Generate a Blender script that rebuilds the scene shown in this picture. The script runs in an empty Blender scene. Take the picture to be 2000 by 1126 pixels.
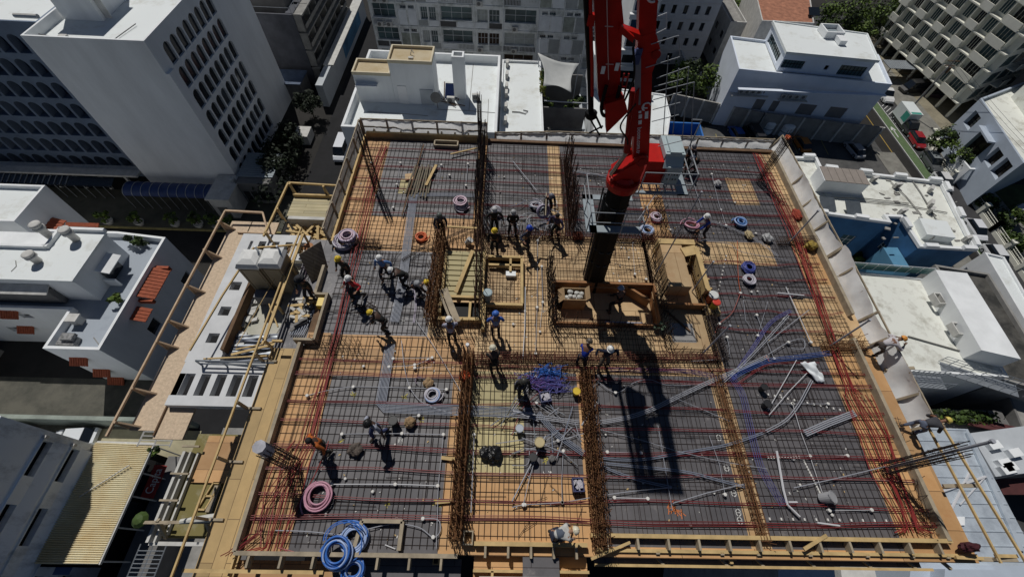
import bpy, bmesh, math, random
from mathutils import Vector, Matrix
R_ = math.radians
random.seed(7)
sc = bpy.context.scene
COL = sc.collection

# ---------------------------------------------------------------- camera
H = 16.0
FPX = 832.6
cam_d = bpy.data.cameras.new('camera'); cam = bpy.data.objects.new('camera', cam_d); COL.objects.link(cam)
cam_d.sensor_width = 36.0; cam_d.lens = FPX / 2000 * 36.0
cam_d.clip_start = 0.1; cam_d.clip_end = 1500
CR = Matrix.Rotation(R_(-2.69), 3, 'Z') @ Matrix.Rotation(R_(33.2), 3, 'X') @ Matrix.Rotation(R_(4.03), 3, 'Z')
cam.matrix_world = Matrix.Translation((0, 0, H)) @ CR.to_4x4()
sc.camera = cam

# ---------------------------------------------------------------- sky, sun, exposure
SUN_EL, SUN_AZ = 57.5, 25.0        # shadows run towards -Y and +X
w = bpy.data.worlds.new('World'); sc.world = w; w.use_nodes = True
nt = w.node_tree; bg = nt.nodes['Background']
sky = nt.nodes.new('ShaderNodeTexSky'); sky.sky_type = 'NISHITA'; sky.sun_disc = False
sky.air_density = 0.65; sky.dust_density = 0.1; sky.ozone_density = 1.0      # clear tropical air: dark, blue sky light
sky.sun_elevation = R_(SUN_EL); sky.sun_rotation = R_(-SUN_AZ)
nt.links.new(sky.outputs[0], bg.inputs[0]); bg.inputs[1].default_value = 0.05
sd = bpy.data.lights.new('sun', 'SUN'); so = bpy.data.objects.new('sun', sd); COL.objects.link(so)
sd.energy = 5.0; sd.angle = R_(0.53); sd.color = (1.0, 0.97, 0.92)
S = Vector((-math.sin(R_(SUN_AZ)) * math.cos(R_(SUN_EL)), math.cos(R_(SUN_AZ)) * math.cos(R_(SUN_EL)), math.sin(R_(SUN_EL))))
so.rotation_euler = S.to_track_quat('Z', 'Y').to_euler()
so.location = S * 60
sc.view_settings.view_transform = 'Standard'; sc.view_settings.look = 'None'
sc.view_settings.gamma = 1.0; sc.view_settings.exposure = -0.80; sc.view_settings.use_curve_mapping = False

# ---------------------------------------------------------------- helpers
def at(px, py, z=0.0):
    d = CR @ Vector((px - 1000, 563 - py, -FPX))
    t = (z - H) / d.z
    return Vector((d.x * t, d.y * t, z))

MATS = {}
def mat(name, c, rough=0.7, var=0.15, scale=3.0, metal=0.0, bump=0.0, bscale=None, c2=None, spec=0.4, streak=None, coat=0):
    if name in MATS: return MATS[name]
    m = bpy.data.materials.new(name); m.use_nodes = True
    n = m.node_tree.nodes; l = m.node_tree.links; b = n['Principled BSDF']
    b.inputs['Roughness'].default_value = rough; b.inputs['Metallic'].default_value = metal
    b.inputs['Specular IOR Level'].default_value = spec
    if coat: b.inputs['Coat Weight'].default_value = coat
    if c2 is None:
        c2 = tuple(max(0, x * (1 - 2 * var)) for x in c)
    if var > 0:
        tc = n.new('ShaderNodeTexCoord'); mp = n.new('ShaderNodeMapping'); l.new(tc.outputs['Object'], mp.inputs[0])
        if streak: mp.inputs['Scale'].default_value = streak
        nz = n.new('ShaderNodeTexNoise'); nz.inputs['Scale'].default_value = scale; nz.inputs['Detail'].default_value = 6; nz.inputs['Roughness'].default_value = .65
        l.new(mp.outputs[0], nz.inputs['Vector'])
        rp = n.new('ShaderNodeValToRGB'); rp.color_ramp.elements[0].position = .32; rp.color_ramp.elements[1].position = .68
        rp.color_ramp.elements[0].color = (*c2, 1); rp.color_ramp.elements[1].color = (*c, 1)
        l.new(nz.outputs['Fac'], rp.inputs[0]); l.new(rp.outputs[0], b.inputs['Base Color'])
        if bump:
            n2 = n.new('ShaderNodeTexNoise'); n2.inputs['Scale'].default_value = bscale or scale * 4; n2.inputs['Detail'].default_value = 4
            l.new(mp.outputs[0], n2.inputs['Vector'])
            bp = n.new('ShaderNodeBump'); bp.inputs['Strength'].default_value = bump; bp.inputs['Distance'].default_value = .05
            l.new(n2.outputs['Fac'], bp.inputs['Height']); l.new(bp.outputs[0], b.inputs['Normal'])
    else:
        b.inputs['Base Color'].default_value = (*c, 1)
    MATS[name] = m
    return m

def mat_panels(name, c, cj, bw, bh, var=.25, scale=1.2, rough=.6, c2=None, joint=.012, spots=None, rot=0, spec=.4):
    """sheet material: brick-pattern joints over noise variation (object coordinates)"""
    m = bpy.data.materials.new(name); m.use_nodes = True
    n = m.node_tree.nodes; l = m.node_tree.links; b = n['Principled BSDF']; b.inputs['Roughness'].default_value = rough
    b.inputs['Specular IOR Level'].default_value = spec
    tc = n.new('ShaderNodeTexCoord'); mp = n.new('ShaderNodeMapping'); l.new(tc.outputs['Object'], mp.inputs[0]); mp.inputs['Rotation'].default_value = (0, 0, rot)
    br = n.new('ShaderNodeTexBrick'); l.new(mp.outputs[0], br.inputs['Vector'])
    br.inputs['Scale'].default_value = 1; br.inputs['Brick Width'].default_value = bw; br.inputs['Row Height'].default_value = bh
    br.inputs['Mortar Size'].default_value = joint; br.inputs['Bias'].default_value = 0
    br.inputs['Color1'].default_value = (1, 1, 1, 1); br.inputs['Color2'].default_value = (.60, .62, .66, 1); br.inputs['Mortar'].default_value = (0, 0, 0, 1)
    nz = n.new('ShaderNodeTexNoise'); nz.inputs['Scale'].default_value = scale; nz.inputs['Detail'].default_value = 8; nz.inputs['Roughness'].default_value = .7
    l.new(mp.outputs[0], nz.inputs['Vector'])
    rp = n.new('ShaderNodeValToRGB'); rp.color_ramp.elements[0].position = .3; rp.color_ramp.elements[1].position = .7
    c2 = c2 or tuple(x * (1 - 2 * var) for x in c)
    rp.color_ramp.elements[0].color = (*c2, 1); rp.color_ramp.elements[1].color = (*c, 1)
    l.new(nz.outputs['Fac'], rp.inputs[0])
    mx = n.new('ShaderNodeMix'); mx.data_type = 'RGBA'; mx.blend_type = 'MULTIPLY'; mx.inputs['Factor'].default_value = .8
    l.new(rp.outputs[0], mx.inputs[6]); l.new(br.outputs['Color'], mx.inputs[7])
    mj = n.new('ShaderNodeMix'); mj.data_type = 'RGBA'
    l.new(br.outputs['Fac'], mj.inputs['Factor']); l.new(mx.outputs[2], mj.inputs[6]); mj.inputs[7].default_value = (*cj, 1)
    out = mj.outputs[2]
    if spots:      # pale scuffs and dust
        n3 = n.new('ShaderNodeTexNoise'); n3.inputs['Scale'].default_value = spots[1]; n3.inputs['Detail'].default_value = 9; n3.inputs['Roughness'].default_value = .75
        l.new(mp.outputs[0], n3.inputs['Vector'])
        r3 = n.new('ShaderNodeValToRGB'); r3.color_ramp.elements[0].position = spots[2]; r3.color_ramp.elements[1].position = spots[2] + .14
        r3.color_ramp.elements[0].color = (0, 0, 0, 1); r3.color_ramp.elements[1].color = (spots[3],) * 3 + (1,)
        l.new(n3.outputs['Fac'], r3.inputs[0])
        ms = n.new('ShaderNodeMix'); ms.data_type = 'RGBA'; l.new(r3.outputs[0], ms.inputs['Factor']); l.new(out, ms.inputs[6]); ms.inputs[7].default_value = (*spots[0], 1)
        out = ms.outputs[2]
    l.new(out, b.inputs['Base Color'])
    MATS[name] = m
    return m

def mat_stained(name, c, cs, scale=.5, lo=.45, hi=.62, rough=.75, streak=None, fine=None):
    m = mat(name, c, rough, .001)
    n = m.node_tree.nodes; l = m.node_tree.links; b = n['Principled BSDF']
    rp = [x for x in n if x.type == 'VALTORGB'][0]; nz = [x for x in n if x.type == 'TEX_NOISE'][0]
    nz.inputs['Scale'].default_value = scale; nz.inputs['Detail'].default_value = 10; nz.inputs['Roughness'].default_value = .72
    rp.color_ramp.elements[0].position = lo; rp.color_ramp.elements[1].position = hi
    rp.color_ramp.elements[0].color = (*c, 1); rp.color_ramp.elements[1].color = (*cs, 1)
    if streak: [x for x in n if x.type == 'MAPPING'][0].inputs['Scale'].default_value = streak
    return m

class MB:
    def __init__(s): s.v = []; s.f = []; s.mi = []; s.cur = 0
    def _add(s, vs, fs):
        o = len(s.v); s.v += [tuple(v) for v in vs]
        for f in fs: s.f.append([i + o for i in f]); s.mi.append(s.cur)
        return s
    def box(s, x0, y0, z0, x1, y1, z1):
        return s._add([(x0, y0, z0), (x1, y0, z0), (x1, y1, z0), (x0, y1, z0), (x0, y0, z1), (x1, y0, z1), (x1, y1, z1), (x0, y1, z1)],
                      [(3, 2, 1, 0), (4, 5, 6, 7), (0, 1, 5, 4), (1, 2, 6, 5), (2, 3, 7, 6), (3, 0, 4, 7)])
    def obox(s, c, ax, ay, az):
        """oriented box: centre and three half-axis vectors"""
        c = Vector(c); ax = Vector(ax); ay = Vector(ay); az = Vector(az)
        return s._add([c - ax - ay - az, c + ax - ay - az, c + ax + ay - az, c - ax + ay - az, c - ax - ay + az, c + ax - ay + az, c + ax + ay + az, c - ax + ay + az],
                      [(3, 2, 1, 0), (4, 5, 6, 7), (0, 1, 5, 4), (1, 2, 6, 5), (2, 3, 7, 6), (3, 0, 4, 7)])
    def beam(s, p, q, w, h):
        """rectangular timber from p to q; w across, h in the up direction"""
        p = Vector(p); q = Vector(q); d = q - p
        if d.length < 1e-6: return s
        u = d.normalized(); up = Vector((0, 0, 1))
        if abs(u.z) > .95: up = Vector((0, 1, 0))
        sx = u.cross(up).normalized(); uz = sx.cross(u)
        return s.obox((p + q) / 2, d / 2, sx * w / 2, uz * h / 2)
    def bar(s, p, q, r, n=4):
        p = Vector(p); q = Vector(q); d = q - p
        if d.length < 1e-6: return s
        u = d.normalized(); a = Vector((0, 0, 1)) if abs(u.z) < .9 else Vector((1, 0, 0))
        x = u.cross(a).normalized(); y = u.cross(x)
        o = [x * (r * math.cos(2 * math.pi * i / n)) + y * (r * math.sin(2 * math.pi * i / n)) for i in range(n)]
        vs = [p + k for k in o] + [q + k for k in o]
        fs = [(i, (i + 1) % n, n + (i + 1) % n, n + i) for i in range(n)] + [tuple(range(n - 1, -1, -1)), tuple(range(n, 2 * n))]
        return s._add(vs, fs)
    def tube(s, pts, r, n=6, closed=False, r1=None):
        pts = [Vector(p) for p in pts]; m = len(pts); vs = []; fs = []
        prev = None
        for i, p in enumerate(pts):
            if closed: t = pts[(i + 1) % m] - pts[i - 1]
            else: t = pts[min(i + 1, m - 1)] - pts[max(i - 1, 0)]
            if t.length < 1e-9: t = Vector((1, 0, 0))
            t.normalize()
            if prev is None:
                a = Vector((0, 0, 1)) if abs(t.z) < .9 else Vector((1, 0, 0)); x = t.cross(a).normalized()
            else:
                x = prev - t * prev.dot(t)
                if x.length < 1e-6: x = t.orthogonal()
                x.normalize()
            prev = x; y = t.cross(x)
            rr = r if r1 is None else r + (r1 - r) * i / max(1, m - 1)
            for k in range(n):
                an = 2 * math.pi * k / n
                vs.append(p + x * (rr * math.cos(an)) + y * (rr * math.sin(an)))
        for i in range(m if closed else m - 1):
            j = (i + 1) % m
            for k in range(n):
                k2 = (k + 1) % n
                fs.append((i * n + k, i * n + k2, j * n + k2, j * n + k))
        if not closed: fs += [tuple(range(n - 1, -1, -1)), tuple((m - 1) * n + k for k in range(n))]
        return s._add(vs, fs)
    def lathe(s, prof, c=(0, 0, 0), n=16, M=None):
        """profile of (r,z) turned about the Z axis through c, optionally transformed by M first"""
        vs = []; fs = []; c = Vector(c)
        for r, z in prof:
            for k in range(n):
                a = 2 * math.pi * k / n; v = Vector((r * math.cos(a), r * math.sin(a), z))
                if M is not None: v = M @ v
                vs.append(v + c)
        for i in range(len(prof) - 1):
            for k in range(n):
                k2 = (k + 1) % n; fs.append((i * n + k, i * n + k2, (i + 1) * n + k2, (i + 1) * n + k))
        if prof[0][0] > 1e-4: fs.append(tuple(range(n - 1, -1, -1)))
        if prof[-1][0] > 1e-4: fs.append(tuple((len(prof) - 1) * n + k for k in range(n)))
        return s._add(vs, fs)
    def prism(s, poly, z0, z1):
        a = sum(poly[i][0] * poly[(i + 1) % len(poly)][1] - poly[(i + 1) % len(poly)][0] * poly[i][1] for i in range(len(poly)))
        if a < 0: poly = poly[::-1]
        n = len(poly)
        vs = [(p[0], p[1], z0) for p in poly] + [(p[0], p[1], z1) for p in poly]
        return s._add(vs, [tuple(range(n - 1, -1, -1)), tuple(range(n, 2 * n))] + [(i, (i + 1) % n, n + (i + 1) % n, n + i) for i in range(n)])
    def slab(s, pts, th):
        """thickened polygon in space (points in order), extruded by th along its normal backwards"""
        pts = [Vector(p) for p in pts]; nrm = (pts[1] - pts[0]).cross(pts[2] - pts[0]).normalized(); n = len(pts)
        vs = pts + [p - nrm * th for p in pts]
        return s._add(vs, [tuple(range(n)), tuple(range(2 * n - 1, n - 1, -1))] + [(i + n, (i + 1) % n + n, (i + 1) % n, i) for i in range(n)])
    def quad(s, *pts): return s._add(pts, [tuple(range(len(pts)))])
    def build(s, name, m, parent=None, loc=None, smooth=False):
        me = bpy.data.meshes.new(name)
        if loc is not None:
            lx, ly, lz = loc; vs = [(a - lx, b - ly, c - lz) for a, b, c in s.v]
        else: vs = s.v
        me.from_pydata(vs, [], s.f)
        ms = m if isinstance(m, (list, tuple)) else [m]
        for k in ms: me.materials.append(k)
        if len(ms) > 1: me.polygons.foreach_set('material_index', s.mi)
        if smooth: me.polygons.foreach_set('use_smooth', [True] * len(me.polygons))
        me.update()
        o = bpy.data.objects.new(name, me); COL.objects.link(o)
        if loc is not None: o.location = loc
        if parent is not None:
            o.parent = parent
            if parent.get('wc'): o.matrix_parent_inverse = Matrix.Translation(-Vector(parent['wc']))
        return o

def tag(o, label, cat, group=None, kind=None):
    o['label'] = label; o['category'] = cat
    if group: o['group'] = group
    if kind: o['kind'] = kind
    return o
def struct(o):
    o['kind'] = 'structure'; return o
def thing(name, label, cat, loc=(0, 0, 0), group=None, world=True, kind=None):
    """Empty at the thing's base; with world=True its parts are written in world coordinates"""
    o = bpy.data.objects.new(name, None); COL.objects.link(o); o.location = loc; o.empty_display_size = .2
    if world: o['wc'] = list(loc)
    o['label'] = label; o['category'] = cat
    if group: o['group'] = group
    if kind: o['kind'] = kind
    return o
def dup(root, loc, rotz=0, label=None, scale=1):
    def cp(o, parent):
        c = o.copy(); COL.objects.link(c)
        if parent is not None: c.parent = parent
        for ch in KIDS.get(o.name, []): cp(ch, c)
        return c
    KIDS = {}
    def walk(o):
        KIDS[o.name] = list(o.children)
        for ch in o.children: walk(ch)
    walk(root)
    r = cp(root, None); r.location = loc; r.rotation_euler = (0, 0, rotz)
    if scale != 1: r.scale = (scale,) * 3
    if label: r['label'] = label
    return r
def single(name, mb, m, label, cat, group=None, kind=None, smooth=False, loc=None):
    if loc is None:
        xs = [v[0] for v in mb.v]; ys = [v[1] for v in mb.v]; zs = [v[2] for v in mb.v]
        loc = ((min(xs) + max(xs)) / 2, (min(ys) + max(ys)) / 2, min(zs))
    return tag(mb.build(name, m, None, loc, smooth), label, cat, group, kind)

GZ = -31.0        # street level
# ---------------------------------------------------------------- materials
WHITE = mat('white_paint', (.86, .88, .89), .8, .09, .35, streak=(1, 1, .25))
ROOFW = mat_stained('white_roof_coating', (.74, .775, .775), (.48, .47, .41), .35, .52, .80)
ROOFD = mat_stained('dirty_white_roof', (.74, .75, .69), (.32, .30, .24), .55, .50, .76)
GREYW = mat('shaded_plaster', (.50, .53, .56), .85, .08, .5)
CONC = mat('concrete', (.33, .32, .30), .85, .2, .8, bump=.2)
CONCL = mat('pale_concrete', (.62, .61, .58), .85, .15, 1.2, bump=.2)
CONCD = mat('dark_concrete', (.20, .195, .19), .9, .2, .5)
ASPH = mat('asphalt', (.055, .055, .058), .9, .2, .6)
ASPD = mat('shade_toned_asphalt', (.016, .016, .018), .95, .2, .6)  # asphalt copy with the shade of the left streets put into its colour
PAVE = mat('pavement', (.26, .25, .22), .9, .2, .7)
GLASS = mat('dark_window_glass', (.012, .016, .022), .12, 0, spec=.6)
GLASSB = mat('tinted_glass', (.05, .09, .10), .15, 0, spec=.6)
BLACKP = mat_panels('black_film_plywood', (.142, .134, .140), (.04, .033, .034), 2.44, 1.22, .16, 1.6, .5, spots=((.34, .31, .29), 1.3, .58, .5))
GREYP = mat_panels('dusty_plywood', (.29, .28, .285), (.10, .10, .10), 2.44, 1.22, .2, 1.5, .7, spots=((.50, .48, .46), 2.2, .54, .6))
ORPLY = mat_panels('orange_plywood', (.66, .40, .185), (.2, .11, .05), 2.44, 1.22, .14, 1.0, .65, c2=(.52, .28, .115), spots=((.42, .13, .04), .8, .62, .5))
LTPLY = mat_panels('pale_plywood', (.68, .49, .27), (.22, .13, .06), 1.22, 2.44, .12, .9, .7, c2=(.50, .31, .15), spots=((.34, .15, .06), .7, .58, .5))
OSB = mat('strand_board', (.66, .51, .36), .8, .16, 9, bump=.1)
TIMBER = mat('yellow_timber', (.62, .44, .20), .75, .16, 2.5, streak=(1, 1, 1))
TIMBERG = mat('weathered_timber', (.42, .35, .25), .8, .2, 2.5)
TIMBERD = mat('old_dark_timber', (.17, .10, .055), .85, .2, 2.5)
REBAR = mat('rusty_rebar', (.085, .042, .026), .8, .25, 5)
REBARO = mat('orange_rust_rebar', (.23, .105, .042), .85, .3, 4)
REBARD = mat('dark_rebar', (.045, .030, .026), .8, .2, 4)
PVC = mat('grey_white_pipe', (.36, .37, .41), .5, .06, 2)
PVCW = mat('white_pipe', (.58, .58, .60), .45, .04, 2)
PVCB = mat('blue_grey_pipe', (.22, .25, .32), .45, .08, 2)
TEND = mat('dark_red_sheath', (.20, .022, .026), .5, .1, 3)
TENDR = mat('red_sheath', (.27, .032, .028), .5, .1, 3)
TENDP = mat('dusty_pink_sheath', (.30, .13, .13), .6, .1, 3)
def translucent(m, f=.5):
    n = m.node_tree.nodes; l = m.node_tree.links; b = n['Principled BSDF']; tr = n.new('ShaderNodeBsdfTranslucent'); mx = n.new('ShaderNodeMixShader'); mx.inputs[0].default_value = f
    k = b.inputs['Base Color'].links
    if k: l.new(k[0].from_socket, tr.inputs[0])
    else: tr.inputs[0].default_value = b.inputs['Base Color'].default_value
    l.new(b.outputs[0], mx.inputs[1]); l.new(tr.outputs[0], mx.inputs[2]); l.new(mx.outputs[0], n['Material Output'].inputs[0]); return m
NET = translucent(mat('white_netting', (.90, .89, .88), .9, .08, 1.6, bump=.5, bscale=2), .72)
NETR = translucent(mat('sunlit_netting', (.92, .91, .89), .9, .08, 1.6, bump=.4, bscale=2), .12)
REDP = mat('red_paint', (.52, .010, .005), .38, .18, 1.1, spec=.3)
REDD = mat('deep_red_paint', (.34, .006, .004), .38, .18, 1.1, spec=.3)
BLKP = mat('black_paint', (.005, .005, .0055), .55, .3, 1.6, spec=.15)
STEEL = mat('galvanised_steel', (.42, .45, .48), .45, .1, 3, metal=.6)
STEELG = mat('grey_steel_paint', (.30, .35, .38), .55, .1, 3)
RAIL = mat('pale_rail', (.55, .57, .60), .5, 0)
YEL = mat('yellow_plastic', (.65, .45, .03), .4, 0)
BLUEP = mat('blue_tube', (.05, .17, .55), .4, .12, 5)
PINKP = mat('pink_tube', (.55, .28, .36), .45, .12, 5)
LILAC = mat('lilac_tube', (.48, .42, .55), .45, .12, 5)
WHTUBE = mat('white_tube', (.52, .50, .55), .45, .08, 5)
ORANGE = mat('orange_tube', (.62, .12, .03), .45, .1, 5)
TILE = mat('terracotta_tile', (.40, .10, .045), .8, .2, 4, bump=.3)
TILEP = mat('pale_terracotta', (.46, .20, .12), .85, .25, 1.2, bump=.3)
LEAFM = [mat('leaf_light', (.12, .19, .022), .7, .3, 1.5), mat('leaf_mid', (.06, .105, .018), .7, .3, 1.5), mat('leaf_dark', (.025, .045, .014), .7, .3, 1.5)]
BARK = mat('bark', (.09, .065, .045), .9, .2, 4)
# ================================================================ large structure: ground and streets
g = MB(); g.quad((-420, -160, GZ), (420, -160, GZ), (420, 480, GZ), (-420, 480, GZ)); struct(g.build('ground', mat_stained('ground_dirt', (.028, .026, .024), (.014, .013, .012), .12, .4, .65, .95)))
def strip(name, pts, z, m):
    o = MB(); o.quad(*[(x, y, z) for x, y in pts]); return struct(o.build(name, m))
strip('road', [(68.6, -60), (75.2, -60), (75.6, 100), (70.4, 100)], GZ + .004, ASPH)
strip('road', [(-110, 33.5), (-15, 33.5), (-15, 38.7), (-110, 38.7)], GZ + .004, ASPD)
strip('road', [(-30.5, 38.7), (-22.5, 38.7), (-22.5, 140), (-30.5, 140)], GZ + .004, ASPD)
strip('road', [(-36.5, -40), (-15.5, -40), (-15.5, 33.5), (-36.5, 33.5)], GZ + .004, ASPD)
strip('road', [(60, 104), (160, 104), (160, 112), (60, 112)], GZ + .004, ASPH)
strip('cycle_lane', [(69.0, -60), (70.6, -60), (72.1, 78), (70.6, 78)], GZ + .008, mat('green_lane_paint', (.11, .17, .075), .85, .15, 2))
for x0, x1 in ((68.85, 70.45), (70.68, 72.18)):
    strip('lane_line', [(x0, -60), (x0 + .14, -60), (x1 + .14, 78), (x1, 78)], GZ + .012, mat('road_white', (.6, .6, .58), .8, .1, 3))
strip('lane_line', [(66.2, -60), (66.34, -60), (68.1, 78), (67.96, 78)], GZ + .012, mat('road_yellow', (.45, .30, .06), .8, .1, 3))
for k in range(7):
    strip('road_marking', [(72.4, 70 + k * .9), (72.6, 70 + k * .9), (74.2, 71.4 + k * .9), (74.0, 71.4 + k * .9)], GZ + .008, MATS['road_white'])
arw = MB(); arw.quad((71.0, 66.0, GZ + .012), (71.2, 66.0, GZ + .012), (71.3, 68.2, GZ + .012), (71.1, 68.2, GZ + .012)); arw.quad((70.7, 68.0, GZ + .012), (71.7, 68.0, GZ + .012), (71.3, 69.0, GZ + .012), (71.1, 69.0, GZ + .012))
struct(arw.build('road_marking', MATS['road_white']))
def slabst(name, x0, y0, x1, y1, m, h=.13):
    o = MB(); o.box(x0, y0, GZ - .2, x1, y1, GZ + h); return struct(o.build(name, m))
slabst('pavement', 75.6, -40, 80.5, 100, PAVE)
slabst('pavement', 64.6, -40, 68.0, 61.5, PAVE)
slabst('pavement', -110, 38.9, -31, 45.9, mat('shade_toned_pavement', (.09, .09, .07), .9, .2, .7))  # pavement colour darkened to carry the shade of the left street
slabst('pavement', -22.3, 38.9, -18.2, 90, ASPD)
slabst('pavement', 80.5, 60, 96, 103, mat_stained('sandy_yard', (.27, .24, .17), (.16, .14, .10), .35, .45, .65))
slabst('lawn', 76.5, 20, 96, 54.5, mat('lawn_green', (.075, .10, .03), .95, .3, .6), .1)
slabst('path', 77.6, 30, 78.5, 44, mat('tan_path', (.36, .26, .14), .9, .2, 1), .13)
slabst('car_park', 27, 55, 66, 67.0, mat_stained('carpark_asphalt', (.095, .093, .09), (.055, .055, .055), .3, .42, .6), .02)
for k in range(10):
    strip('parking_line', [(31.5 + k * 2.7, 60.3 + (.0), ), (31.62 + k * 2.7, 60.3), (31.9 + k * 2.7, 64.8), (31.78 + k * 2.7, 64.8)], GZ + .026, mat('lot_yellow', (.38, .32, .10), .85, .1, 3))
slabst('courtyard', -60, 9, -37, 17, mat_stained('courtyard_dark', (.10, .095, .075), (.05, .05, .04), .3, .42, .62), .02)
slabst('courtyard', 17, -20, 64.5, 26, mat('yard_dark', (.07, .07, .07), .95, .2, .5), .02)
# ================================================================ walls with openings, buildings
def wall(mb, P, Q, z0, z1, ops, depth=.22):
    """wall from P to Q (2-D, seen from outside left to right) with openings (u0,v0,u1,v1,arch); v measured from z0"""
    U = Vector((Q[0] - P[0], Q[1] - P[1], 0)); W = U.length; U.normalize(); N = Vector((U.y, -U.x, 0)); O = Vector((P[0], P[1], z0)); Z = Vector((0, 0, 1))
    us = sorted({0, W} | {round(o[0], 4) for o in ops} | {round(o[2], 4) for o in ops}); vs = sorted({0, z1 - z0} | {round(o[1], 4) for o in ops} | {round(o[3], 4) for o in ops})
    pt = lambda u, v, d=0: O + U * u + Z * v - N * d
    for i in range(len(us) - 1):
        j = 0
        while j < len(vs) - 1:
            cu = (us[i] + us[i + 1]) / 2
            hit = lambda jj: any(o[0] < cu < o[2] and o[1] < (vs[jj] + vs[jj + 1]) / 2 < o[3] for o in ops)
            if hit(j): j += 1; continue
            k = j
            while k + 1 < len(vs) - 1 and not hit(k + 1): k += 1
            mb.quad(pt(us[i], vs[j]), pt(us[i + 1], vs[j]), pt(us[i + 1], vs[k + 1]), pt(us[i], vs[k + 1])); j = k + 1
    for o in ops:
        u0, v0, u1, v1 = o[:4]; arch = len(o) > 4 and o[4]
        if arch:
            r = (u1 - u0) / 2; c = (u0 + u1) / 2; vc = v1 - r; n = 8
            arc = [(c + r * math.cos(math.pi * t / n), vc + r * math.sin(math.pi * t / n)) for t in range(n + 1)]
            for t in range(n):
                corner = (u1, v1) if t < n / 2 else (u0, v1)
                mb.quad(pt(*arc[t]), pt(*corner), pt(*arc[t + 1]))
            loop = [(u0, v0), (u1, v0)] + arc
        else: loop = [(u0, v0), (u1, v0), (u1, v1), (u0, v1)]
        for t in range(len(loop)):
            a = loop[t]; b = loop[(t + 1) % len(loop)]
            if abs(a[0] - b[0]) + abs(a[1] - b[1]) < 1e-5: continue
            mb.quad(pt(*a), pt(*b), pt(*b, depth), pt(*a, depth))
        yield loop, [pt(*q, depth) for q in loop], U, N

wrnd = random.Random(99)
GL_T = mat('half_blind_glass', (.06, .08, .10), .3, .3, .5, c2=(.01, .012, .016))
GL_B = mat('pale_blind', (.22, .25, .27), .6, .2, .5, c2=(.03, .035, .04))
def make_windows(root, P, Q, z0, z1, ops, mbw, depth=.22, glass=GLASS, frame=None, bars=0, sill=None):
    for loop, pts, U, N in wall(mbw, P, Q, z0, z1, ops, depth):
        pm = MB(); pm._add(pts, [tuple(range(len(pts)))])
        wnd = pm.build('window', glass if not isinstance(glass, list) else glass[wrnd.choice((0, 0, 0, 1, 1, 2))], root)
        if frame is not None or bars:
            fm = MB(); w_ = loop[1][0] - loop[0][0]; h_ = max(q[1] for q in loop) - loop[0][1]; b0 = pts[0] + N * .03
            Z = Vector((0, 0, 1))
            for i in range(bars + 2):
                u = .03 + (w_ - .06) * i / (bars + 1); fm.beam(b0 + U * u + Z * .0, b0 + U * u + Z * (h_ * (.8 if len(loop) > 6 else 1)), .05, .05)
            fm.beam(b0 + Z * (h_ * .5), b0 + Z * (h_ * .5) + U * w_, .04, .05)
            f = fm.build('window_frame', frame or STEEL, wnd)
        if sill:
            sm = MB(); u0, v0 = loop[0]; u1 = loop[1][0]; a = pts[0] + N * depth; q = pts[1] + N * depth
            sm.beam(a - U * .06 + N * .04 - Vector((0, 0, .05)), q + U * .06 + N * .04 - Vector((0, 0, .05)), .1, .09)
            s = sm.build('sill', sill, wnd)

def bldg(name, label, cat, poly, zb, zt, wm, rm, ph=.6, pw=.22, sides=None, depth=.22, glass=GLASS, frame=None, bars=0, sill=None, inset=0):
    """prism building on a polygon (counter-clockwise); zt is the parapet top"""
    poly = [(p[0], p[1]) for p in poly]
    a = sum(poly[i][0] * poly[(i + 1) % len(poly)][1] - poly[(i + 1) % len(poly)][0] * poly[i][1] for i in range(len(poly)))
    assert a > 0, name
    cx = sum(p[0] for p in poly) / len(poly); cy = sum(p[1] for p in poly) / len(poly)
    root = thing(name, label, cat, (cx, cy, zb))
    mb = MB(); n = len(poly); sides = sides or {}
    for i in range(n):
        P, Q = poly[i], poly[(i + 1) % n]
        if i in sides: make_windows(root, P, Q, zb, zt, sides[i], mb, depth, glass, frame, bars, sill)
        else: mb.quad((*P, zb), (*Q, zb), (*Q, zt), (*P, zt))
    # parapet ring and its inner faces, then the roof sheet
    inn = offset(poly, pw)
    if ph > 0:
        for i in range(n):
            j = (i + 1) % n
            mb.quad((*poly[i], zt), (*poly[j], zt), (*inn[j], zt), (*inn[i], zt))
            mb.quad((*inn[i], zt), (*inn[j], zt), (*inn[j], zt - ph), (*inn[i], zt - ph))
    mb.build('wall', wm, root)
    rf = MB(); q = inn if ph > 0 else poly
    rf.prism(q, zt - ph - .25, zt - ph + (0 if ph > 0 else .004)); rf.build('roof', rm, root)
    return root
def offset(poly, d):
    n = len(poly); out = []
    for i in range(n):
        p0 = Vector(poly[i - 1]); p = Vector(poly[i]); p1 = Vector(poly[(i + 1) % n])
        a = (p - p0).normalized(); b = (p1 - p).normalized(); na = Vector((-a.y, a.x)); nb = Vector((-b.y, b.x))
        k = na + nb; k = k / max(.2, k.dot(na)) if k.length > 1e-6 else na
        out.append((p.x + k.x * d, p.y + k.y * d))
    return out
def rect(x0, y0, x1, y1): return [(x0, y0), (x1, y0), (x1, y1), (x0, y1)]
def grid_ops(W, n, w, rows, h, v0, dv, u0=None, du=None, arch=False):
    du = du or W / n; u0 = (du - w) / 2 if u0 is None else u0
    return [(u0 + i * du, v0 + j * dv, u0 + i * du + w, v0 + j * dv + h, arch) for j in range(rows) for i in range(n)]
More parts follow.
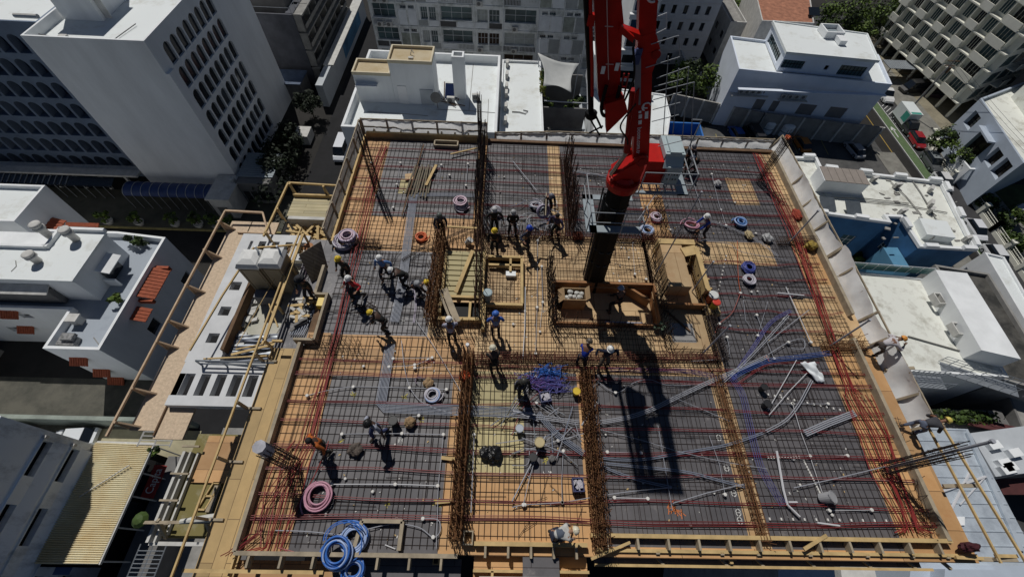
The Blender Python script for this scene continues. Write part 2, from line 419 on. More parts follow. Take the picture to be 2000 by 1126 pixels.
SPLIT = {'bracket', 'merlon', 'screen', 'post', 'brace', 'plank', 'grey_block', 'roof_unit', 'window_box', 'stiffener', 'joist', 'column', 'warning_plate', 'buttress', 'pillar', 'shutter', 'link', 'timber', 'upright', 'folded_arm_x', 'ledge', 'awning_wall', 'white_decal', 'cover_slot_x', 'side_board', 'roof_pipe', 'bolt'}
def part(root, name, mb, m, smooth=False):
    if name not in SPLIT: return mb.build(name, m, root, smooth=smooth)
    par = list(range(len(mb.v)))
    def fd(i):
        while par[i] != i: par[i] = par[par[i]]; i = par[i]
        return i
    for f in mb.f:
        for i in f[1:]: par[fd(i)] = fd(f[0])
    grp = {}
    for f in mb.f: grp.setdefault(fd(f[0]), []).append(f)
    o = None
    for fs in grp.values():
        q = MB(); ids = sorted({i for f in fs for i in f}); mp = {i: k for k, i in enumerate(ids)}; q._add([mb.v[i] for i in ids], [[mp[i] for i in f] for f in fs]); o = q.build(name, m, root, smooth=smooth)
    return o

# ---- arched tower, its wing, podium -----------------------------------------
ops = grid_ops(0, 8, 1.36, 7, 2.3, 31 - 12.62 - 6 * 2.86, 2.86, 47.95 - 46, 1.64, True)
t = bldg('arched_tower', 'tall plain white tower with rows of arched windows down its right side', 'building', rect(-51.2, 46, -38.5, 69.8), GZ, -8.9, WHITE, ROOFW, 1.0, .22, {1: ops}, .28, [GLASS, GLASS, GL_T])
m = MB(); m.box(-50.6, 51.6, -9.9, -46.3, 57.5, -5.2); m.box(-50.9, 51.3, -5.2, -46.0, 57.8, -4.9); part(t, 'penthouse', m, WHITE)
m = MB(); m.beam((-46.0, 52.2, -9.8), (-46.0, 52.2, -6.6), .9, .08); part(t, 'door', m, CONCL)
m = MB(); m.tube([(-52.2, 48.0, -9.6), (-47, 47.0, -9.7), (-43, 47.6, -9.75), (-42.3, 51, -9.7)], .05, 5); part(t, 'cable', m, CONCD)
m = MB(); m.box(-48.5, 46.9, -9.9, -47.7, 47.6, -9.4); m.box(-47.3, 47.0, -9.9, -46.8, 47.4, -9.6); part(t, 'roof_vent', m, CONCL)
m = MB(); m.box(-38.5, 46, GZ, -38.1, 47.2, -12.5); part(t, 'corner_strip', m, WHITE)
wops = grid_ops(0, 20, 1.4, 7, 2.15, 31 - 12.52 - 6 * 2.84, 2.84, .35, 1.75, True)
t = bldg('arched_wing', 'shaded white hotel wing with seven rows of arched openings facing front', 'building', rect(-86.3, 48.9, -51.3, 64), GZ, -8.95, mat('wing_shade_blue_grey', (.17, .22, .30), .85, .1, .5), ROOFW, 1.0, .22, {0: wops}, 1.0, mat('blue_shadow_glass', (.008, .016, .04), .3, 0))  # wall and glass tones have the shade on the white wing painted in
m = MB(); m.bar((-54.5, 50.2, -9.0), (-52, 50.2, -9.0), .25, 8); part(t, 'roof_pipe', m, CONCL)
for y in (55,):
    m = MB(); m.box(-70, y, -9.95, -62, 62, -6); part(t, 'penthouse', m, WHITE)
t = thing('entrance_canopy', 'long low white canopy roof running along the foot of the arched wing', 'canopy', (-70, 47, GZ))
m = MB(); m.box(-95, 46.9, GZ + 2.6, -52.2, 47.9, GZ + 2.9); m.box(-95, 45.6, GZ + 2.9, -52.0, 46.9, GZ + 3.2)
for k in range(12): m.box(-94 + k * 3.6, 45.9, GZ, -93.7 + k * 3.6, 46.2, GZ + 2.9)
part(t, 'roof', m, CONCL)
m = MB(); m.quad((-95, 44.2, GZ + 2.4), (-55.3, 44.2, GZ + 2.4), (-55.3, 45.5, GZ + 2.8), (-95, 45.5, GZ + 2.8)); m.box(-95, 44.1, GZ + 2.2, -55.3, 44.18, GZ + 2.4); part(t, 'glass_roof', m, GLASS)
m = MB()
for k in range(30): m.bar((-95 + k * 1.33, 44.1, GZ), (-95 + k * 1.33, 44.1, GZ + 2.4), .05)
for k in range(14): m.beam((-72 + k * .8, 44.2, GZ + 2.46), (-72 + k * .8, 45.5, GZ + 2.86), .08, .08)
part(t, 'post', m, STEEL)
# blue barrel awning
aw = MB(); N_ = 12
for k in range(10):
    x0 = -52.6 + k * 1.22; 
    for i in range(N_):
        a0 = math.pi * i / N_; a1 = math.pi * (i + 1) / N_
        aw.quad(*[(x, 43.7 - 1.25 * math.cos(a), GZ + 2.5 + .9 * math.sin(a)) for x, a in ((x0, a0), (x0 + 1.22, a0), (x0 + 1.22, a1), (x0, a1))])
t = thing('entrance_awning', 'dark blue barrel awning over the walkway below the arched tower', 'awning', (-46.5, 43.7, GZ))
part(t, 'fabric', aw, mat('blue_awning_fabric', (.022, .05, .17), .6, .2, 1.5))
m = MB()
for k in range(11):
    x = -52.6 + k * 1.22; m.tube([(x, 43.7 - 1.28 * math.cos(a), GZ + 2.5 + .93 * math.sin(a)) for a in [math.pi * i / 10 for i in range(11)]], .04, 5)
    m.bar((x, 42.42, GZ), (x, 42.42, GZ + 2.5), .05); m.bar((x, 44.98, GZ), (x, 44.98, GZ + 2.5), .05)
part(t, 'frame', m, STEEL)
m = MB(); m.box(-40.2, 41.2, GZ, -37.4, 45.6, GZ + 3.6); m.box(-40.4, 41.0, GZ + 3.6, -37.2, 45.8, GZ + 3.85)
t = thing('gatehouse', 'small square pale gatehouse box at the end of the blue awning', 'gatehouse', (-38.8, 43.4, GZ)); part(t, 'wall', m, CONCL)
m = MB(); m.box(-39.6, 41.17, GZ + .1, -38.3, 41.22, GZ + 2.2); part(t, 'door', m, CONCD)
m = MB(); m.lathe([(.35, 0), (.35, .5), (.2, .7)], (-37.8, 44.6, GZ + 3.85)); part(t, 'roof_vent', m, STEEL)
# ---- foliage helper -----------------------------------------------------------
def foliage(n, cx, cy, cz, rx, ry, rz, leaf=.35, clumps=14, seed=1, fill=.85):
    rnd = random.Random(seed); mb = MB(); cl = []
    for k in range(clumps):
        while True:
            v = Vector((rnd.uniform(-1, 1), rnd.uniform(-1, 1), rnd.uniform(-.8, 1)))
            if v.length < 1: break
        v = v.normalized() * (rnd.uniform(.45, fill))
        cl.append((Vector((cx + v.x * rx, cy + v.y * ry, cz + v.z * rz)), rnd.uniform(.25, .45), rnd.randrange(3)))
    for k in range(n):
        c, r, tone = rnd.choice(cl)
        v = Vector((rnd.gauss(0, 1), rnd.gauss(0, 1), rnd.gauss(0, 1))).normalized() * (rnd.random() ** .45)
        p = c + Vector((v.x * rx * r, v.y * ry * r, v.z * rz * r))
        nrm = (v + Vector((rnd.uniform(-.7, .7), rnd.uniform(-.7, .7), rnd.uniform(-.2, 1.0)))).normalized()
        x = nrm.orthogonal().normalized(); x.rotate(Matrix.Rotation(rnd.uniform(0, 6.28), 3, nrm)); y = nrm.cross(x)
        s = leaf * rnd.uniform(.6, 1.3)
        mb.cur = tone if rnd.random() < .75 else rnd.randrange(3)
        mb.quad(p - x * s * .5, p - y * s * .28, p + x * s * .5, p + y * s * .28)
    return mb, cl
def tree(name, label, cat, x, y, h, r, n=2600, leaf=.5, seed=1, zb=GZ, rz=None, clumps=22, group=None, mats=None):
    t = thing(name, label, cat, (x, y, zb), group)
    cz = zb + h - (rz or r * .7)
    mb, cl = foliage(n, x, y, cz, r, r, rz or r * .7, leaf, clumps, seed)
    tr = MB(); rnd = random.Random(seed); fork = Vector((x, y, zb + (cz - zb) * .55))
    tr.tube([(x, y, zb), (x + .1, y, zb + (cz - zb) * .3), fork], .05 * h ** .8 * .55, 8, r1=.03 * h ** .8 * .55)
    for c, _, _ in cl[::2]: tr.tube([fork, (fork + c) / 2 + Vector((rnd.uniform(-.3, .3), rnd.uniform(-.3, .3), .3)), c], .02 * h ** .8 * .5, 5, r1=.02)
    part(t, 'trunk', tr, BARK); part(t, 'crown', mb, mats or LEAFM); return t
# planters with shrubs along the kerb
pl0 = None
px_ = [-67.0, -60.5, -54.6, -50.4, -45.5, -42.3, -39.9, -37.8, -73, -79]
for k, x in enumerate(px_):
    if pl0 is None:
        t = pl0 = thing('planter', 'pale bowl planter holding a dark shrub on the shaded kerb', 'planter', (0, 0, 0), 'shrub planters along the kerb', world=False)
        m = MB(); m.lathe([(.35, 0), (.6, .45), (.62, .6), (.5, .6), (.5, .5), (0, .5)], n=12); m.build('pot', CONCL, t)
        mb, _ = foliage(260, 0, 0, 1.5, .95, .95, 1.0, .42, 9, 5); mb.build('shrub', LEAFM, t)
        m = MB(); m.bar((0, 0, .5), (0, 0, 1.4), .06); m.build('stem', BARK, t); t.location = (x, 39.4, GZ + .13)
    else: dup(pl0, (x, 39.4, GZ + .13), k * 1.3)
m = MB(); m.box(-110, 38.62, GZ, -31, 38.9, GZ + .16); struct(m.build('kerb', mat('faded_yellow_kerb', (.34, .29, .12), .9, .2, 2)))
# hedge mass right of the tower foot
mb, _ = foliage(1600, -35.4, 52, GZ + 2, 2.2, 9, 2.6, .6, 26, 9); mb2, _ = foliage(1500, -33.6, 50, GZ + 2.6, 2.4, 10, 2.6, .6, 26, 19); o_ = len(mb.v); mb.v += mb2.v; mb.f += [[i + o_ for i in f] for f in mb2.f]; mb.mi += mb2.mi
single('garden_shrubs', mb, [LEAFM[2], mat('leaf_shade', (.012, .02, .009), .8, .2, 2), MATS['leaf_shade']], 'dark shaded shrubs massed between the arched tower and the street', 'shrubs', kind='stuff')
m = MB()
for k in range(12): m.box(-37.6, 45.4 + k * .42, GZ + 4.0 + .0, -32.6, 45.72 + k * .42, GZ + 4.12)
for k, (x_, y_, r_) in enumerate(((-33.6, 48.5, 2.3), (-34, 55.5, 2.6), (-33.2, 64.5, 2.4))):
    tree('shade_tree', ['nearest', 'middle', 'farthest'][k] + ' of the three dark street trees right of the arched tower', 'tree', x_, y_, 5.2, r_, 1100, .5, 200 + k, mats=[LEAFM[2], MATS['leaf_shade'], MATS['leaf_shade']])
t = thing('slatted_shed', 'dark single storey shed with slatted metal roof beside the gatehouse', 'shed', (-35, 46, GZ)); part(t, 'roof', m, STEELG)
m = MB(); m.box(-37.4, 44.2, GZ, -32.8, 50.3, GZ + 3.95); part(t, 'wall', m, CONCD)
m = MB()
for k in range(4): m.box(-37.0 + k * 1.05, 44.16, GZ + .8, -36.2 + k * 1.05, 44.21, GZ + 2.4)
part(t, 'window', m, GLASS)

# ---- dark concrete building with balconies -----------------------------------
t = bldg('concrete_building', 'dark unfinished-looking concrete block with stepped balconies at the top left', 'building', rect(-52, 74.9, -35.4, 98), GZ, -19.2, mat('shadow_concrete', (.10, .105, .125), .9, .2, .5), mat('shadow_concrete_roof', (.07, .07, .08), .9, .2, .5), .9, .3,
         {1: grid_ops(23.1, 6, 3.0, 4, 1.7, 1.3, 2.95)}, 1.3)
m = MB()
for j in range(4):
    for i in range(7): m.box(-35.4, 75.0 + i * 3.83, GZ + .3 + j * 2.95, -34.2, 75.25 + i * 3.83, GZ + 3.0 + j * 2.95)
    m.box(-35.4, 74.95, GZ + 2.7 + j * 2.95, -33.9, 97.9, GZ + 2.95 + j * 2.95); m.box(-34.1, 75.26, GZ + .6 + j * 2.95, -34.0, 97.9, GZ + 1.25 + j * 2.95)
part(t, 'balcony', m, CONC)
m = MB(); m.box(-45, 77, -20.1, -37, 84, -17.3); part(t, 'penthouse', m, CONCD)
m = MB()
for k in range(10): m.bar((-35.6, 75.2 + k * 2, -19.2), (-35.6, 75.2 + k * 2, -18.2), .04)
m.bar((-35.6, 75.2, -18.2), (-35.6, 95, -18.2), .04); m.bar((-51, 75.1, -18.3), (-35.6, 75.1, -18.3), .04); part(t, 'railing', m, STEEL)
m = MB(); m.box(-42, 69.5, GZ, -36, 73.5, GZ + 3); t2 = thing('small_annex', 'low flat annex with pale blue roof below the dark concrete block', 'annex', (-39, 71, GZ)); part(t2, 'wall', m, CONCD)
m = MB(); m.box(-42.2, 69.3, GZ + 3, -35.8, 73.7, GZ + 3.2); part(t2, 'roof', m, mat('slate_blue', (.10, .14, .22), .7, .2, 1))
m = MB(); m.box(-34.2, 57.6, GZ, -32.0, 60.2, GZ + 1.6); single('utility_box', m, CONCL, 'small pale box hut among the dark shrubs by the street', 'hut')
# street canopy wall strip and its upper street
t = thing('shopfront_wall', 'long low white wall with blue mural beside the upper left street', 'wall', (-32, 84, GZ))
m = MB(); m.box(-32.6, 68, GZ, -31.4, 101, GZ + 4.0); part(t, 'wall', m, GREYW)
m = MB(); m.box(-31.39, 82, GZ + 1, -31.33, 96, GZ + 3.6); part(t, 'mural', m, mat('blue_mural', (.10, .25, .42), .8, .3, .4))
m = MB(); m.box(-32.7, 74, GZ + 4.0, -30.9, 101, GZ + 4.2); part(t, 'coping', m, CONCL)
t = thing('shaded_walkway', 'dark pergola walkway running along the street behind the white roof', 'pergola', (-21, 80, GZ))
m = MB(); m.box(-22.6, 66, GZ + 3.0, -19.2, 96, GZ + 3.2); part(t, 'roof', m, mat('maroon_roof', (.10, .03, .03), .8, .2, 1))
m = MB()
for k in range(11): m.box(-22.5, 66 + k * 2.9, GZ, -22.3, 66.2 + k * 2.9, GZ + 3.0)
part(t, 'post', m, CONCD)

# ---- white building with penthouse, behind the site ------------------------
t = bldg('white_roofed_building', 'white building with two tan-topped penthouse boxes and tall chimney', 'building', rect(-17.8, 39.5, -1.0, 55.1), GZ, -13.6, WHITE, ROOFW, 1.0, .3)
TANR = mat_stained('tan_roof', (.50, .42, .28), (.38, .27, .12), .5, .4, .7)
m = MB(); m.box(-13.0, 45.5, -14.6, -8.3, 48.6, -9.8); o_ = part(t, 'penthouse', m, WHITE)
m = MB(); m.prism(rect(-13.05, 45.45, -8.25, 48.65), -9.8, -9.795); inn = offset(rect(-13.05, 45.45, -8.25, 48.65), .18)
ring = MB(); pr_ = rect(-13.05, 45.45, -8.25, 48.65)
def ringwall(mb, poly, pw, z0, z1):
    inn = offset(poly, pw); n = len(poly)
    for i in range(n):
        j = (i + 1) % n
        mb.quad((*poly[i], z0), (*poly[j], z0), (*poly[j], z1), (*poly[i], z1)); mb.quad((*poly[i], z1), (*poly[j], z1), (*inn[j], z1), (*inn[i], z1)); mb.quad((*inn[i], z1), (*inn[j], z1), (*inn[j], z0), (*inn[i], z0))
ringwall(ring, pr_, .18, -9.8, -9.45); part(t, 'parapet', ring, mat('cream_trim', (.66, .58, .42), .8, .1, 1))
m = MB(); m.prism(offset(pr_, .19), -9.8, -9.76); part(t, 'penthouse_roof', m, TANR)
m = MB(); m.box(-17.2, 45.5, -14.6, -13.02, 48.2, -11.3); part(t, 'penthouse', m, WHITE)
pr_ = rect(-17.25, 45.45, -13.06, 48.25); ring = MB(); ringwall(ring, pr_, .18, -11.3, -10.95); part(t, 'parapet', ring, MATS['cream_trim'])
m = MB(); m.prism(offset(pr_, .19), -11.3, -11.26); part(t, 'penthouse_roof', m, TANR)
m = MB(); m.box(-12.5, 45.44, -14.6, -11.5, 45.5, -12.4); part(t, 'door', m, mat('door_white', (.8, .8, .8), .5, 0))
m = MB(); m.box(-10.0, 45.42, -14.6, -8.5, 45.5, -12.7); part(t, 'shutter', m, GREYW)
m = MB(); m.box(-17.0, 44.75, -12.3, -14.6, 45.5, -12.15); part(t, 'ledge', m, WHITE)
c = at(888, 194, -14.6); m = MB(); x0, y0 = c.x, c.y
ringwall(m, rect(x0, y0, x0 + 1.35, y0 + 1.2), .2, -14.6, -9.5); part(t, 'chimney', m, WHITE)
m = MB(); m.prism(rect(x0 + .2, y0 + .2, x0 + 1.15, y0 + 1.0), -10.3, -10.2); part(t, 'flue', m, BLKP)
m = MB(); m.lathe([(.02, 0), (.5, .12), (.62, .25)], n=14, M=Matrix.Translation((-8.05, 44.6, -13.0)) @ Matrix.Rotation(R_(75), 4, 'X') @ Matrix.Rotation(R_(20), 4, 'Z')); m.bar((-8.05, 44.9, -14.6), (-8.05, 44.7, -13), .05); part(t, 'satellite_dish', m, CONCD)
m = MB(); m.tube([(-10.8, 47.2, -9.76), (-10.6, 47.3, -9.2), (-10.4, 47.1, -9.5)], .05, 5); m.box(-10.9, 46.3, -9.76, -10.4, 46.6, -9.6); part(t, 'roof_vent', m, CONCL)
part(t, 'drain_mark', MB().box(-8.7, 41.5, -14.598, -8.3, 42.4, -14.59), CONCL)
m = MB()
for a, b in (((-8.2, 44.6), (-1.3, 44.4)), ((-4.5, 54.5), (-4.4, 44.5)), ((-16, 43.6), (-9, 43.3)), ((-2.2, 47), (-2.1, 40.5))): m.tube([(*a, -14.57), ((a[0] + b[0]) / 2, (a[1] + b[1]) / 2 + .1, -14.57), (*b, -14.57)], .03, 4)
part(t, 'roof_conduit', m, CONC)
def ac_proto(label, group, m1=CONCL):
    t = thing('air_conditioner', label, 'air conditioner', (0, 0, 0), group, world=False)
    m = MB(); m.box(-.45, -.18, .08, .45, .18, .78); m.box(-.4, -.15, 0, -.3, .15, .08); m.box(.3, -.15, 0, .4, .15, .08); m.build('case', m1, t)
    m = MB(); m.lathe([(.27, 0), (.27, .02), (.08, .03), (0, .03)], n=14, M=Matrix.Translation((-.1, -.18, .43)) @ Matrix.Rotation(R_(90), 4, 'X')); m.build('fan_grille', CONCD, t)
    return t
def ac_group(spots, label, group):
    p = None
    for x, y, z, r in spots:
        if p is None: p = ac_proto(label, group); p.location = (x, y, z); p.rotation_euler = (0, 0, r)
        else: dup(p, (x, y, z), r)
ac_group([(-6.6, 46.0, -14.6, 0), (-2.1 - 1.6, 46.8, -14.6, .1)], 'small condenser unit by the tall chimney on the white roof', 'condensers by the tall chimney')
t = thing('skylight_frame', 'dark tilted skylight panel beside the chimney on the white roof', 'skylight', (-6.6, 47, -14.6))
m = MB(); m.slab([(-7.4, 46.6, -14.4), (-5.9, 46.6, -14.4), (-5.9, 48.4, -13.6), (-7.4, 48.4, -13.6)], .08); part(t, 'pane', m, mat('blue_black_glass', (.012, .02, .06), .1, 0))
m = MB()
for a, b in (((-7.5, 46.5, -14.6), (-7.5, 48.5, -13.5)), ((-5.8, 46.5, -14.6), (-5.8, 48.5, -13.5)), ((-8.2, 46.2, -14.5), (-4.9, 45.4, -14.5)), ((-8.4, 47, -14.5), (-6, 45.2, -14.4))): m.bar(a, b, .06)
part(t, 'frame', m, TIMBERD)
# ---- lower white roof, roof garden with sail, white roof by the pump -----------
t = bldg('low_white_building', 'lower white flat roof with row of condensers beside the roof garden', 'building', rect(-.8, 43.0, 4.6, 60), GZ, -16.8, WHITE, ROOFW, .3, .2)
ac_group([(-.1, 46 + k * 2.4 + (k % 3) * .4, -17.1, 1.5) for k in range(6)], 'condenser unit in a line along the edge of the lower white roof', 'condensers on the lower white roof')
m = MB(); m.tube([at(1000, 218, -17), at(1015, 219, -17), at(1026, 222, -17), at(1031, 217, -17), at(1022, 215, -17)], .06, 5); single('roof_cable', m, CONCD, 'dark looped cable lying on the lower white roof', 'cable')
t = thing('roof_garden', 'shaded roof terrace with timber deck below the grey shade sail', 'terrace', (7.7, 52, GZ))
m = MB(); m.box(4.75, 40.5, GZ, 10.6, 60, -21.2); part(t, 'wall', m, CONCD)
m = MB(); m.box(5.0, 43.5, -21.2, 10.2, 50, -21.1); part(t, 'deck', m, TIMBERD)
m = MB(); m.box(4.7, 50.4, -20.6, 10.4, 50.6, -17.6); m.box(4.7, 57, -21.2, 10.4, 57.2, -16.9); part(t, 'screen', m, CONCD)
m = MB(); m.tube([(4.8, 50.3, -16.6), (10.6, 50.1, -16.6)], .07, 6); m.bar((10.6, 50.1, -17.6), (10.6, 54.4, -16), .06); m.bar((4.4, 59, -21), (4.2, 59.2, -13.3), .07); m.bar((9.6, 57, -21), (9.6, 57, -14.1), .06); part(t, 'pole', m, RAIL)
sp = [at(1050, 103, -14), at(1131, 124, -14.5), at(1116, 181, -15.2), at(1061, 168, -14.6)]
sl = MB(); K = 10
for i in range(K + 1):
    for j in range(K + 1):
        u = i / K; v = j / K
        e = lambda q: 4 * q * (1 - q)
        p = (sp[0] * (1 - u) + sp[1] * u) * (1 - v) + (sp[3] * (1 - u) + sp[2] * u) * v
        cen = (sp[0] + sp[1] + sp[2] + sp[3]) / 4
        pull = max(e(u) * abs(2 * v - 1) ** 2, e(v) * abs(2 * u - 1) ** 2) * .22
        p = p + (cen - p) * pull - Vector((0, 0, .5 * e(u) * e(v)))
        sl.v.append(tuple(p))
for i in range(K):
    for j in range(K):
        a = i * (K + 1) + j; sl.f.append([a, a + 1, a + K + 2, a + K + 1]); sl.mi.append(0)
o = sl.build('shade_sail', mat('grey_sailcloth', (.46, .47, .46), .85, .06, 1), None, smooth=True); tag(o, 'pale grey four-cornered shade sail stretched above the roof garden', 'shade sail')
o.modifiers.new('Solid', 'SOLIDIFY').thickness = .03
for k, (px, py, r, h) in enumerate([(1072, 215, 1.0, 2.3), (1115, 220, 1.1, 2.6), (1128, 205, .8, 2)]):
    p = at(px, py, -20.5); tree('potted_shrub', ['leafy dark shrub at the left of the roof garden', 'leafy dark shrub at the right of the roof garden', 'small dark shrub behind the others in the roof garden'][k], 'shrub', p.x, p.y, h, r, 300, .4, 20 + k, -21.1, None, 9)
mb, _ = foliage(420, 4.75, 54.5, -16.4, .5, 3.6, .8, .4, 12, 31); m_ = [mat('leaf_yellow', (.22, .22, .03), .7, .3, 2), LEAFM[0], LEAFM[1]]
single('climbing_plant', mb, m_, 'yellow-green climbing plant beside the grey shade sail', 'plant')
t = thing('garden_furniture', 'white covered garden chairs bunched on the roof terrace deck', 'furniture', (8.6, 46, -21.1))
m = MB(); rnd = random.Random(4)
for k in range(7):
    x = 8 + rnd.random() * 1.8; y = 44.5 + rnd.random() * 2.2; m.obox((x, y, -20.8), (.3, .1 * rnd.random(), .1), (-.05, .3, .1 * rnd.random()), (0, .05, .25))
part(t, 'seat', m, mat('furniture_white', (.6, .6, .62), .7, .1, 2))
t = bldg('roof_by_pump', 'plain white flat-roofed building directly behind the red pump boom', 'building', [(11.2, 44.5), (20.3, 44.5), (22.3, 51.6), (22.5, 56.5), (12.1, 58)], GZ, -18.8, WHITE, ROOFW, .15, .2)
m = MB(); m.box(11.4, 57.0, -18.9, 15, 60.5, -14); part(t, 'penthouse', m, WHITE)
ac_group([(18.6, 55.0, -18.95, 0), (19.9, 55.2, -18.95, 0.2)], 'condenser unit on the plain white roof behind the pump boom', 'condensers behind the pump boom')
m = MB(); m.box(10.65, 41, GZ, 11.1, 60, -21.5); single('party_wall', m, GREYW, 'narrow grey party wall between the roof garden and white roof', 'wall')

# ---- mid-top apartment block -------------------------------------------------
APT = mat_stained('weathered_white_paint', (.72, .74, .74), (.36, .38, .36), .55, .46, .66)
ax0, ax1, ay = -21.0, 16.5, 70.0; zt_ = -5.0; fl = 3.35
cols = [(0, 4.0), (4.0, 7.0), (7.0, 10.3), (10.3, 15.6), (15.6, 20.0), (20.0, 25.4), (25.4, 29.2), (29.2, 33.0), (33.0, 37.5)]
ops = []; kind = []
for j in range(8):
    v = GZ + 31 + j * fl
    for ci, (a, b) in enumerate(cols):
        kk = (ci * 3 + j * 5) % 4
        if ci in (1, 6, 7): ops.append((a + .5, v + 2.35, a + 1.4, v + 2.85)); ops.append((a + 1.7, v + 2.35, a + 2.6, v + 2.85))
        elif ci in (0, 3, 5, 8): ops.append((a + .3, v + 1.0, b - .3, v + 2.9))
        else: ops.append((a + .5, v + .9, (a + b) / 2 - .1, v + 2.7)); ops.append(((a + b) / 2 + .1, v + .9, b - .5, v + 2.7))
t = bldg('apartment_block', 'weathered grey-white apartment block with louvred windows and wall condensers, top centre', 'apartment block', rect(ax0, ay, ax1, ay + 16), GZ, zt_, APT, ROOFD, .6, .25, {0: ops[:98]}, .45, [mat('teal_louvre_glass', (.08, .14, .15), .35, .3, .35, c2=(.02, .03, .035)), mat('pale_louvre', (.42, .45, .44), .6, .15, 2), mat('brown_interior', (.05, .028, .016), .8, .3, 1)], RAIL, 2)
m = MB()
for j in range(8):
    z = GZ + j * fl
    m.box(ax0 - .1, ay - .12, z + 3.12, ax1 + .1, ay - .003, z + 3.3)
for a, b in cols: m.box(ax0 + a - .09, ay - .1, GZ, ax0 + a + .09, ay - .004, zt_)
part(t, 'facade_rib', m, APT)
pr2 = random.Random(3); PT = [mat('panel_white', (.80, .83, .86), .8, .1, .8), mat('panel_grey', (.40, .42, .42), .85, .15, .8), mat('panel_green_grey', (.42, .45, .40), .85, .3, .7), mat('panel_dark', (.10, .10, .10), .8, .2, 1)]
for j in range(2, 8):
    z = GZ + j * fl
    for ci, (a, b) in enumerate(cols):
        for k in range(2):
            x0 = ax0 + a + (b - a) * k / 2 + .12; x1 = ax0 + a + (b - a) * (k + 1) / 2 - .12
            if ci in (1, 6, 7): q = MB(); q.box(x0, ay - .06, z + .05, x1, ay - .004, z + 2.2); part(t, 'facade_panel', q, PT[pr2.choice((0, 0, 1, 2))])
            elif pr2.random() < .75: q = MB(); q.box(x0, ay - .06, z + .05, x1, ay - .004, z + .82); part(t, 'facade_panel', q, PT[pr2.choice((0, 0, 1, 3))])
q = MB()
for a, b in cols[1:]: q.bar((ax0 + a + .05, ay - .16, GZ), (ax0 + a + .05, ay - .16, zt_ - .5), .05, 5)
part(t, 'drain_pipe', q, WHITE)
rb = 0
for j in range(1, 7):
    for ci in (0, 3, 5, 8):
        if (j + ci) % 2: continue
        a, b = cols[ci]; z = GZ + j * fl + .05
        m = MB(); m.bar((ax0 + a + .2, ay - .2, z + .95), (ax0 + b - .2, ay - .2, z + .95), .04); m.bar((ax0 + a + .2, ay - .2, z + .1), (ax0 + b - .2, ay - .2, z + .1), .04)
        for k in range(int((b - a) / .22)): m.bar((ax0 + a + .25 + k * .22, ay - .2, z + .1), (ax0 + a + .25 + k * .22, ay - .2, z + .95), .03)
        part(t, 'balcony_railing', m, WHITE)
sp_ = []
for j in range(2, 7):
    for ci, off in ((0, .8), (0, 2.2), (4, .5), (8, 1.0), (5, 1.5)):
        if (j * 2 + ci) % 3: sp_.append((ax0 + cols[ci][0] + off + .4, ay - .4, GZ + j * fl - .2 + (.1 if ci else 0), 0))
ac_group(sp_, 'condenser unit hung on the weathered apartment block facade', 'condensers on the apartment block')
# ---- grey tower ----------------------------------------------------------------
gops = [(u, v, u + .85, v + 1.5) for v in [1.2 + 2.85 * j for j in range(1, 7)] for u in (4.6, 7.6, 10.7, 13.2)] + [(5.4, .2, 6.6, 2.3)]
gops = [(u, v, u + .8, v + 1.5) for v in [.9 + 2.85 * j for j in range(1, 7)] for u in (2.4, 4.6, 6.8, 9.0, 11.0)] + [(6.6, .1, 7.7, 2.2)]
t = bldg('grey_tower', 'plain light grey tower with small slit windows behind the red boom', 'building', rect(25.5, 87, 38.9, 103), GZ, -8, mat('tower_grey', (.58, .59, .62), .85, .1, .4), CONC, .6, .25, {0: gops}, .3, GLASS, None, 0, WHITE)
m = MB()
for j in range(1, 8): m.box(25.45, 86.95, GZ + 2.85 * j - .02, 38.95, 86.997, GZ + 2.85 * j + .05)
part(t, 'band', m, CONCL)
m = MB(); m.box(21, 80, GZ, 25.4, 96, -13)
for j in range(6): m.box(20.6, 79.2, GZ + 2.6 + j * 3, 25.3, 79.99, GZ + 3.4 + j * 3)
t = thing('balcony_block', 'white stepped balcony block standing left of the grey tower', 'building', (23, 88, GZ)); part(t, 'wall', m, WHITE)
m = MB()
for j in range(6): m.box(21.3, 79.95, GZ + .7 + j * 3, 25, 79.99, GZ + 2.4 + j * 3)
part(t, 'window', m, GLASS)
# ---- white house top right, orange roof ---------------------------------------
up = [(43.6, 67.9), (57.4, 66.6), (59.2, 74.6), (44.6, 77.4)]
lo = [(37.2, 67.5), (61.2, 65.0), (63.2, 74.0), (38.6, 78.0)]
lop = [(u, v, u + wd, v + 2.0) for v in (.4, 3.6) for u, wd in ((5.2, 1.6), (8.0, 1.2), (12.6, 2.8), (17.6, 2.9))]
t = bldg('white_modern_house', 'white two-tier modern house with long dark upper windows, at the upper right', 'house', lo, GZ, -20.7, mat('house_white', (.76, .82, .92), .8, .05, .5), ROOFW, .4, .25, {0: lop}, .12, mat('grey_panel', (.22, .21, .21), .8, .1, 1))
body = MB(); wl = []
upo = [(.2, .6, 3.6, 1.9), (6.9, .9, 7.5, 1.6), (9.2, .3, 13.3, 1.9)]
for i in range(4):
    P, Q = up[i], up[(i + 1) % 4]
    if i == 0: make_windows(t, P, Q, -21.0, -18.2, upo, body, .25, GLASSB, BLKP, 6)
    elif i == 3: make_windows(t, P, Q, -21.0, -18.2, [(1, .4, 8, 1.9)], body, .25, GLASSB, BLKP, 7)
    else: body.quad((*P, -21.0), (*Q, -21.0), (*Q, -18.2), (*P, -18.2))
part(t, 'upper_storey', body, MATS['house_white'])
m = MB(); m.prism(offset(up, -.25), -18.2, -17.95); ringwall(m, offset(up, -.25), .2, -17.95, -17.8); part(t, 'upper_roof', m, ROOFW)
m = MB(); b_ = Vector((52.5, 74.2, -17.9))
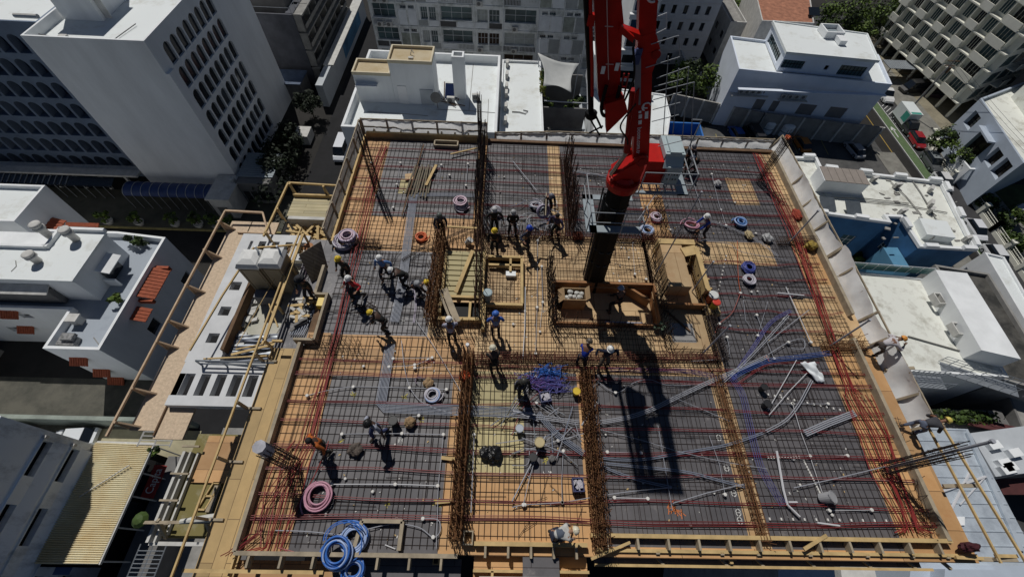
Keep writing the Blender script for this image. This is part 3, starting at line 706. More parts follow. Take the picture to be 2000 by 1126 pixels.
m.box(51.4, 72.6, -17.9, 54.0, 72.8, -16.9); m.box(51.4, 75.2, -17.9, 54.0, 75.4, -16.9); m.box(51.2, 72.6, -17.9, 51.4, 75.4, -16.9); m.box(54, 72.6, -17.9, 54.2, 75.4, -16.9); m.box(52.8, 70.6, -17.9, 53.9, 72.5, -17.2); part(t, 'roof_hatch', m, WHITE)
m = MB(); m.box(51.5, 72.9, -17.6, 53.9, 75.1, -17.5); part(t, 'hatch_grating', m, STEELG)
sp_ = [(39.2 + k * 1.0, 67.1, -24.6 - .0, 0) for k in range(5)] + [(46.2 + k * 1.1, 66.3, -24.7, 0) for k in range(4)]
ac_group(sp_, 'condenser unit in a row on the front wall of the white modern house', 'condensers on the white house')
m = MB(); m.box(37.6, 66.4, -24.75, 43.8, 67.45, -24.65); m.box(45.4, 65.6, -24.8, 50.2, 66.3, -24.7)
for x in (38, 41, 43.5): m.beam((x, 66.5, -24.7), (x, 67.4, -25.5), .06, .06)
part(t, 'condenser_shelf', m, CONCL)
m = MB(); m.box(37.2, 64.6, -22.6, 61.5, 65.2, -22.45); part(t, 'cornice', m, MATS['house_white'])
wt = None
for x, y in ((46.6, 66.2), (49.6, 65.4)):
    if wt is None:
        wt = thing('water_tank', 'white round water tank at the foot of the white modern house', 'water tank', (x, y, GZ), 'white water tanks', world=False)
        m = MB(); m.lathe([(1.05, 0), (1.1, .1), (1.1, 2.0), (.9, 2.25), (.3, 2.4), (.3, 2.5), (0, 2.5)], n=18); m.build('tank', WHITE, wt)
        m = MB(); m.lathe([(1.12, .9), (1.14, 1.0), (1.12, 1.1)], n=18); m.build('hoop', STEELG, wt)
    else: dup(wt, (x, y, GZ))
t = bldg('tiled_roof_house', 'house with weathered flat terracotta roof behind the white modern house', 'house', [(45.0, 82), (54.5, 82), (60, 100), (48.5, 100)], GZ, -19.8, CONCL, TILEP, .15, .2)
m = MB(); m.slab([(54.2, 84.2, -19.5), (56.2, 84.2, -19.5), (56.4, 86, -18.9), (54.4, 86, -18.9)], .1); part(t, 'solar_panel', m, GLASS)
t = bldg('tan_side_building', 'narrow tan building with side condensers between the tower and tiled house', 'building', rect(41.5, 86, 44.6, 104), GZ, -22, CONCL, CONC, .5, .2, {3: grid_ops(18, 5, 1.6, 2, 1.4, 2, 3.2)})
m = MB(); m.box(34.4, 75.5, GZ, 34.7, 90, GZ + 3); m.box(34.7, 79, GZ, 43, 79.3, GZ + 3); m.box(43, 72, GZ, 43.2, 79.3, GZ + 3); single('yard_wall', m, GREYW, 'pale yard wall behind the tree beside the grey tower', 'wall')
m = MB(); m.quad((44, 92, GZ + .03), (50, 94, GZ + .03), (48, 104, GZ + .03), (43, 102, GZ + .03)); struct(m.build('yard_patch', PAVE))
# car-park wall with buttresses, pool
cw = [at(1296, 190, GZ + 4.0), at(1480, 238, GZ + 4.0), at(1700, 272, GZ + 4)]
t = thing('car_park_wall', 'tall grey concrete wall with buttresses along the back of the car park', 'wall', (45, 68, GZ))
cw = [(29.5, 70.4), (44.5, 65.9), (64.0, 63.2)]
m = MB()
for a, b in zip(cw, cw[1:]): m.beam((*a, GZ + 1.9), (*b, GZ + 1.9), .3, 3.8)
part(t, 'wall', m, CONC)
m = MB()
for a, b in zip(cw, cw[1:]):
    n_ = 6
    for k in range(n_ + 1):
        f = k / n_; x = a[0] + (b[0] - a[0]) * f; y = a[1] + (b[1] - a[1]) * f; m.beam((x, y - .22, GZ), (x, y - .2, GZ + 3.9), .3, .25)
part(t, 'buttress', m, CONCL)
t = thing('swimming_pool', 'bright blue walled pool between the white roof and the car park', 'pool', (28, 57.5, GZ))
m = MB(); ringwall(m, [(25.2, 56.2), (31.2, 56.2), (31.4, 60.6), (25.3, 60.6)], .25, GZ, -26.0); part(t, 'wall', m, mat('pool_blue', (.03, .16, .48), .6, .1, 1))
m = MB(); m.prism([(25.45, 56.45), (30.95, 56.45), (31.1, 60.35), (25.5, 60.35)], GZ, -28.2); part(t, 'water', m, mat('pool_water', (.02, .14, .26), .08, .05, 1))
tree('street_tree', 'round bright green tree beside the grey tower', 'tree', 33.9, 75.0, 7.5, 4.6, 2600, .62, 3)

# ---- cream apartment block top right ------------------------------------------
CREAM = mat('cream_render', (.80, .79, .69), .85, .08, .5)
tb = [(82.6, 100.5), (84.2, 75.0), (110, 75.0), (112, 103.0)]
# lit face looks to -X : from far end to near corner
p0 = Vector((80.8, 98.5)); p1 = Vector((83.6, 72.4)); dv = (p1 - p0); L = dv.length; dv.normalize(); nv = Vector((dv.y, -dv.x))
p2 = p1 + Vector((21.5, 10.5)); p3 = p0 + Vector((25, 12))
polyC = [tuple(p0), tuple(p1), tuple(p2), tuple(p3)]
t = thing('cream_apartments', 'cream apartment block with projecting balcony panels at the top right', 'apartment block', (95, 85, GZ))
body = MB(); inset_ = offset(polyC, .02); zC = -4.0
for i in range(4): 
    P, Q = polyC[i], polyC[(i + 1) % 4]; body.quad((*P, GZ + 3), (*Q, GZ + 3), (*Q, zC), (*P, zC))
body.quad(*[(*p, zC) for p in polyC]); body.quad(*[(*p, GZ + 3) for p in polyC]); part(t, 'wall', body, CREAM)
st = 2.95
pan = MB(); pil = MB()
for s in range(9):
    u = 1.2 + s * 3.1; q = p0 + dv * u; pil.box(q.x - .2, q.y - .2, GZ, q.x + .2, q.y + .2, GZ + 3)
q_ = offset(polyC, 6)
part(t, 'pillar', pil, CREAM)
m = MB(); m.prism(offset(polyC, 5), GZ, GZ + 3); part(t, 'garage_core', m, BLKP)
nwin = 0; wmeshes = MB()
for j in range(9):
    z = GZ + 3 + j * st
    sl_ = MB(); sl_.obox(((p0 + p1) / 2 + nv * .45).to_3d() + Vector((0, 0, z + .06)), (dv * (L / 2)).to_3d(), (nv * .45).to_3d(), (0, 0, .1)); part(t, 'balcony_slab', sl_, CREAM)
    u = .5; k = 0
    while u < L - 2.2:
        wdt = 2.1 if k % 2 == 0 else 2.4
        if u > L - 7.5: wdt = 3.4
        c = p0 + dv * (u + wdt / 2)
        if k % 2 == 0 or u > L - 7.5:
            m = MB(); m.obox((c + nv * .95).to_3d() + Vector((0, 0, z + .62)), (dv * wdt / 2).to_3d(), (nv * .06).to_3d(), (0, 0, .62)); part(t, 'balcony_panel', m, CREAM)
        m = MB(); m.obox((c + nv * .03).to_3d() + Vector((0, 0, z + 1.6)), (dv * wdt * .42).to_3d(), (nv * .03).to_3d(), (0, 0, .95)); w_ = part(t, 'window', m, GLASSB if (k + j) % 3 else GLASS)
        m = MB()
        for q in range(5):
            cc = c + dv * (wdt * .84 * (q / 4 - .5)) + nv * .09; m.bar((cc.x, cc.y, z + .65), (cc.x, cc.y, z + 2.55), .045)
        part(t, 'window_frame', m, CREAM)
        m = MB(); cc = c + dv * (wdt * .55) + nv * .45; m.obox(cc.to_3d() + Vector((0, 0, z + 1.5)), (dv * .08).to_3d(), (nv * .42).to_3d(), (0, 0, 1.4)); part(t, 'fin', m, CREAM)
        u += wdt + .35; k += 1
d2 = (p2 - p1); L2 = d2.length; d2.normalize(); n2 = Vector((d2.y, -d2.x))
for j in range(9):
    z = GZ + 3 + j * st
    for k in range(6):
        c = p1 + d2 * (1.8 + k * 3.7)
        m = MB(); m.obox((c + n2 * .04).to_3d() + Vector((0, 0, z + 1.7)), (d2 * 1.3).to_3d(), (n2 * .04).to_3d(), (0, 0, .9)); part(t, 'window', m, GLASSB)
        if k % 2:
            m = MB(); m.obox((c + n2 * 1.3).to_3d() + Vector((0, 0, z + .6)), (d2 * 1.0).to_3d(), (n2 * .06).to_3d(), (0, 0, .6)); m.obox((c + n2 * .65).to_3d() + Vector((0, 0, z + .0)), (d2 * 1.5).to_3d(), (n2 * .65).to_3d(), (0, 0, .08)); part(t, 'balcony', m, CREAM)
m = MB(); m.box(84, 76, zC, 100, 90, zC + 3); part(t, 'penthouse', m, CREAM)
t = bldg('grey_gable_building', 'blank grey side wall of a tall building at the right edge', 'building', [(92, 66), (112, 66), (112, 78), (92, 75)], GZ, -13, mat('blank_grey', (.30, .29, .29), .85, .1, .4), CONC, .5, .2)
# corrugated shelter, yard fence
t = thing('carport', 'small corrugated metal carport in front of the cream apartments', 'carport', (78.5, 82.5, GZ))
m = MB()
for k in range(14): 
    m.box(76.2 + k * .42, 84.2, GZ + 2.6, 76.4 + k * .42, 87.4, GZ + 2.72); m.box(76.4 + k * .42, 84.2, GZ + 2.6, 76.62 + k * .42, 87.4, GZ + 2.66)
part(t, 'roof', m, STEEL)
m = MB()
for x in (76.4, 79.2, 81.9):
    for y in (84.3, 87.2): m.bar((x, y, GZ), (x, y, GZ + 2.6), .07)
for a, b in (((76.4, 84.3), (81.9, 84.3)), ((76.4, 84.3), (76.4, 87.2))):
    for z in (.8, 1.7): m.bar((*a, GZ + z), (*b, GZ + z), .05)
part(t, 'post', m, TIMBERD)
def stone_fence(name, label, pts, hgt=1.5):
    t = thing(name, label, 'fence', (pts[0][0], pts[0][1], GZ)); mp = MB(); mr = MB()
    for a, b in zip(pts, pts[1:]):
        A = Vector((*a, GZ)); B = Vector((*b, GZ)); n = max(1, int((B - A).length / 3.0))
        for k in range(n + 1):
            p = A.lerp(B, k / n); pm = MB(); pm.box(p.x - .28, p.y - .28, GZ, p.x + .28, p.y + .28, GZ + hgt + .25); pm.box(p.x - .36, p.y - .36, GZ + hgt + .25, p.x + .36, p.y + .36, GZ + hgt + .4); part(t, 'pillar', pm, CREAM)
        mr.beam(A + Vector((0, 0, .3)), B + Vector((0, 0, .3)), .25, .6)
        for z in (.75, 1.1, 1.45): mr.bar(A + Vector((0, 0, z)), B + Vector((0, 0, z)), .04)
        q = int((B - A).length / .35)
        for k in range(q): mr.bar(A.lerp(B, k / q) + Vector((0, 0, .6)), A.lerp(B, k / q) + Vector((0, 0, 1.45)), .025)
    part(t, 'railing', mr, CREAM); return t
stone_fence('pillar_fence', 'cream pillared fence beside the right street and lawn', [(75.3, 51.5), (74.6, 44), (73.6, 33), (73.2, 14)])
stone_fence('gate_fence', 'short pillared fence in front of the grey panelled house', [(76.5, 66), (74.2, 60.4), (74.2, 55.2)])
t = thing('entrance_portal', 'white open portal frame at the gate of the grey panelled house', 'gate', (75.5, 55.5, GZ))
m = MB(); m.box(74.2, 54.0, GZ, 74.5, 57.2, GZ + 3); m.box(77.2, 54, GZ, 77.5, 57.2, GZ + 3); m.box(74.2, 56.9, GZ + 3, 77.5, 57.2, GZ + 3.3); m.box(74.2, 54.0, GZ + 3, 77.5, 54.3, GZ + 3.3); m.box(74.2, 54.3, GZ + 3, 74.5, 56.9, GZ + 3.3); m.box(77.2, 54.3, GZ + 3, 77.5, 56.9, GZ + 3.3); part(t, 'frame', m, WHITE)
m = MB(); m.box(77.5, 54.2, GZ, 83, 54.4, GZ + 1.6); part(t, 'side_wall', m, GREYW)
# grey panelled house
gh = [at(1854, 236, -25)]
PANELG = mat('grey_panel_render', (.44, .50, .58), .7, .06, .6)
a_ = at(1915, 192, -22.4); b_ = at(1999, 318, -22.4)
A2 = Vector((a_.x, a_.y)); B2 = Vector((b_.x, b_.y)); 
gpoly = [tuple(A2), tuple(B2), tuple(B2 + Vector((18, 9))), tuple(A2 + Vector((18, 9)))]
Lg = (B2 - A2).length
t = bldg('grey_panelled_house', 'modern grey panelled house with square recessed windows at the right edge', 'house', gpoly, GZ, -22.4, PANELG, ROOFD, .5, .3,
         {0: [(1.6, 5.0, 4.0, 7.3), (1.4, 1.2, 3.8, 3.6), (6.2, 2.2, 10.2, 6.9), (11.8, 5.2, 13.8, 7.2), (14.6, 4.8, 17.0, 7.4), (11.8, 1.6, 14.4, 3.8)] if Lg > 17.5 else [(Lg * .08, 5.0, Lg * .22, 7.3), (Lg * .08, 1.2, Lg * .22, 3.6), (Lg * .35, 2.2, Lg * .58, 6.9), (Lg * .66, 4.8, Lg * .79, 7.2), (Lg * .83, 4.8, Lg * .96, 7.4)]}, .7, mat('brown_glass', (.035, .03, .025), .2, .2, 1), BLKP, 2)
uB = (B2 - A2).normalized(); nB = Vector((uB.y, -uB.x))
m = MB(); c0 = A2 + uB * (Lg * .34); c1 = A2 + uB * (Lg * .60)
m.beam((*(c0 + nB * .5), GZ + 7.1), (*(c1 + nB * .5), GZ + 7.1), 1.0, .25); m.beam((*(c0 + nB * .5), GZ + 2.1), (*(c1 + nB * .5), GZ + 2.1), 1.0, .2); part(t, 'window_surround', m, PANELG)
m = MB(); q = [tuple(A2 + Vector((7, 3.5)) + uB * 2), tuple(A2 + Vector((7, 3.5)) + uB * 14), tuple(A2 + Vector((17, 8.3)) + uB * 14), tuple(A2 + Vector((17, 8.3)) + uB * 2)]
m.prism(q, -22.9, -21.3); ringwall(m, q, .3, -21.3, -20.8); part(t, 'upper_roof', m, ROOFD)
# trees top right
TR = [('tall green tree at the top of the frame right of the tiled roof', 1650, 25, 9.5, 5.2), ('broad green tree beside the parked black pickup', 1690, 60, 6.5, 3.4), ('dark wide tree across the upper street', 1735, 8, 10, 7), ('dark wide tree left of the cream apartments', 1790, 10, 10, 7),
      ('loose green tree in front of the grey panelled house', 1848, 268, 5.5, 2.6), ('lower leafy tree by the entrance portal', 1885, 305, 4.6, 2.4), ('low round shrub beside the white portal', 1935, 388, 2.5, 1.7), ('dark shrub beside the right lawn', 1985, 420, 3, 2.2), ('dark bush behind the white pickup on the lawn side', 1988, 465, 2.4, 1.8), ('shaded tree at the top behind the grey tower', 1440, 12, 8, 4.5), ('small tree at the corner of the cream apartments', 1765, 62, 4, 2.2)]
for k, (lb, px, py, h, r) in enumerate(TR):
    p = at(px, py, GZ + h * .7); tree('street_tree', lb, 'tree', p.x, p.y, h, r, 2200 if r > 3 else 900, .62 if r > 3 else .5, 40 + k)
# utility pole
t = thing('utility_pole', 'leaning-looking grey utility pole with wires before the cream apartments', 'pole', (76.4, 73.5, GZ))
m = MB(); m.tube([(76.4, 73.5, GZ), (76.4, 73.5, GZ + 11)], .17, 8, r1=.12); part(t, 'pole', m, CONC)
m = MB(); m.beam((75.3, 73.5, GZ + 10), (77.5, 73.5, GZ + 10), .1, .12); m.beam((75.5, 73.5, GZ + 9.2), (77.3, 73.5, GZ + 9.2), .1, .12); m.lathe([(.25, 0), (.25, .9)], (76.8, 73.5, GZ + 8)); part(t, 'crossarm', m, TIMBERD)
for k, (dx, z) in enumerate(((-1, 10.1), (0, 10.1), (1, 10.1))):
    m = MB(); m.tube([(76.4 + dx, 73.5 - s * 45, GZ + z - 4 * s * (1 - s) * 1.2) for s in [i / 8 for i in range(9)]], .02, 4); part(t, 'wire', m, BLKP)
# ---- blue-walled building and the white flat roofs on the right ----------------
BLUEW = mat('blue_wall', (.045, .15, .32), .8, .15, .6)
bp = [(37.2, 36.2), (46.0, 35.0), (47.9, 37.4), (48.6, 31.6), (54.9, 31.4), (57.2, 42.6), (41.8, 44.6), (41.9, 46.6), (37.2, 46.6)]
wo = [(.8, 6.0, 2.4, 7.6), (3.6, 6.2, 4.4, 7.0), (1.2, 2.2, 3.4, 3.8), (6.0, 5.4, 7.6, 7.2)]
bp = [(37.2, 36.6), (46.6, 35.2), (46.6, 36.2), (48.3, 36.2), (48.3, 31.6), (55.0, 31.4), (57.2, 42.8), (41.8, 44.6), (41.9, 46.6), (37.2, 46.6)]
t = bldg('blue_walled_building', 'blue-walled building with dirty white roof full of condensers', 'building', bp, GZ, -20.8, BLUEW, ROOFD, .35, .3, {0: wo, 3: [(1.0, 5.6, 2.0, 6.8), (2.8, 5.0, 3.6, 6.2)]}, .2, GLASSB, WHITE, 1)
ring = MB(); ringwall(ring, offset(bp, -.05), .36, -21.1, -20.75); part(t, 'parapet', ring, WHITE)
m = MB(); rnd = random.Random(2)
for i in range(len(bp)):
    a = Vector(bp[i]); b = Vector(bp[(i + 1) % len(bp)]); n = int((b - a).length / 2.2)
    for k in range(n):
        if k % 2 == 0: p = a.lerp(b, (k + .5) / n); d = (b - a).normalized(); m.obox((p.x, p.y, -20.55), (d.x * .75, d.y * .75, 0), (-d.y * .25, d.x * .25, 0), (0, 0, .2))
part(t, 'merlon', m, WHITE)
m = MB(); c = at(1640, 352, -20); m.obox((c.x, c.y, -20.2), (2.7, -.25, 0), (.12, 1.25, 0), (0, 0, .95)); part(t, 'roof_room', m, WHITE)
m = MB()
for k in range(6): m.obox((c.x - 2.2 + k * .9, c.y - .2 * (k - 2.5) * .4, -19.2), (.42, -.04, 0), (.12, 1.3, 0), (0, 0, .04))
part(t, 'roof_room_top', m, mat('brown_panel', (.30, .26, .23), .8, .1, 1))
m = MB(); c = at(1830, 445, -20.3); m.obox((c.x, c.y, -20.7), (1.6, -.2, 0), (.2, 1.3, 0), (0, 0, .45)); part(t, 'roof_box', m, ROOFW)
for px, py in ((1615, 400), (1665, 408), (1580, 402)):
    c = at(px, py, -20.8); m = MB(); m.slab([(c.x - 1.1, c.y + .7, -20.1), (c.x - .9, c.y - .9, -20.9), (c.x + .9, c.y - 1.0, -20.9), (c.x + .7, c.y + .6, -20.1)], .08); part(t, 'solar_panel', m, mat('dull_panel_grey', (.13, .15, .17), .4, .15, 2))
m = MB()
for a, b in (((1610, 385), (1775, 397)), ((1680, 392), (1850, 415)), ((1740, 355), (1800, 420)), ((1560, 340), (1600, 400)), ((1770, 335), (1830, 430))):
    p = at(*a, -21.0); q = at(*b, -21.0); m.tube([p, p.lerp(q, .5) + Vector((.2, .3, 0)), q], .06, 5)
part(t, 'roof_pipe', m, CONC)
sp_ = []
for px, py, r in ((1560, 350, .3), (1565, 366, 0), (1705, 352, .4), (1750, 365, .2), (1815, 400, 1), (1815, 413, .6), (1815, 372, .9), (1760, 415, .3), (1820, 465, .2), (1885, 468, .3), (1545, 322, 0)):
    c = at(px, py, -21.0); sp_.append((c.x, c.y, -21.15, r))
ac_group(sp_, 'dusty condenser unit on the dirty roof of the blue-walled building', 'condensers on the blue-walled building')
rnd = random.Random(11)
m = MB()
for k in range(26):
    c = at(rnd.uniform(1720, 1870), rnd.uniform(345, 470), -21.1); m.obox((c.x, c.y, -21.1), (rnd.uniform(.1, .35), rnd.uniform(-.1, .1), 0), (rnd.uniform(-.1, .1), rnd.uniform(.06, .2), 0), (0, 0, .06))
single('roof_debris', m, CONC, 'scattered scraps lying on the dirty roof of the blue building', 'debris', kind='stuff')
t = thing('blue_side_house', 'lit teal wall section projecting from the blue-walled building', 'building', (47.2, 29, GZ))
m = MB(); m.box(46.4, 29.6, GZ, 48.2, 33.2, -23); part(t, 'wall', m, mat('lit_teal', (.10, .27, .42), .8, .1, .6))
p = at(1705, 490, -26); tree('palm_bush', 'small palm-like bush in the dark gap below the blue wall', 'bush', p.x, p.y, 4, 1.6, 420, .7, 71, GZ, 1.2, 10)
# white flat roof with balustrade and rooms
wf = [(35.2, 15.8), (47.6, 15.4), (48.2, 26.2), (35.2, 27.4)]
t = bldg('white_flat_building', 'cream flat-roofed building with glass balustrade right of the site', 'building', wf, GZ, -20.0, WHITE, ROOFD, .12, .2)
m = MB()
for a, b in (((35.2, 27.6), (46, 27.0)),):
    for k in range(10):
        x = a[0] + (b[0] - a[0]) * k / 9; y = a[1] + (b[1] - a[1]) * k / 9; m.bar((x, y, -20), (x, y, -18.9), .04)
    m.bar((*a, -18.9), (*b, -18.9), .05)
part(t, 'balustrade_rail', m, WHITE)
m = MB(); m.beam((35.2, 27.6, -19.5), (46, 27.0, -19.5), .03, .9); part(t, 'glass_panel', m, mat('green_glass', (.06, .14, .13), .1, 0))
m = MB(); q = [(44.3, 17.2), (47.5, 16.4), (48.1, 26.0), (44.9, 26.3)]; m.prism(q, -20.1, -18.2); part(t, 'roof_room', m, WHITE)
for v in (19.2, 22.6):
    m = MB(); ringwall(m, [(44.0, v), (44.75, v), (44.75, v + 1.3), (44.0, v + 1.3)], .1, -19.6, -18.9); part(t, 'window_box', m, CONCL)
m = MB(); m.beam((40, 19.4, -20.0), (45.5, 17.6, -20.0), .08, .12); part(t, 'roof_kerb', m, CONC)
m = MB()
for (a, b) in (((37.8, 15.4), (41.0, 15.2)), ((41.6, 16.8), (47.6, 14.6))):
    A = Vector((*a, -20)); B = Vector((*b, -20))
    for z in (.35, .7, 1.05): m.bar(A + Vector((0, 0, z)), B + Vector((0, 0, z)), .035)
    for k in range(8): m.bar(A.lerp(B, k / 7), A.lerp(B, k / 7) + Vector((0, 0, 1.05)), .035); m.bar(A.lerp(B, k / 7) + Vector((0, -1.1, 0)), A.lerp(B, k / 7) + Vector((0, -1.1, 1.05)), .03)
    m.bar(A + Vector((0, -1.1, 1.05)), B + Vector((0, -1.1, 1.05)), .035); m.beam(A + Vector((0, -.55, -.1)), B + Vector((0, -.55, -.1)), 1.2, .08)
part(t, 'balcony', m, STEEL)
t = bldg('mossy_roof_building', 'building with blackened mossy roof and skylight beside the white flat roof', 'building', [(48.3, 15.5), (53.2, 14), (54.6, 28.2), (48.9, 29.2)], GZ, -21.0, CONC, mat_stained('mossy_black_roof', (.10, .095, .085), (.03, .03, .028), .5, .4, .6), .4, .25)
m = MB(); m.box(50.2, 23.2, -21.4, 51.6, 24.6, -20.9); part(t, 'skylight', m, CONCL)
t = bldg('white_edge_roof', 'long white strip roof at the far right beside the mossy roof', 'building', [(54.8, 18), (56.4, 17.5), (58.6, 31), (56.6, 31.6)], GZ, -21.4, WHITE, ROOFW, .2, .2)
t = bldg('grey_slate_building', 'dark grey flat roof panel at the right edge above the courtyard', 'building', [(49.6, 9.4), (56, 7.2), (58, 15.0), (51, 15.4)], GZ, -23.5, CONCD, CONC, .1, .2)
# courtyard strip, hedge, low maroon roof
strip('pavement', [(58.4, 2), (62.5, 2), (64.4, 30), (61.2, 30)], GZ + .03, CONCL)
mb, _ = foliage(900, 45, 12.6, GZ + 7.6, 4.2, .7, 1.0, .45, 24, 77); single('hedge', mb, LEAFM, 'green hedge above the silver metal roof at the right', 'hedge', kind='stuff')
m = MB(); m.box(41, 11.6, GZ, 50, 13.6, GZ + 6.8); single('garden_wall', m, CONCD, 'dark wall under the hedge beside the silver metal roof', 'wall')
t = thing('maroon_roof', 'narrow maroon metal roof behind the hedge at the right', 'roof', (52, 12.5, GZ)); m = MB(); m.slab([at(1890, 828, -23), at(1990, 850, -23), at(1995, 835, -23.4), at(1905, 815, -23.4)], .15); part(t, 'sheet', m, MATS['maroon_roof'])
# ---- silver metal roofs bottom right -------------------------------------------
SILV = mat_stained('silver_metal_roof', (.54, .60, .66), (.34, .38, .43), .7, .45, .7, .45); SILV.node_tree.nodes['Principled BSDF'].inputs['Metallic'].default_value = .25
q = [at(1785, 838, -16), at(1888, 842, -16), at(1935, 930, -16), at(2040, 1130, -16), at(1800, 1130, -16), at(1780, 900, -16)]
t = thing('silver_roof_building', 'wide silver sheet-metal roof beside the lower right corner of the deck', 'building', (30, 4, GZ))
poly = [(p.x, p.y) for p in q][::-1]
m = MB(); m.prism(poly, GZ, -16.2); part(t, 'wall', m, GREYW)
m = MB(); m.prism(offset(poly, -.2), -16.2, -16.0); part(t, 'roof', m, SILV)
m = MB()
for k in range(14):
    y = 9.2 - k * .85; m.box(27.5, y, -16, 36, y + .06, -15.95)
for a, b in (((1890, 845), (1995, 1075)),): m.beam(at(*a, -15.9), at(*b, -15.9), .3, .15)
part(t, 'seam', m, SILV)
m = MB()
for a, b in (((1875, 985), (1925, 930)), ((1835, 1040), (1895, 920)), ((1838, 960), (1925, 930)), ((1880, 880), (1895, 920))): m.tube([at(*a, -15.9), at(*b, -15.9)], .05 if a[0] > 1870 else .09, 6)
part(t, 'roof_pipe', m, PVCW)
m = MB(); m.slab([at(1862, 1008, -15.9), at(1884, 1008, -15.9), at(1884, 1025, -15.9), at(1862, 1025, -15.9)], .02); part(t, 'roof_patch', m, WHITE)
t = thing('corner_roof', 'pale grey roof with clutter right of the silver roof', 'building', (38, 6, GZ))
q = [at(1895, 845, -19), at(2010, 830, -19), at(2030, 920, -19), at(1945, 930, -19)]; m = MB(); m.prism([(p.x, p.y) for p in q][::-1], GZ, -19); part(t, 'wall', m, GREYW)
m = MB()
for px, py in ((1955, 905), (1965, 912), (1975, 885), (1935, 870), (1960, 918)): c = at(px, py, -19); m.obox((c.x, c.y, -18.8), (.5, .1, 0), (-.08, .3, 0), (0, 0, .22))
part(t, 'roof_unit', m, WHITE)
m = MB(); q = [at(1945, 935, -20), at(2030, 930, -20), at(2040, 965, -20), at(1960, 965, -20)]; m.prism([(p.x, p.y) for p in q][::-1], -20.2, -20); single('maroon_sheet_roof', m, MATS['maroon_roof'], 'dark maroon sheet roof at the right edge below the grey roof', 'roof')
t = thing('yellow_yard', 'narrow sandy yard with dark pits at the right edge', 'yard', (40, 3, GZ)); m = MB(); m.box(38.5, -4, GZ, 48, 7, GZ + 2); part(t, 'slab', m, MATS['sandy_yard'])
t = thing('front_grey_block', 'grey rooftop volumes at the bottom right edge of the picture', 'building', (26, -2, GZ))
q = [at(1780, 1100, -14), at(2000, 1104, -14), at(2010, 1180, -14), at(1770, 1180, -14)]; m = MB(); m.prism([(p.x, p.y) for p in q][::-1], GZ, -14)
q = [at(1846, 1110, -13), at(1975, 1112, -13), at(1980, 1180, -13), at(1840, 1180, -13)]; m.prism([(p.x, p.y) for p in q][::-1], -14, -13); part(t, 'wall', m, PANELG)
t = thing('front_tin_roof', 'light blue ribbed tin roof at the bottom edge under the deck', 'roof', (18, -1, GZ))
q = [at(1520, 1098, -12), at(1628, 1098, -12), at(1640, 1200, -12), at(1520, 1200, -12)]; m = MB(); m.prism([(p.x, p.y) for p in q][::-1], GZ, -12); part(t, 'sheet', m, SILV)
q = [at(1640, 1098, -13), at(1705, 1098, -13), at(1730, 1200, -13), at(1655, 1200, -13)]; m = MB(); m.prism([(p.x, p.y) for p in q][::-1], GZ, -13); part(t, 'gutter_slab', m, CONCL)
# ================================================================ left surroundings
hp = [(-62, 21.3), (-43.7, 21.3), (-43.7, 17.0), (-38.4, 17.0), (-38.4, 31.0), (-44.0, 31.6), (-62, 31.6)]
t = bldg('white_terrace_house', 'white house with roof terrace, terracotta awnings and round roof vents at the left', 'house', hp, GZ, -23.0, WHITE, mat_stained('terrace_grey', (.34, .38, .43), (.27, .30, .35), .4, .5, .7), .75, .28,
         {3: [(4.2, 2.6, 5.8, 4.2), (11.2, 1.8, 12.8, 3.2)], 1: [(1.0, 5.4, 2.6, 6.6), (.9, 2.4, 2.4, 3.6)], 0: [(9.5, 5.9, 10.8, 6.7), (12, 5.9, 13.2, 6.7), (8, 2.6, 9.4, 3.6)]}, .3)
m = MB(); m.box(-62, 22.9, -23.8, -41.9, 28.9, -20.3); part(t, 'upper_storey', m, WHITE)
pr_ = [(-62, 22.8), (-41.8, 22.8), (-41.8, 29.0), (-46.2, 29.0), (-46.2, 26.6), (-62, 26.6)]
m = MB(); m.prism(pr_, -20.3, -20.02); part(t, 'upper_roof', m, ROOFW)
m = MB(); m.beam((-62, 26.7, -19.85), (-46.4, 26.7, -19.85), .3, .5); m.beam((-46.3, 26.6, -19.85), (-46.3, 29.2, -19.85), .3, .5); m.beam((-46.4, 29.1, -19.85), (-41.8, 29.1, -19.85), .3, .5); part(t, 'parapet', m, WHITE)
m = MB(); m.box(-41.88, 25.2, -23.6, -41.6, 27.2, -21.9); part(t, 'terrace_door', m, GLASS)
m = MB(); m.slab([(-41.9, 25.0, -21.4), (-40.7, 25.0, -21.8), (-40.7, 27.4, -21.8), (-41.9, 27.4, -21.4)], .12); m.box(-41.8, 24.7, -23.7, -40.6, 24.9, -22.6); part(t, 'door_hood', m, WHITE)
m = MB(); m.box(-52.5, 22.3, -23.6, -45.0, 22.85, -21.4); part(t, 'shutter', m, CONCD)
m = MB(); m.slab([(-53, 22.85, -20.9), (-53, 21.9, -21.3), (-44.8, 21.9, -21.3), (-44.8, 22.85, -20.9)], .1); part(t, 'canopy', m, CONCL)
def awning(x0, x1, y, z, d=.7, n=7):
    m = MB()
    for k in range(n):
        a = x0 + (x1 - x0) * k / n; b = x0 + (x1 - x0) * (k + .72) / n
        m.slab([(a, y, z), (a, y - d, z - .55), (b, y - d, z - .55), (b, y, z)], .12); m.slab([(b, y, z - .06), (b, y - d, z - .61), (b + (x1 - x0) / n * .28, y - d, z - .61), (b + (x1 - x0) / n * .28, y, z - .06)], .12)
    return m
for x, y, z in ((-42.0, 17, -25.0), (-42.0, 17, -28.0), (-42.2, 17, -30.3), (-50.2, 21.3, -23.6), (-51.6, 21.3, -27.0), (-46.5, 21.3, -27)):
    part(t, 'tile_awning', awning(x - .85, x + .85, y, z), TILE)
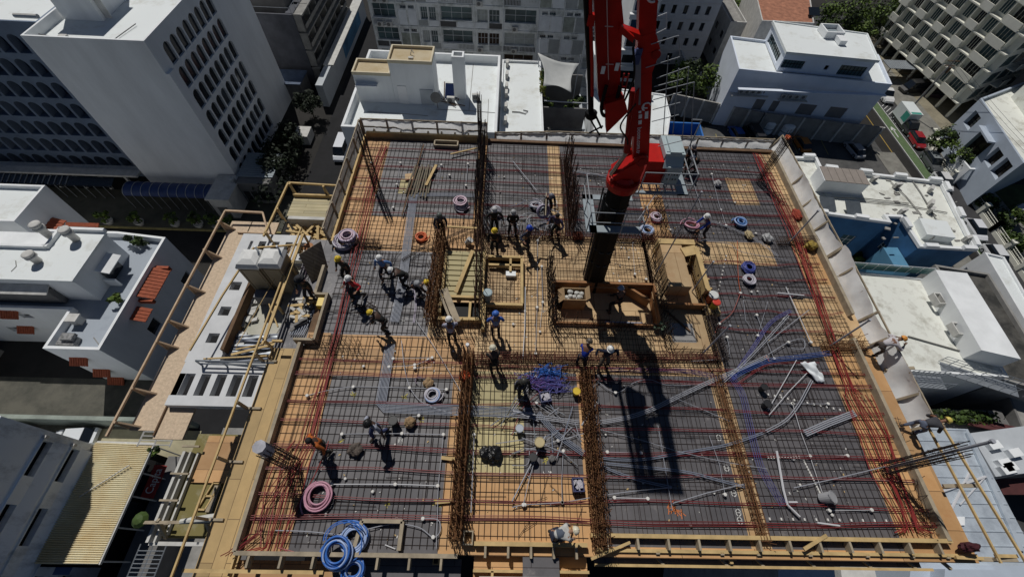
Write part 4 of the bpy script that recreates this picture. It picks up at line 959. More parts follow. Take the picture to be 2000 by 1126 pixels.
def awnx(y0, y1, x, z, d, n):
    m = MB()
    for k in range(n):
        a = y0 + (y1 - y0) * k / n; b = a + (y1 - y0) / n * .72; e = y0 + (y1 - y0) * (k + 1) / n
        m.slab([(x, a, z), (x + d, a, z - .5), (x + d, b, z - .5), (x, b, z)][::-1], .12); m.slab([(x, b, z - .06), (x + d, b, z - .56), (x + d, e, z - .56), (x, e, z - .06)][::-1], .12)
    return m
part(t, 'tile_awning', awnx(23.4, 27.2, -38.4, -23.6, 1.6, 9), TILE); part(t, 'tile_awning', awnx(21.0, 22.6, -38.4, -24.3, 1.3, 4), TILE)
m = MB(); m.box(-38.4, 27.2, -24.3, -36.9, 27.5, -23.7); m.box(-38.4, 23.1, -24.5, -36.9, 23.4, -24.0); part(t, 'awning_wall', m, TILE)
for x, y, h in ((-47.0, 28.2, 2.0), (-44.2, 27.9, 1.7), (-46.3, 25.0, 1.3)):
    c = (x, y, -20.02); m = MB(); m.lathe([(.36, 0), (.36, h * .55), (.52, h * .6), (.52, h * .75), (.43, h * .77), (.43, h * .85), (.52, h * .87), (.52, h * .98), (.34, h)], c, 16); part(t, 'roof_vent', m, CONCL, True)
m = MB(); m.tube([(-51, 24.6, -20), (-50, 24.3, -20), (-49.6, 23.8, -20), (-49.8, 23.5, -20)], .07, 5); m.tube([(-48.5, 25.0, -20), (-48.0, 24.3, -20), (-48.1, 23.7, -20)], .04, 4); part(t, 'cable', m, CONC)
m = MB(); m.box(-43.0, 19.9, -23.7, -42.1, 20.6, -22.9); m.box(-43.1, 19.8, -22.9, -42.0, 20.7, -22.7); part(t, 'roof_vent', m, CONCL)
m = MB(); m.box(-43, 17.5, -23.7, -41.3, 18.4, -23.2); m.box(-42.6, 17.9, -23.2, -41.4, 18.6, -22.8); part(t, 'condenser', m, mat('mottled_grey', (.35, .35, .35), .8, .4, 4))
m = MB(); m.bar((-40.3, 18.6, -23.7), (-38.9, 17.6, -23.3), .05); part(t, 'roof_pipe', m, CONC)
mb, _ = foliage(160, -39.9, 22.6, -23.0, .7, .7, .7, .5, 6, 91); single('terrace_plant', mb, [MATS['leaf_yellow'], LEAFM[0], LEAFM[1]], 'small yellow-green potted plant on the grey roof terrace', 'plant')
mb, _ = foliage(260, -41.6, 30.2, -22.9, 1.4, .6, .8, .5, 8, 92); single('dark_bush', mb, LEAFM[1:], 'dark bush behind the upper storey at the back of the roof terrace', 'bush')
t = bldg('left_edge_house', 'pale house corner cut by the left edge above the terrace house', 'house', rect(-70, 30.5, -52.6, 36), GZ, -20.5, WHITE, ROOFW, .5, .25)
m = MB(); 
part(t, 'tile_awning', awnx(31, 33.5, -52.6, -23.2, 1.2, 5), TILE)
m = MB(); m.slab([(-47.5, 30.4, -20.9), (-44, 30.4, -20.9), (-44, 30.8, -20.7), (-47.5, 30.8, -20.7)], .12); single('tile_coping', m, TILE, 'narrow terracotta coping behind the round roof vents', 'coping')
# courtyard bits
m = MB(); m.box(-58, 13.5, GZ, -56.6, 20, GZ + 2); m.box(-60, 12.5, GZ, -55, 13.6, GZ + 1.2); single('yard_wall', m, CONC, 'low grey wall in the dark courtyard at the left edge', 'wall')
m = MB(); m.box(-60, 11.9, GZ, -31.5, 12.3, GZ + 2.2); single('boundary_wall', m, mat('greenish_wall', (.30, .34, .30), .85, .2, .6), 'long pale green boundary wall along the dark courtyard', 'wall')
slabst('pavement', -45, 8.8, -31, 11.6, mat('yellow_slabs', (.42, .38, .25), .9, .15, .6), .05)
# lower-left shaded office block: right face with strip windows and ledges
ops = []
for z in (-19.35, -22.0, -24.65, -27.3):
    for y in (.9, 5.3): ops.append((y + 60 - 60, z - .9 - GZ, y + 2.5, z - GZ))
ops2 = [(o[0] + 12, o[1], o[2] + 12, o[3]) for o in ops] + [(o[0] + 12 - 4.4 * k, o[1], o[2] + 12 - 4.4 * k, o[3]) for o in ops if o[0] < 2 for k in (1, 2)]
t = bldg('strip_window_block', 'stained grey-blue block with dark strip windows and ledges at the lower left', 'building', rect(-52, -12, -35.0, 8.5), GZ, -15.5, mat_stained('stained_blue_grey', (.84, .89, .96), (.3, .33, .37), .45, .5, .72, .85, (1, 1, .5)), ROOFW, .4, .3, {1: ops2}, .5, BLKP)
for z in (-19.0, -21.65, -24.3):
    m = MB(); m.box(-35.0, -12, z - .3, -34.86, 7.9, z - .22); m.slab([(-35.0, -12, z - 1.35), (-34.7, -12, z - 2.3), (-34.7, 7.9, z - 2.3), (-35.0, 7.9, z - 1.35)], .08); part(t, 'ledge', m, MATS['stained_blue_grey'])
    m = MB(); m.box(-35.0, 7.9, z - .4, -34.7, 8.1, z - .1); part(t, 'bracket', m, CONCL)
t = bldg('white_corner_roof', 'sunlit white roof corner at the left edge above the strip window block', 'building', rect(-56, 8.6, -47.5, 11.5), GZ, -18.2, WHITE, ROOFW, .3, .2)
# corrugated yellow awning roof, sign, shop front
t = thing('corrugated_roof', 'pale yellow corrugated awning roof at the lower left', 'roof', (-32.5, 4.6, GZ))
cy = MB(); n = 58
for k in range(n):
    y0 = -.2 + 8.9 * k / n; y1 = y0 + 8.9 / n; ym = (y0 + y1) / 2
    xl, xr = -34.95, -30.3
    for (a, za, b, zb_) in ((y0, 0, ym, .13), (ym, .13, y1, 0)):
        cy.quad((xl, a, -23.9 + za), (xr, a, -24.3 + za), (xr, b, -24.3 + zb_), (xl, b, -23.9 + zb_))
o = part(t, 'sheet', cy, mat_stained('cream_corrugated', (.76, .70, .50), (.66, .53, .30), .25, .4, .65, .6)); o.modifiers.new('S', 'SOLIDIFY').thickness = .03
m = MB(); m.beam((-30.25, -.2, -24.35), (-30.25, 8.7, -24.35), .12, .2); m.beam((-35, 8.75, -24.1), (-30.2, 8.75, -24.3), .2, .2)
for y in (0, 2.3, 4.6, 6.4, 8.6): m.bar((-30.3, y, -24.4), (-30.3, y, GZ), .06)
part(t, 'frame', m, CONCL)
m = MB(); m.tube([(-33.9, 4.4, -23.8), (-31.2, 6.9, -23.9)], .05, 5); part(t, 'pole', m, CONCL)
m = MB(); m.box(-34.9, -.4, GZ, -31.4, 8.4, -24.6); part(t, 'shop_wall', m, BLKP)
for a, b in ((2.4, 4.4), (4.6, 6.2), (6.4, 7.8)):
    m = MB(); m.box(-31.4, a, GZ + .6, -31.35, b, -25.2); part(t, 'window', m, GLASS)
mb, _ = foliage(120, -30.1, 8.3, -24.4, .5, .5, .4, .35, 6, 95); single('awning_plant', mb, LEAFM, 'small green plant at the upper corner of the corrugated roof', 'plant')
t = thing('shop_sign', 'red sign board with white lettering Capita beside the corrugated roof', 'sign', (-30.1, 6.1, -26.6))
m = MB(); m.slab([(-31.1, 4.75, -26.6), (-30.2, 4.75, -26.95), (-30.2, 7.45, -26.95), (-31.1, 7.45, -26.6)], .1); part(t, 'board', m, mat('sign_red', (.36, .03, .025), .6, .08, 2))
def text_obj(root, name, body, size, M, m, ext=.008, align='CENTER'):
    cu = bpy.data.curves.new(name, 'FONT'); cu.body = body; cu.size = size; cu.extrude = ext; cu.align_x = align; cu.align_y = 'CENTER'
    tmp = bpy.data.objects.new(name + '_tmp', cu); COL.objects.link(tmp); dg = bpy.context.evaluated_depsgraph_get()
    me = bpy.data.meshes.new_from_object(tmp.evaluated_get(dg)); bpy.data.objects.remove(tmp)
    me.transform(M); me.materials.clear(); me.materials.append(m); o = bpy.data.objects.new(name, me); COL.objects.link(o)
    if root is not None:
        o.parent = root
        if root.get('wc'): o.matrix_parent_inverse = Matrix.Translation(-Vector(root['wc']))
    return o
SIGNM = mat('sign_white', (.8, .8, .8), .6, 0)
ax_ = Vector((0, 1, 0)); bx_ = Vector((-.9, 0, .35)).normalized(); nx_ = ax_.cross(bx_)
Mt = Matrix.Translation(Vector((-30.65, 6.1, -26.76))) @ Matrix((ax_, bx_, nx_)).transposed().to_4x4() @ Matrix.Translation((0, 0, .02))
text_obj(t, 'lettering', 'Capita', .8, Mt, SIGNM)
m = MB(); m.box(-30.9, -6, GZ, -28.6, 8.4, -27.6); single('street_canopy', m, CONCD, 'flat dark grey street canopy below the red sign', 'canopy')
strip('pavement', [(-28.9, -10), (-26.0, -10), (-26.0, 12), (-28.9, 12)], GZ + .02, CONC)
strip('pavement', [(-25.9, -10), (-22.5, -10), (-22.5, 12), (-25.9, 12)], GZ + .05, CONCD)
m = MB(); m.bar((-33.5, -.1, GZ), (-33.5, -.1, -24.7), .06); m.slab([(-33.9, -.9, -24.9), (-32.9, -.9, -25.2), (-32.9, .1, -25.2), (-33.9, .1, -24.9)], .08); single('blue_awning_panel', m, mat('panel_blue', (.10, .16, .34), .5, .1, 2), 'small blue panel on a post at the bottom left', 'panel')
m = MB()
for k in range(9): m.bar((-27.6, -1.5 + k * .28, -24), (-25.6, -1.5 + k * .28, -24), .035)
for x in (-27.6, -26.6, -25.6): m.bar((x, -1.6, -24), (x, 1.2, -24), .05)
single('steel_grating', m, STEEL, 'pale steel grating stair at the bottom left above the dark street', 'grating')
m = MB()
for k in range(12): m.bar((-20.4, 5.6 + k * .24, -10), (-18.6, 5.6 + k * .24, -10), .03)
for x in (-20.4, -19.5, -18.6): m.bar((x, 5.5, -10), (x, 8.5, -10), .05)
single('steel_grating', m, CONCL, 'pale steel grating beside the lower end of the board platform', 'grating')

# ================================================================ building under construction
t = thing('unfinished_building', 'concrete frame of the unfinished building under the formwork deck', 'building', (4, 10.4, GZ))
m = MB(); m.box(-7.4, 1.6, GZ, 15.3, 19.8, -3.4); part(t, 'lower_storeys', m, CONCD)
m = MB()
for x in (-6.5, -1.2, 3.3, 9, 14.5):
    for y in (2.2, 7, 13, 19): m.box(x - .3, y - .3, -3.4, x + .3, y + .3, -.35)
part(t, 'column', m, CONC)
m = MB()
for j in range(9): m.box(-7.9, 1.1, -3.4 - j * 3.1 - .25, 15.8, 20.3, -3.4 - j * 3.1)
part(t, 'floor_slab', m, CONC)
# ---- formwork deck: sheets in bays ------------------------------------------------
t = thing('formwork_deck', 'wide timber formwork deck of black and orange plywood sheets covering the building', 'formwork', (4, 10.4, -.35))
m = MB()
m.box(-7.9, .3, -.3, 15.85, 8.7, -.02); m.box(-7.9, 10.7, -.3, 15.85, 20.6, -.02); m.box(-7.9, 8.7, -.3, 2.35, 10.7, -.02); m.box(6.85, 8.7, -.3, 15.85, 10.7, -.02); m.box(2.2, 8.6, -.9, 6.9, 10.75, -.6)
part(t, 'joist_base', m, TIMBERD)
class Sheet:
    n = 0
def sheet(x0, y0, x1, y1, m, z=.0, name='plywood_sheet'):
    o = MB(); o.box(x0, y0, -.02, x1, y1, z); return part(t, name, o, m)
B, G_, O_, L_ = BLACKP, GREYP, ORPLY, LTPLY
YPLY = mat_panels('yellowish_plywood', (.56, .48, .25), (.22, .18, .09), 1.22, 2.44, .12, 1.2, .7, c2=(.50, .42, .22))
cellsX = [
 # left bay
 (-7.88, .32, -6.45, 7.45, O_), (-6.45, .32, -1.75, 6.15, B), (-1.75, .32, -1.0, 6.15, O_), (-6.45, 6.15, -1.0, 7.95, O_), (-7.88, 7.45, -6.95, 8.0, O_), (-7.45, 8.0, -3.0, 12.35, G_), (-6.95, 7.95, -3.0, 8.0, G_),
 (-7.88, 12.35, -6.55, 20.5, O_), (-6.55, 12.35, -1.0, 14.5, O_), (-6.55, 14.5, -1.5, 20.3, B), (-1.5, 14.5, -1.0, 20.5, O_), (-6.55, 20.3, -1.5, 20.5, O_), (-3.0, 7.95, -1.0, 12.35, L_), (-7.88, 9.7, -7.45, 12.35, G_),
 # middle bay
 (-1.0, .6, 3.1, 2.75, O_), (-1.0, 2.75, 1.0, 6.5, YPLY), (1.0, 2.75, 3.1, 6.5, B), (-1.0, 6.5, 2.3, 13.6, L_), (-1.0, 13.6, 2.4, 20.5, B), (2.4, 13.6, 3.1, 20.5, L_), (-1.0, .32, 3.1, .6, O_),
 # right of inner wall
 (3.1, .6, 3.7, 6.5, O_), (3.7, .6, 8.45, 6.5, B), (8.45, .6, 9.15, 6.5, L_), (9.15, .6, 13.6, 6.5, B), (13.6, .6, 15.83, 8.0, O_), (3.1, .32, 15.83, .6, O_),
 (2.3, 6.5, 9.2, 8.75, L_), (2.3, 10.65, 7.0, 13.6, L_), (6.82, 8.75, 9.2, 13.6, L_), (3.1, 13.6, 7.2, 20.5, B), (7.2, 13.6, 8.4, 20.5, O_), (8.4, 13.6, 12.2, 20.5, B), (12.2, 16.2, 13.6, 18.2, L_), (12.2, 13.6, 13.6, 16.2, B), (12.2, 18.2, 13.6, 20.5, B),
 (9.2, 12.2, 13.2, 13.6, L_), (9.2, 9.2, 13.2, 12.2, B), (9.2, 8.0, 13.2, 9.2, B), (9.2, 6.5, 13.6, 8.0, B), (13.2, 8.0, 14.3, 10.4, L_), (13.2, 10.4, 14.3, 13.6, B), (14.3, 8.0, 15.83, 11.2, L_), (14.3, 11.2, 15.83, 14.0, O_), (13.6, 14, 14.6, 20.5, B), (13.6, 13.6, 14.3, 14.0, B), (14.6, 14, 15.83, 20.5, L_), (14.3, 13.99, 14.6, 14.0, B),
]
cellsX = [c for c in cellsX if c[3] - c[1] > .02]
for i, c in enumerate(cellsX): sheet(*c, z=.0)
# sunken core pit
m = MB(); m.box(2.36, 8.72, -.6, 6.82, 10.7, -.5); part(t, 'pit_floor', m, LTPLY)
m = MB(); m.box(2.3, 10.68, -.6, 6.9, 10.78, .3); m.box(2.3, 8.66, -.6, 6.9, 8.75, .22); m.box(6.84, 8.75, -.6, 6.94, 10.68, .3); m.box(2.26, 8.75, -.6, 2.34, 10.68, .3); part(t, 'pit_edge_board', m, mat('reddish_board', (.40, .19, .075), .7, .25, 2))
m = MB(); m.obox((6.2, 10.35, -.2), (.45, -.35, 0), (.03, .04, 0), (0, 0, .3)); part(t, 'brace_board', m, MATS['reddish_board'])
m = MB(); m.quad((2.5, 9.2, -.49), (4.9, 9.2, -.49), (4.9, 9.3, -.49), (2.5, 9.3, -.49)); part(t, 'pit_joint', m, TIMBERD)
# raised plywood box form and lower tray to the right of the pit
t2 = thing('core_box_form', 'raised pale plywood box form standing right of the boom column', 'formwork', (8.0, 11.5, 0))
m = MB(); m.box(7.35, 10.35, 0, 8.35, 12.7, .75); part(t2, 'box', m, LTPLY)
m = MB(); m.box(7.3, 12.7, 0, 9.0, 13.0, .8); m.box(8.9, 10.2, 0, 9.05, 12.6, .8); m.beam((8.3, 12.2, .8), (9.0, 12.4, .8), .5, .06); part(t2, 'side_board', m, TIMBER)
m = MB()
for k in range(5): m.box(9.05, 10.3 + k * .5, 0, 9.25, 10.38 + k * .5, .7)
m.beam((8.98, 10.1, .82), (8.98, 12.5, .82), .2, .06); part(t2, 'stiffener', m, TIMBER)
t2 = thing('shaft_tray', 'shallow open plywood tray with reddish back board beside the pit', 'formwork', (7.9, 8.7, 0))
m = MB(); m.box(7.0, 7.7, .0, 8.85, 9.6, .04); part(t2, 'base', m, LTPLY)
m = MB(); m.box(7.0, 9.6, 0, 8.9, 9.7, .45); part(t2, 'back_board', m, MATS['reddish_board'])
m = MB(); m.box(7.3, 8.0, .04, 8.3, 8.9, .046); part(t2, 'hatch', m, mat('grey_board', (.34, .33, .32), .7, .15, 1.5))
m = MB(); m.beam((7.25, 9.5, .1), (8.1, 8.5, .1), .06, .08); part(t2, 'batten', m, TIMBERD)
# stair form left of middle wall
t2 = thing('stair_form', 'slatted stair formwork with dark opening and loose diagonal plank', 'formwork', (-1.7, 10.4, 0))
m = MB()
for k in range(9): m.box(-2.5, 9.85 + k * .26, .1 + k * .02, -.85, 10.07 + k * .26, .18 + k * .03)
part(t2, 'slat', m, YPLY)
m = MB(); m.beam((-2.55, 8.9, .25), (-2.55, 12.2, .3), .1, .3); m.beam((-.8, 8.6, .25), (-.8, 12.2, .3), .1, .3); m.beam((-2.6, 9.7, .3), (-.8, 9.7, .3), .12, .25); m.beam((-2.6, 8.65, .25), (-.8, 8.65, .25), .14, .25); m.beam((-1.3, 8.7, .2), (-1.3, 9.7, .2), .1, .15); part(t2, 'frame', m, TIMBER)
m = MB(); m.box(-2.5, 8.75, .02, -.85, 9.6, .03); part(t2, 'opening_shade_sheet', m, BLKP)  # black sheet painting the shade inside the stair opening
m = MB(); m.beam((-1.35, 12.1, .55), (-1.95, 9.9, .4), .16, .06); single('loose_plank', m, TIMBER, 'yellow diagonal plank lying across the slatted stair formwork', 'plank')
m = MB(); m.beam((-2.45, 10.0, .5), (-1.75, 8.4, .5), .28, .06); m.beam((-2.7, 10.0, .5), (-2.0, 8.4, .45), .1, .06); single('loose_plank', m, TIMBERG, 'weathered plank pair leaning over the dark stair opening', 'plank')
t2 = thing('timber_frame_tray', 'rectangular timber frame with small openings right of the stair formwork', 'formwork', (.1, 10.7, 0))
m = MB(); m.beam((-.65, 12.0, .2), (.95, 12.0, .2), .12, .25); m.beam((.92, 12, .2), (.92, 9.5, .2), .12, .25); m.beam((-.65, 9.45, .2), (.95, 9.45, .2), .12, .25); m.beam((-.6, 11.55, .2), (.9, 11.55, .2), .1, .2); m.beam((.4, 12, .2), (.4, 11.2, .2), .1, .2); m.beam((-.7, 8.2, .2), (-.7, 9.4, .2), .14, .3); part(t2, 'frame', m, TIMBER)
m = MB(); m.box(.2, 11.0, .05, .65, 11.25, .22); part(t2, 'block', m, WHITE)
m = MB(); m.box(-.55, 11.62, .03, .85, 11.93, .05); part(t2, 'opening', m, BLKP)  # no real hole: a black sheet stands for the shade in it
# ---- edge boards ------------------------------------------------------------------
def edge_board(label, a, b, hgt=.32, w=.09, brackets=None, m_=TIMBERG, side=-1):
    A = Vector((*a, 0)); B_ = Vector((*b, 0)); tt = thing('edge_board', label, 'edge board', tuple((A + B_) / 2))
    mm = MB(); mm.beam(A + Vector((0, 0, hgt / 2)), B_ + Vector((0, 0, hgt / 2)), w, hgt); part(tt, 'board', mm, m_)
    if brackets:
        d = (B_ - A).normalized(); nn = Vector((d.y, -d.x, 0)) * side; mm = MB()
        n = brackets
        for k in range(n):
            p = A.lerp(B_, (k + .5) / n); mm.obox(p + nn * .2 + Vector((0, 0, hgt * .5)), nn * .18, d * .035, (0, 0, hgt * .46))
        part(tt, 'bracket', mm, TIMBERG)
    return tt
edge_board('pale edge board along the front of the left bay', (-7.95, .27), (-1.1, .27), .32, .12, 7, TIMBERG, 1)
edge_board('orange edge board along the front of the middle bay', (-.6, .62), (3.0, .62), .3, .12, 5, TIMBER, 1)
edge_board('long pale edge board along the front of the right bays', (3.15, .9), (15.1, .9), .3, .12, 12, TIMBER, 1)
edge_board('weathered edge board down the left side, lower half', (-7.95, .3), (-7.95, 7.4), .32, .12, 0)
edge_board('weathered edge board down the left side, upper half', (-7.95, 12.6), (-7.95, 20.4), .3, .12, 0, TIMBER)
edge_board('grey edge board down the right side, lower half', (15.0, .9), (15.0, 8.3), .32, .14, 0, TIMBERG)
edge_board('grey edge board down the right side, upper half', (15.5, 9.5), (15.5, 20.3), .32, .14, 0, TIMBERG)
edge_board('dark edge board along the back, behind the red boom', (-1.0, 20.5), (15.6, 20.5), .14, .2, 0, TIMBERD)
edge_board('pale edge board along the back of the left bay', (-7.9, 20.5), (-1.0, 20.5), .35, .15, 9, TIMBER, -1)
t2 = thing('corner_box', 'small timber corner box at the notch beside the worker platform', 'formwork', (-7.7, 8.6, 0))
m = MB(); m.beam((-7.4, 9.6, .2), (-7.4, 7.5, .2), .1, .4); m.beam((-7.95, 9.65, .2), (-7.35, 9.65, .2), .1, .4); m.beam((-7.95, 11.2, .15), (-7.95, 9.7, .15), .12, .35); m.beam((-8.2, 7.5, .2), (-7.4, 7.5, .2), .1, .4); part(t2, 'frame', m, TIMBERG)
m = MB(); m.box(-7.75, 9.1, .0, -7.5, 9.5, .3); part(t2, 'yellow_filler', m, YEL)
# front ladders and projecting bays
t2 = thing('front_bay_form', 'projecting plywood bay with dark board in front of the middle bay', 'formwork', (1.2, -.2, -.3))
m = MB(); m.box(-.6, -.75, -.4, 3.05, .3, -.3); part(t2, 'base', m, ORPLY)
m = MB()
for y in (-.1, -.55): m.beam((-.6, y, -.15), (3.05, y, -.15), .08, .3)
for x in (0, 1.9): m.beam((x, -.75, -.15), (x, -.1, -.15), .08, .3)
part(t2, 'joist', m, TIMBER)
m = MB(); m.box(.95, -.25, .02, 2.1, .28, .08); part(t2, 'dark_board', m, BLACKP)
m = MB(); m.beam((-.4, -.3, .06), (2.1, -.3, .06), .12, .06); part(t2, 'white_strip', m, CONCL)
t2 = thing('front_right_walkway', 'timber walkway with rail posts along the front of the right bays', 'walkway', (9, .3, -.3))
m = MB(); m.box(3.3, .15, -.4, 14.2, .82, -.34); part(t2, 'deck', m, BLACKP)
m = MB(); m.beam((3.3, .5, .05), (15.9, .5, .05), .1, .1); m.beam((3.3, .1, -.3), (14.5, .1, -.3), .08, .12); m.beam((3.1, .25, .2), (4.4, .72, .2), .08, .08); m.beam((10.0, .6, .3), (10.9, 1.0, .3), .1, .05); part(t2, 'rail', m, TIMBER)
m = MB()
for x in (5.3, 7.4, 8.6, 10.3, 12.2, 13.7, 14.9): m.beam((x, .45, -.35), (x, .45, .1), .12, .08); m.beam((x, .4, -.3), (x + .25, .12, -.3), .08, .1)
part(t2, 'post', m, TIMBERG)
m = MB(); m.obox((7.75, .35, -.25), (.22, 0, 0), (0, .08, 0), (0, 0, .04)); m.obox((7.75, .47, -.25), (.22, 0, 0), (0, .03, 0), (0, 0, .1)); m.obox((7.75, .3, -.18), (.05, 0, 0), (0, .12, 0), (0, 0, .05)); part(t2, 'wood_block', m, TIMBER)
t2 = thing('right_side_walkway', 'orange plywood walkway with long rails along the lower right side', 'walkway', (16, 4, -.3))
m = MB(); m.box(15.1, .3, -.32, 16.2, 6.5, -.26); part(t2, 'deck', m, ORPLY)
m = MB(); m.beam((16.3, .3, .35), (16.2, 4.9, .35), .06, .07); m.beam((17.0, .1, .5), (16.6, 4.9, .5), .06, .07); m.beam((16.3, .5, .3), (17.0, .5, .3), .1, .1); m.beam((15.1, .45, .1), (17.0, .4, .1), .1, .12); part(t2, 'rail', m, TIMBER)
m = MB()
for y in (.4, 2.6, 4.8, 7): m.beam((16.3, y, -.3), (16.3, y, .35), .14, .08); m.beam((15.9, y, .1), (16.95, y, .3), .12, .08)
part(t2, 'post', m, TIMBERG)
m = MB(); m.box(15.4, 6.4, -.4, 16.4, 8.4, -.33); part(t2, 'dark_gap', m, CONCD)
# ---- left plywood walkway with timber rails ----------------------------------------
t2 = thing('left_walkway', 'yellow plywood walkway with timber rail along the lower left side', 'walkway', (-8.6, 3.5, -.4))
m = MB(); m.box(-9.3, -.8, -.4, -8.02, 7.4, -.32); part(t2, 'deck', m, mat_panels('yellow_ply', (.58, .40, .18), (.2, .13, .06), 2.44, .4, .12, 1.4, .7, rot=R_(90)))
m = MB(); m.beam((-9.45, -1, .45), (-9.45, 13.2, .45), .06, .07); m.beam((-9.2, 7.3, .5), (-9.2, 12.8, .5), .06, .07); m.beam((-8.05, -.9, -.1), (-8.05, 7.4, -.1), .06, .18); m.beam((-9.4, -.2, .1), (-5.2, -.2, .0), .1, .1); part(t2, 'rail', m, TIMBER)
m = MB()
for y in (-.6, 1.2, 3.0, 4.9, 6.8): m.beam((-9.45, y, -.4), (-9.45, y, .45), .12, .08); m.beam((-9.4, y, -.3), (-8.9, y, -.28), .08, .08)
part(t2, 'post', m, TIMBERG)
m = MB(); m.box(-8.9, -.8, -.42, -5.0, .1, -.36); part(t2, 'front_deck', m, ORPLY)
m = MB(); m.box(-6.0, -.9, -.41, -1.0, .2, -.37); part(t2, 'front_black_deck', m, BLACKP)
t2 = thing('opening_frame', 'square timber frame boxing an opening at the front of the left bay', 'formwork', (-3.6, .7, 0))
m = MB(); m.beam((-4.35, .4, .12), (-4.25, 1.2, .12), .12, .24); m.beam((-4.25, 1.2, .12), (-2.95, 1.2, .12), .12, .24); m.beam((-2.95, 1.2, .12), (-2.95, .4, .12), .12, .24); part(t2, 'frame', m, TIMBERG)
# ---- worker platform with grey precast grid -----------------------------------------
PZ = -.8
t2 = thing('precast_grid', 'pale grey concrete slab grid with rectangular slots on the left platform', 'slab', (-11, 9, PZ - .2))
m = MB()
def slots_y(x0, x1, y0, y1, n, wv, m):      # arm running along Y, slots inside
    xa = x0 + (x1 - x0) * .35; xb = x0 + (x1 - x0) * .68; step = (y1 - y0) / n
    m.box(x0, y0, PZ - .25, xa, y1, PZ); m.box(xb, y0, PZ - .25, x1, y1, PZ)
    for k in range(n): m.box(xa, y0 + k * step, PZ - .25, xb, y0 + k * step + step * (1 - wv), PZ)
    m.box(xa, y1 - .001, PZ - .25, xb, y1, PZ)
slots_y(-12.9, -11.5, 6.9, 12.2, 4, .34, m)
m.box(-12.9, 12.2, PZ - .25, -9.6, 12.6, PZ); m.box(-12.9, 13.3, PZ - .25, -9.6, 13.75, PZ)
for k in range(6): m.box(-12.9 + k * .64, 12.6, PZ - .25, -12.9 + k * .64 + (.3 if k else .5), 13.3, PZ)
m.box(-12.9, 5.1, PZ - .35, -8.95, 5.5, PZ); m.box(-12.6, 6.4, PZ - .35, -8.95, 6.9, PZ)
for k in range(7): m.box(-12.85 + k * .63, 5.5, PZ - .3, -12.85 + k * .63 + .24, 6.4, PZ)
m.box(-12.85, 5.5, PZ - .3, -12.6, 6.9, PZ)
part(t2, 'slab', m, mat('precast_grey', (.64, .65, .66), .85, .08, 1.5))
t2 = thing('site_platform', 'left working platform with pale rubble floor and toilet bay', 'platform', (-10.5, 9.5, -1.3))
m = MB(); m.box(-11.5, 6.9, -1.35, -9.3, 12.2, -1.25); part(t2, 'floor', m, mat_stained('rubble_floor', (.52, .50, .43), (.40, .40, .33), .9, .4, .65, .9))
m = MB(); m.box(-11.55, 7.4, -1.25, -11.4, 12.2, -.6); part(t2, 'kerb_board', m, TIMBERD)
m = MB(); m.box(-9.3, 7.4, -.45, -7.95, 13.2, -.4); part(t2, 'work_floor', m, GREYP)
m = MB(); m.beam((-9.3, 7.2, .4), (-9.3, 12.9, .4), .08, .1); m.beam((-9.0, 7.4, .35), (-8.6, 7.4, .35), .08, .1); m.beam((-10.6, 7.3, -.1), (-9.4, 13.2, .4), .02, .02)
for y in (7.4, 9.0, 11, 12.9): m.beam((-9.3, y, -1.2), (-9.3, y, .45), .08, .08)
m.beam((-9.3, 12.9, .4), (-10.1, 13.0, .4), .08, .1); m.beam((-11.4, 12.1, .2), (-9.4, 12.3, .3), .06, .08); m.beam((-11.9, 9.6, .1), (-11.4, 12.1, .2), .06, .07); m.beam((-11.9, 9.6, .1), (-12.2, 7.0, .1), .06, .07); m.beam((-12.1, 7.0, -.7), (-9.2, 7.0, -.2), .05, .07); m.beam((-9.4, 8.4, -.4), (-10, 9.4, -.2), .05, .08)
part(t2, 'timber_rail', m, TIMBER)
m = MB(); m.bar((-12.1, 6.75, -.3), (-9.0, 6.75, -.3), .04); m.bar((-12.1, 6.75, -.6), (-9.0, 6.75, -.6), .04)
for x in (-12.1, -11.1, -10.1, -9.1): m.bar((x, 6.75, -.8), (x, 6.75, -.3), .04)
part(t2, 'steel_rail', m, STEEL)
t2 = thing('strand_board_walkway', 'cantilevered strand board walkway with timber guard rail at the far left', 'walkway', (-13.5, 9, -1.2))
m = MB(); m.box(-14.0, 4.2, -1.2, -12.95, 14.8, -1.1); m.box(-13.0, 3.9, -1.22, -11.9, 5.1, -1.12); m.box(-13, 13.9, -1.2, -11.6, 14.8, -1.1); part(t2, 'board', m, OSB)
m = MB(); m.beam((-14.15, 3.8, -.45), (-14.05, 14.9, -.45), .07, .09); m.beam((-14.05, 14.9, -.45), (-12.2, 14.9, -.5), .09, .1); m.beam((-12.2, 14.9, -.5), (-11.7, 13.9, -.6), .08, .1); m.beam((-13.4, 14.0, -1.05), (-11.7, 14.0, -1.05), .06, .1); part(t2, 'rail', m, mat('peach_timber', (.58, .42, .28), .75, .15, 2))
m = MB()
for y in (4.3, 5.6, 7.6, 8.6, 10.4, 12.4, 14.2): m.beam((-14.1, y, -1.2), (-14.1, y, -.4), .08, .08); m.slab([(-14.05, y, -.5), (-14.05, y, -1.08), (-13.6, y, -1.08)], .06)
part(t2, 'brace', m, MATS['peach_timber'])
m = MB(); m.beam((-12.98, 4.0, -1.07), (-12.98, 14, -1.07), .05, .06); part(t2, 'joint_strip', m, TIMBERD)
t2 = thing('small_board_platform', 'small pale plank platform with rails above the debris pile', 'platform', (-10, 15.8, -1.1))
m = MB(); m.box(-11.3, 15.2, -1.1, -8.6, 16.6, -1.0); part(t2, 'deck', m, mat_panels('pale_plank', (.60, .52, .32), (.25, .2, .1), 3, .22, .12, 1, .8))
